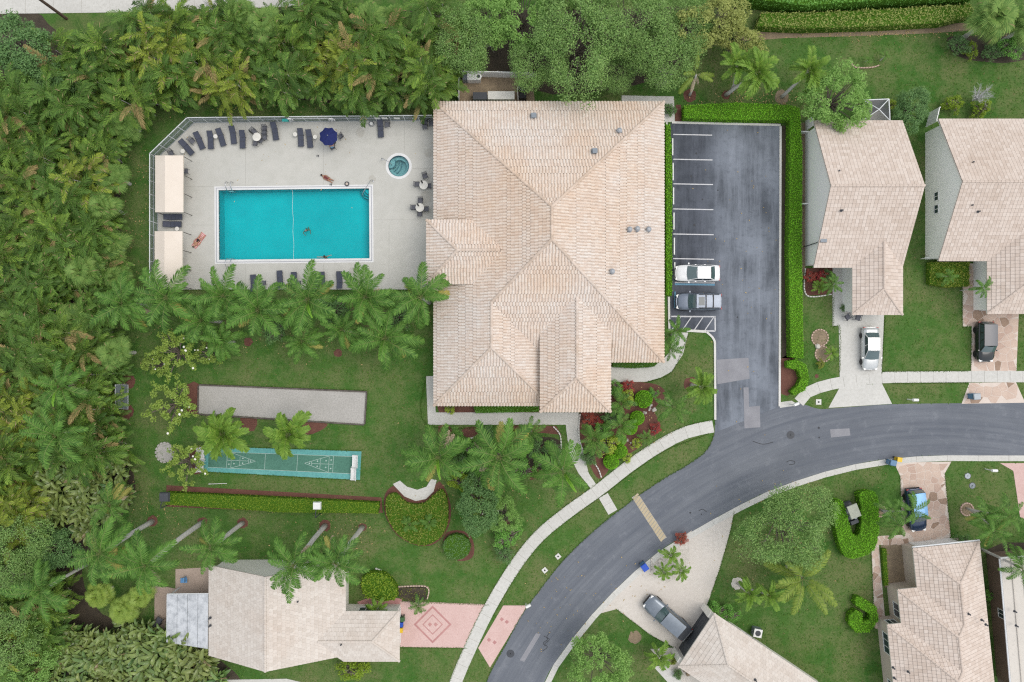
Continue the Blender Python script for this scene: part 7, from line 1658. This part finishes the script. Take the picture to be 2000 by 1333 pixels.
# stone rings and small beds
def stone_ring(px, py, r, n, label, mat='stoneB', bedm='dirt', sx=1.0, s=.16):
    o = empty('stone_ring', W(px, py)); tag(o, label, 'stone edging', 'stone edged rings'); R_ = r*M_PX; mb = MB(); mb.prism([(R_*sx*math.cos(k*.314), R_*math.sin(k*.314)) for k in range(20)], -.02, .03); mb.build('bed', M[bedm], o)
    for k in range(n): a = 2*math.pi*k/n; mb = MB(); mb.box((0, 0, .05), (s*1.5, s, .12), rng.uniform(-.1, .1), 0, .85); q = mb.build('stone', M[mat], o); q.location = (R_*sx*math.cos(a), R_*math.sin(a), 0); q.rotation_euler = (0, 0, a+1.57)
stone_ring(1601, 660, 16, 18, 'upper loop of the double round stone bed by the driveway'); stone_ring(1607, 692, 15, 17, 'lower loop of the double round stone bed by the driveway'); stone_ring(1888, 995, 12, 16, 'brick ring around the triple palm near the right edge'); stone_ring(1718, 998, 11, 15, 'brick ring around the triple palm by the blue roofed car')
stone_ring(322, 884, 19, 16, 'oval grey stone bed west of the shuffleboard court', 'sand', 'sand', .9, .2)
def edging(name, pts, label, mat='kerb', w=.14, h=.16):
    c = W(*pts[0]); o = empty(name, c); tag(o, label, 'edging', 'bed edgings'); q = resample(smooth(pts, 6), 5.5)
    for i in range(len(q)-1): a, b = W(*q[i])-c, W(*q[i+1])-c; d = b-a; mb = MB(); mb.box((0, 0, h/2), (d.length*.92, w, h), 0, 0, .85); s_ = mb.build('stone', M[mat], o); s_.location = ((a+b)/2)[:]; s_.rotation_euler = (0, 0, math.atan2(d.y, d.x))
edging('bed_edging', [(1133, 808), (1130, 850), (1140, 885)], 'white stone edging along the west of the red entrance bed'); edging('bed_edging', [(1080, 833), (1094, 850), (1096, 880)], 'white stone edging at the east end of the entrance palm bed'); edging('bed_edging', [(890, 880), (905, 862), (930, 853)], 'white stone edging curving through the entrance palm bed'); edging('bed_edging', [(1572, 524), (1574, 577), (1625, 575)], 'pale edging of the red bed before the gabled house'); edging('bed_edging', [(1156, 900), (1168, 915), (1175, 935)], 'white stone edging at the lower tip of the red bed')
edging('bed_edging', [(733, 1110), (760, 1122), (777, 1145)], 'pale stone edging above the cream house shrub mass'); edging('bed_edging', [(1660, 118), (1668, 132), (1700, 133), (1718, 128)], 'stone edging of the small bed on the top right lawn', 'stoneB'); edging('bed_edging', [(1272, 1090), (1272, 1122)], 'stone edging at the left of the driveway island bed', 'gravel'); edging('bed_edging', [(778, 1146), (834, 1146), (834, 1172)], 'pale edging of the stone planter by the pink driveway', 'stoneA')
def rocks(px, py, n, r, label, mat='gravel', s=.22):
    o = empty('rock_group', W(px, py)); tag(o, label, 'rocks', 'decorative rocks')
    for _ in range(n): mb = MB(); k = s*rng.uniform(.6, 1.3); mb.lathe([(k*.5, 0), (k*.75, k*.25), (k*.5, k*.6), (k*.1, k*.7)], n=6, sx=rng.uniform(.8, 1.4)); q = mb.build('rock', M[mat], o); q.location = (rng.uniform(-r, r), rng.uniform(-r, r), 0); q.rotation_euler = (0, 0, rng.uniform(0, 6))
rocks(1274, 797, 9, .35, 'white rock pile beside the largest clipped shrub'); rocks(1258, 808, 4, .25, 'few white rocks in the middle of the red bed', s=.16); rocks(1229, 860, 4, .3, 'white rocks between the clipped shrubs', s=.15); rocks(1287, 1096, 1, .05, 'single dark white rock in the driveway island bed', s=.5); rocks(1597, 676, 1, .05, 'pale round rock at the waist of the stone bed', s=.4); rocks(1340, 1312, 6, .4, 'dark rocks in the gravel by the diagonal house', 'dirt', .3); rocks(800, 1158, 8, .4, 'grey rocks in the planter by the pink driveway', 'sand', .25); rocks(810, 1163, 6, .5, 'white pebbles in the planter by the pink driveway', s=.12)

# ------------------------------------------------------------------ trees
TG = 'broadleaf trees along the top'
for proto, px, py, z, s, lab in (
    (TREE1[0], 1130, 85, 5, 1.06, 'large grey green tree directly north of the clubhouse'), (TREE1[1], 1052, 118, 4, .75, 'grey green tree overhanging the utility yard fence'), (TREE1[0], 1230, 45, 5, .95, 'grey green tree at the top edge right of the largest one'), (TREE1[1], 1290, 110, 4, .85, 'grey green tree behind the north patio of the clubhouse'), (TREE1[1], 1195, 140, 3, .58, 'low grey green tree beside the north eave of the clubhouse'),
    (TREE2[0], 1020, 30, 5, .95, 'bright green tree at the top edge above the utility yard'), (TREE2[0], 1110, 15, 5, .8, 'bright green tree at the top edge behind the largest tree'), (TREE1[1], 905, 75, 4.5, .8, 'soft green tree where thicket meets the top trees'), (TREE2[0], 950, 20, 5, .8, 'bright tree at the top edge beside the pale bare tree'), (TREE2[1], 1385, 45, 4, 1.0, 'olive tree at the top edge left of the shrub row'), (TREE2[1], 1440, 75, 3, .75, 'small olive tree above the large arching palm'), (TREE1[1], 1345, 50, 4, .75, 'grey green tree between the patio tree and the olive tree'),
    (TREE4[0], 30, 85, 5, 1.0, 'dark tree in the top left corner'), (TREE4[0], 85, 150, 4, .8, 'dark tree inside the top left corner of the thicket'), (TREE2[0], 15, 170, 4, .8, 'green tree at the left edge below the corner tree'), (TREE1[0], 25, 1075, 4, .85, 'grey green tree at the left edge of the lower thicket'), (TREE4[0], 90, 1075, 4, .75, 'dark tree beside the lower left thicket'), (TREE1[1], 15, 1240, 4, .9, 'grey green tree low at the left edge'), (TREE2[0], 60, 1310, 3.5, .8, 'bright tree in the bottom left corner'), (TREE4[0], 60, 1210, 3, .6, 'dark tree under the corner palm'),
    (TREE1[0], 1535, 1028, 4.5, .92, 'large grey green shade tree on the right lawn'), (TREE2[0], 1165, 1290, 3, .85, 'green tree on the lawn left of the pickup driveway'), (TREE2[0], 1645, 185, 5, .95, 'bright leafy tree over the back corner of the gabled house'), (TREE4[0], 1797, 205, 4, .6, 'dark slender tree right of the screen enclosure'), (TREE4[0], 935, 985, 2.6, .75, 'small dark tree with white blossoms by the entrance palms'), (TREE2[0], 985, 1010, 2.6, .5, 'little bright tree beside the dark one near the entrance'), (TREE1[1], 925, 170, 2, .1, None)):
    if lab: plant('broadleaf_tree', lab, 'tree', TG if py < 180 and px > 850 else 'broadleaf trees elsewhere', W(px, py, z), proto, rng.uniform(0, 6.28), s)
BARE = MB(); rs_ = random.Random(99)
for k in range(46):
    a = rs_.uniform(0, 6.28); r = rs_.uniform(.3, 1.6); t = Vector((r*math.cos(a), r*math.sin(a), rs_.uniform(1.5, 3.2)*.6+.8)); m_ = t*.5+Vector((0, 0, .4)); BARE.tube([(0, 0, .3), m_, t], [.05, .03, .01], 4)
    for _ in range(4): e_ = t+Vector((rs_.gauss(0, .3), rs_.gauss(0, .3), rs_.uniform(0, .3))); BARE.tube([m_.lerp(t, .6), e_], [.015, .006], 3)
BARE = [('branches', BARE.mesh('branches', M['bare']))]; tm = MB(); tm.tube([(0, 0, -.1), (0, 0, .8)], [.12, .08], 8); BARE.append(('trunk', tm.mesh('trunk', M['bare'])))
plant('bare_tree', 'pale bare tree beside the utility yard corner', 'tree', 'bare pale trees', W(940, 60, 4), BARE, 0, 1.3); plant('bare_tree', 'pale grey bare shrub on the lawn behind the right edge house', 'tree', 'bare pale trees', W(1912, 190, 1), BARE, 1, .8); plant('bare_tree', 'pale bare tree leaning out of the top thicket near the pavement', 'tree', 'bare pale trees', W(400, 8, 3), BARE, 2, .9); plant('bare_tree', 'pale bare branches right of the large top tree', 'tree', 'bare pale trees', W(1300, 140, 3), BARE, 2.5, .8)
plant('blossom_shrub', 'brownish shrub below the pale bare shrub at the right', 'shrub', None, W(1912, 215, .6), SHRUB['olive'], 0, 1.1)
for px, py, k, s, lab in ((345, 690, 1, 1.1, 'frangipani tree nearest the deck palms'), (302, 712, 0, .75, 'small frangipani tree at the west side of the lawn'), (340, 790, 1, 1.15, 'frangipani tree left of the sand court'), (365, 905, 1, 1.0, 'frangipani tree at the west end of the shuffleboard court'), (405, 690, 0, .8, 'frangipani tree under the deck palms right of the others'), (945, 990, 0, .9, 'flowering frangipani near the entrance palms')): plant('frangipani_tree', lab, 'tree', 'frangipani trees', W(px, py, 2), FRANG[k], rng.uniform(0, 6), s)
# fan palms that stand out
FG = 'fan palms'
for i, (px, py, s, lab) in enumerate(((1925, 45, 1.35, 'large fan palm in the top right corner bed'), (2000, 55, 1.1, 'fan palm cut by the right edge in the top corner bed'), (238, 236, 1.0, 'fan palm at the upper inner corner of the thicket'), (218, 345, 1.0, 'fan palm at the thicket edge left of the awnings'), (205, 405, .95, 'fan palm just below the thicket edge fan palm'), (205, 480, 1.05, 'fan palm at the thicket edge level with the sunbather'), (165, 530, 1.1, 'pale fan palm in the thicket below the awning level'), (228, 690, 1.0, 'fan palm beside the upper red mulch rings'), (215, 540, .9, 'fan palm where deck palms meet the thicket'))):
    plant('fan_palm', lab, 'palm', FG, W(px, py, 3.4), SABAL[i % 3], rng.uniform(0, 6), s)
plant('fan_palm', 'pale lime fan palm left of the metal patio roof', 'palm', FG, W(240, 1190, 2.6), SABAL_LT[0], 1.0, .85); plant('fan_palm', 'pale lime fan palm beside the patio of the cream house', 'palm', FG, W(192, 1165, 2.6), SABAL_LT[0], 2.0, .8); plant('fan_palm', 'lime fan palm under the tall palms left of the cream house', 'palm', FG, W(275, 1165, 2.4), SABAL_LT[0], 3.0, .75)

# ------------------------------------------------------------------ the thicket: every clump a plant
LEFT = [(-40, 190), (70, 180), (120, 110), (210, 85), (260, 200), (225, 260), (200, 330), (205, 420), (205, 520), (185, 560), (190, 640), (215, 720), (205, 800), (215, 850), (235, 925), (225, 985), (150, 1030), (-40, 1030)]
TOP = [(120, 85), (220, 75), (330, 40), (450, 22), (600, 15), (880, 30), (890, 90), (868, 165), (800, 180), (700, 182), (600, 168), (430, 166), (330, 175), (270, 190), (215, 190)]
LOW = [(95, 1258), (200, 1238), (290, 1238), (350, 1265), (415, 1300), (425, 1350), (60, 1350), (100, 1290)]
MID = [(-40, 1030), (60, 1110), (110, 1180), (100, 1260), (40, 1350), (-40, 1350)]
taken = []
def scatter(poly, dist, seed, tries=6000):
    rs = random.Random(seed); x0, x1 = min(p[0] for p in poly), max(p[0] for p in poly); y0, y1 = min(p[1] for p in poly), max(p[1] for p in poly); out = []
    for _ in range(tries):
        x, y = rs.uniform(x0, x1), rs.uniform(y0, y1)
        if not inside(x, y, poly): continue
        if any((x-a)**2+(y-b)**2 < (dist*.5+d*.5)**2 for a, b, d in taken): continue
        taken.append((x, y, dist)); out.append((x, y))
    return out
def put(kind, protos, poly, dist, seed, noun, cat, group, zc, smin, smax, zone):
    rs = random.Random(seed*3+1); cells = {}
    for x, y in scatter(poly, dist, seed):
        o = plant(kind, '', cat, group, W(x, y, zc), rs.choice(protos), rs.uniform(0, 6.28), rs.uniform(smin, smax)); cells.setdefault(zone(x, y), []).append((y, x, o))
    for ph, lst in cells.items():
        lst.sort(key=lambda q: q[0])
        for i, (y, x, o) in enumerate(lst):
            pre = '' if len(lst) == 1 else (('upper ', 'lower ')[i] if len(lst) == 2 else ordn[i]+' from top, ')
            o['label'] = (pre+noun+' '+ph).strip()
def band(v, table):
    for lim, name in table:
        if v < lim: return name
    return table[-1][1]
ROWS = [(200, 'above the deck corner'), (270, 'level with the fence corner'), (330, 'level with the upper awning top'), (390, 'level with the upper awning'), (440, 'level with the awning gap'), (500, 'level with the sunbather'), (560, 'level with the deck foot'), (620, 'level with the deck palms'), (690, 'level with the first frangipani'), (760, 'level with the sand court'), (820, 'level with the screen panel'), (890, 'level with the shuffleboard'), (960, 'level with the long hedge'), (1040, 'level with the lawn trunks'), (1110, 'level with the house gable'), (1200, 'level with the patio'), (1260, 'level with the metal roof'), (1400, 'in the bottom corner')]
COLS = [(30, 'at the left photo edge'), (75, 'near the left edge'), (125, 'in the thicket middle'), (175, 'towards the thicket inside'), (400, 'at the inner thicket rim')]
TCOL = [(200, 'over the corner'), (260, 'right of the corner'), (320, 'above the fence bend'), (380, 'above the first loungers'), (440, 'above the third loungers'), (500, 'above the white table'), (560, 'above the teal box'), (620, 'above the lounger pair'), (680, 'above the navy parasol'), (740, 'above the lone lounger'), (800, 'above the spa'), (840, 'left of the clubhouse'), (900, 'at the clubhouse corner')]
TROW = [(50, 'in the back row'), (85, 'in the second row'), (120, 'in the middle row'), (150, 'in the fourth row'), (260, 'in the front row')]
z_left = lambda x, y: band(x, COLS)+' '+band(y, ROWS)
z_top = lambda x, y: band(x, TCOL)+' '+band(y, TROW)
z_low = lambda x, y: band(x, [(110, 'left of the bottom strip'), (150, 'below the corner palm'), (190, 'below the lime palms'), (230, 'below the dark gap'), (270, 'left of the patio foot'), (310, 'below the patio'), (350, 'below the metal roof'), (390, 'below the roof corner'), (500, 'under the cream house corner')])+' '+band(y, [(1265, 'in the top row'), (1290, 'in the second row'), (1315, 'in the third row'), (1400, 'at the photo bottom')])
taken += [(238, 236, 40), (218, 345, 36), (205, 405, 30), (205, 480, 36), (165, 530, 40), (228, 690, 30)]
HEL = [(70, 900), (160, 905), (235, 915), (245, 975), (170, 1030), (100, 1010), (60, 960)]
put('paddle_plant', PADDLE, HEL, 30, 5, 'broad leaved plant', 'plant', 'broad leaved plants in the lower left thicket', 2.4, .9, 1.2, z_left)
put('paddle_plant', PADDLE, LOW, 28, 6, 'broad leaved plant', 'plant', 'broad leaved plants along the bottom left', 2.4, .85, 1.2, z_low)
SAB2 = [(-40, 560), (120, 560), (150, 640), (80, 700), (130, 800), (60, 1000), (-40, 1000)]
put('fan_palm', SABAL, SAB2, 95, 7, 'greyish fan palm', 'palm', 'fan palms at the far left of the thicket', 3.4, .85, 1.15, z_left)
SAB3 = [(470, 18), (860, 30), (850, 62), (620, 66), (470, 45)]
put('fan_palm', SABAL, SAB3, 46, 8, 'pale fan palm', 'palm', 'fan palms at the back of the top thicket', 3.6, .85, 1.1, z_top)
taken[:] = [(a, b, min(d, 30)) for a, b, d in taken]
put('palm_clump', ARECA, LEFT, 32, 9, 'arching palm clump', 'palm', 'palm clumps in the left thicket', 3.6, .62, 1.12, z_left)
put('palm_clump', ARECA, TOP, 32, 10, 'arching palm clump', 'palm', 'palm clumps in the top thicket', 3.6, .62, 1.12, z_top)
put('palm_clump', ARECA, MID, 30, 11, 'arching palm clump', 'palm', 'palm clumps in the lower left corner', 3.0, .7, 1.0, z_left)


# ------------------------------------------------------------------ grass tufts and fallen leaves
def on_paving(x, y):
    for q, x0, x1, y0, y1 in PAVED:
        if x0 <= x <= x1 and y0 <= y <= y1 and inside(x, y, q): return True
    return False
rs_ = random.Random(5); gb = MB(); n_ = 0
while n_ < 34000:
    x, y = rs_.uniform(215, 2010), rs_.uniform(-5, 1340)
    if (845 < x < 1300 and 200 < y < 790) or (x < 840 and y < 190) or (300 < x < 848 and 240 < y < 560): n_ += .3; continue
    if on_paving(x, y): n_ += .3; continue
    n_ += 1; p = W(x, y)
    for _ in range(2):
        a = rs_.uniform(0, 6.28); d = Vector((math.cos(a), math.sin(a), 0)); w = Vector((-d.y, d.x, 0))*rs_.uniform(.02, .045); l = rs_.uniform(.10, .22)
        gb.add([p-w, p+w, p+d*l*.6+w*.7+Vector((0, 0, .06)), p+d*l+Vector((0, 0, .045))], [(0, 1, 2, 3)], 0, 0)
tuft_edges = [ROAD_UP2, [(1393, 820), (1340, 832), (1290, 857), (1225, 899), (1163, 947), (1103, 990), (1042, 1042), (990, 1108), (939, 1195), (900, 1280), (878, 1333)], [(1385, 847), (1300, 880), (1240, 920), (1180, 966), (1118, 1010), (1060, 1058), (1010, 1122), (962, 1205)],
    [(1523, 300), (1523, 640)], [(1640, 725), (1640, 640), (1628, 636), (1628, 580)], [(1722, 730), (1728, 620)], [(1724, 726), (1890, 725)], [(1742, 749), (1890, 748)], [(1896, 725), (1896, 640), (1880, 638), (1880, 565)], [(784, 1175), (955, 1182)], [(784, 1265), (912, 1266)], [(1205, 1190), (1272, 1241), (1318, 1266)], [(1434, 1000), (1427, 1035), (1406, 1110), (1387, 1165)], [(1845, 925), (1857, 1050)], [(1758, 930), (1762, 1045)],
    [(832, 735), (834, 830), (1000, 831)], [(389, 751), (716, 764)], [(388, 809), (712, 830)], [(396, 871), (706, 881)], [(392, 922), (703, 939)], [(308, 567), (849, 567)], [(1395, 670), (1396, 830)], [(1262, 747), (1312, 727), (1344, 655)], [(1700, 1050), (1708, 1228)]]
for e_ in tuft_edges:
    for x, y in resample(smooth(e_, 6), .8):
        for _ in range(2):
            p = W(x+rs_.gauss(0, .6), y+rs_.gauss(0, .6)); a = rs_.uniform(0, 6.28); d = Vector((math.cos(a), math.sin(a), 0)); w = Vector((-d.y, d.x, 0))*rs_.uniform(.012, .025); l = rs_.uniform(.05, .12)
            gb.add([p-w, p+w, p+d*l*.6+w*.7+Vector((0, 0, .09)), p+d*l+Vector((0, 0, .06))], [(0, 1, 2, 3)], 0, 0)
o = gb.build('grass', M['grass_blade']); stuff(o); o['label'] = 'loose grass tufts over the lawns and along the paving edges'; o['category'] = 'grass'
lb = MB()
for cx, cy, sx, sy, n in ((1500, 195, 70, 10, 160), (1700, 66, 130, 6, 220), (560, 210, 180, 10, 120), (430, 620, 120, 40, 120), (650, 640, 110, 30, 120), (960, 930, 90, 60, 160), (1530, 1040, 60, 50, 160), (1600, 300, 4, 60, 40), (1240, 830, 40, 40, 90), (300, 1000, 60, 30, 80), (650, 1040, 50, 20, 80), (1100, 1200, 40, 60, 50), (1460, 450, 50, 180, 60), (1260, 1150, 60, 40, 40), (560, 300, 150, 40, 26), (270, 400, 14, 120, 90)):
    for _ in range(n):
        x, y = rs_.gauss(cx, sx), rs_.gauss(cy, sy); p = W(x, y)+Vector((0, 0, .06)); a = rs_.uniform(0, 6.28); d = Vector((math.cos(a), math.sin(a), .1))*rs_.uniform(.05, .12); w = Vector((-d.y, d.x, .02))*.45
        lb.add([p-d, p+w, p+d, p-w], [(0, 1, 2, 3)], 0, 0)
o = lb.build('fallen_leaves', M['litter']); stuff(o); o['label'] = 'dry fallen leaves scattered on lawns and paving'; o['category'] = 'leaves'
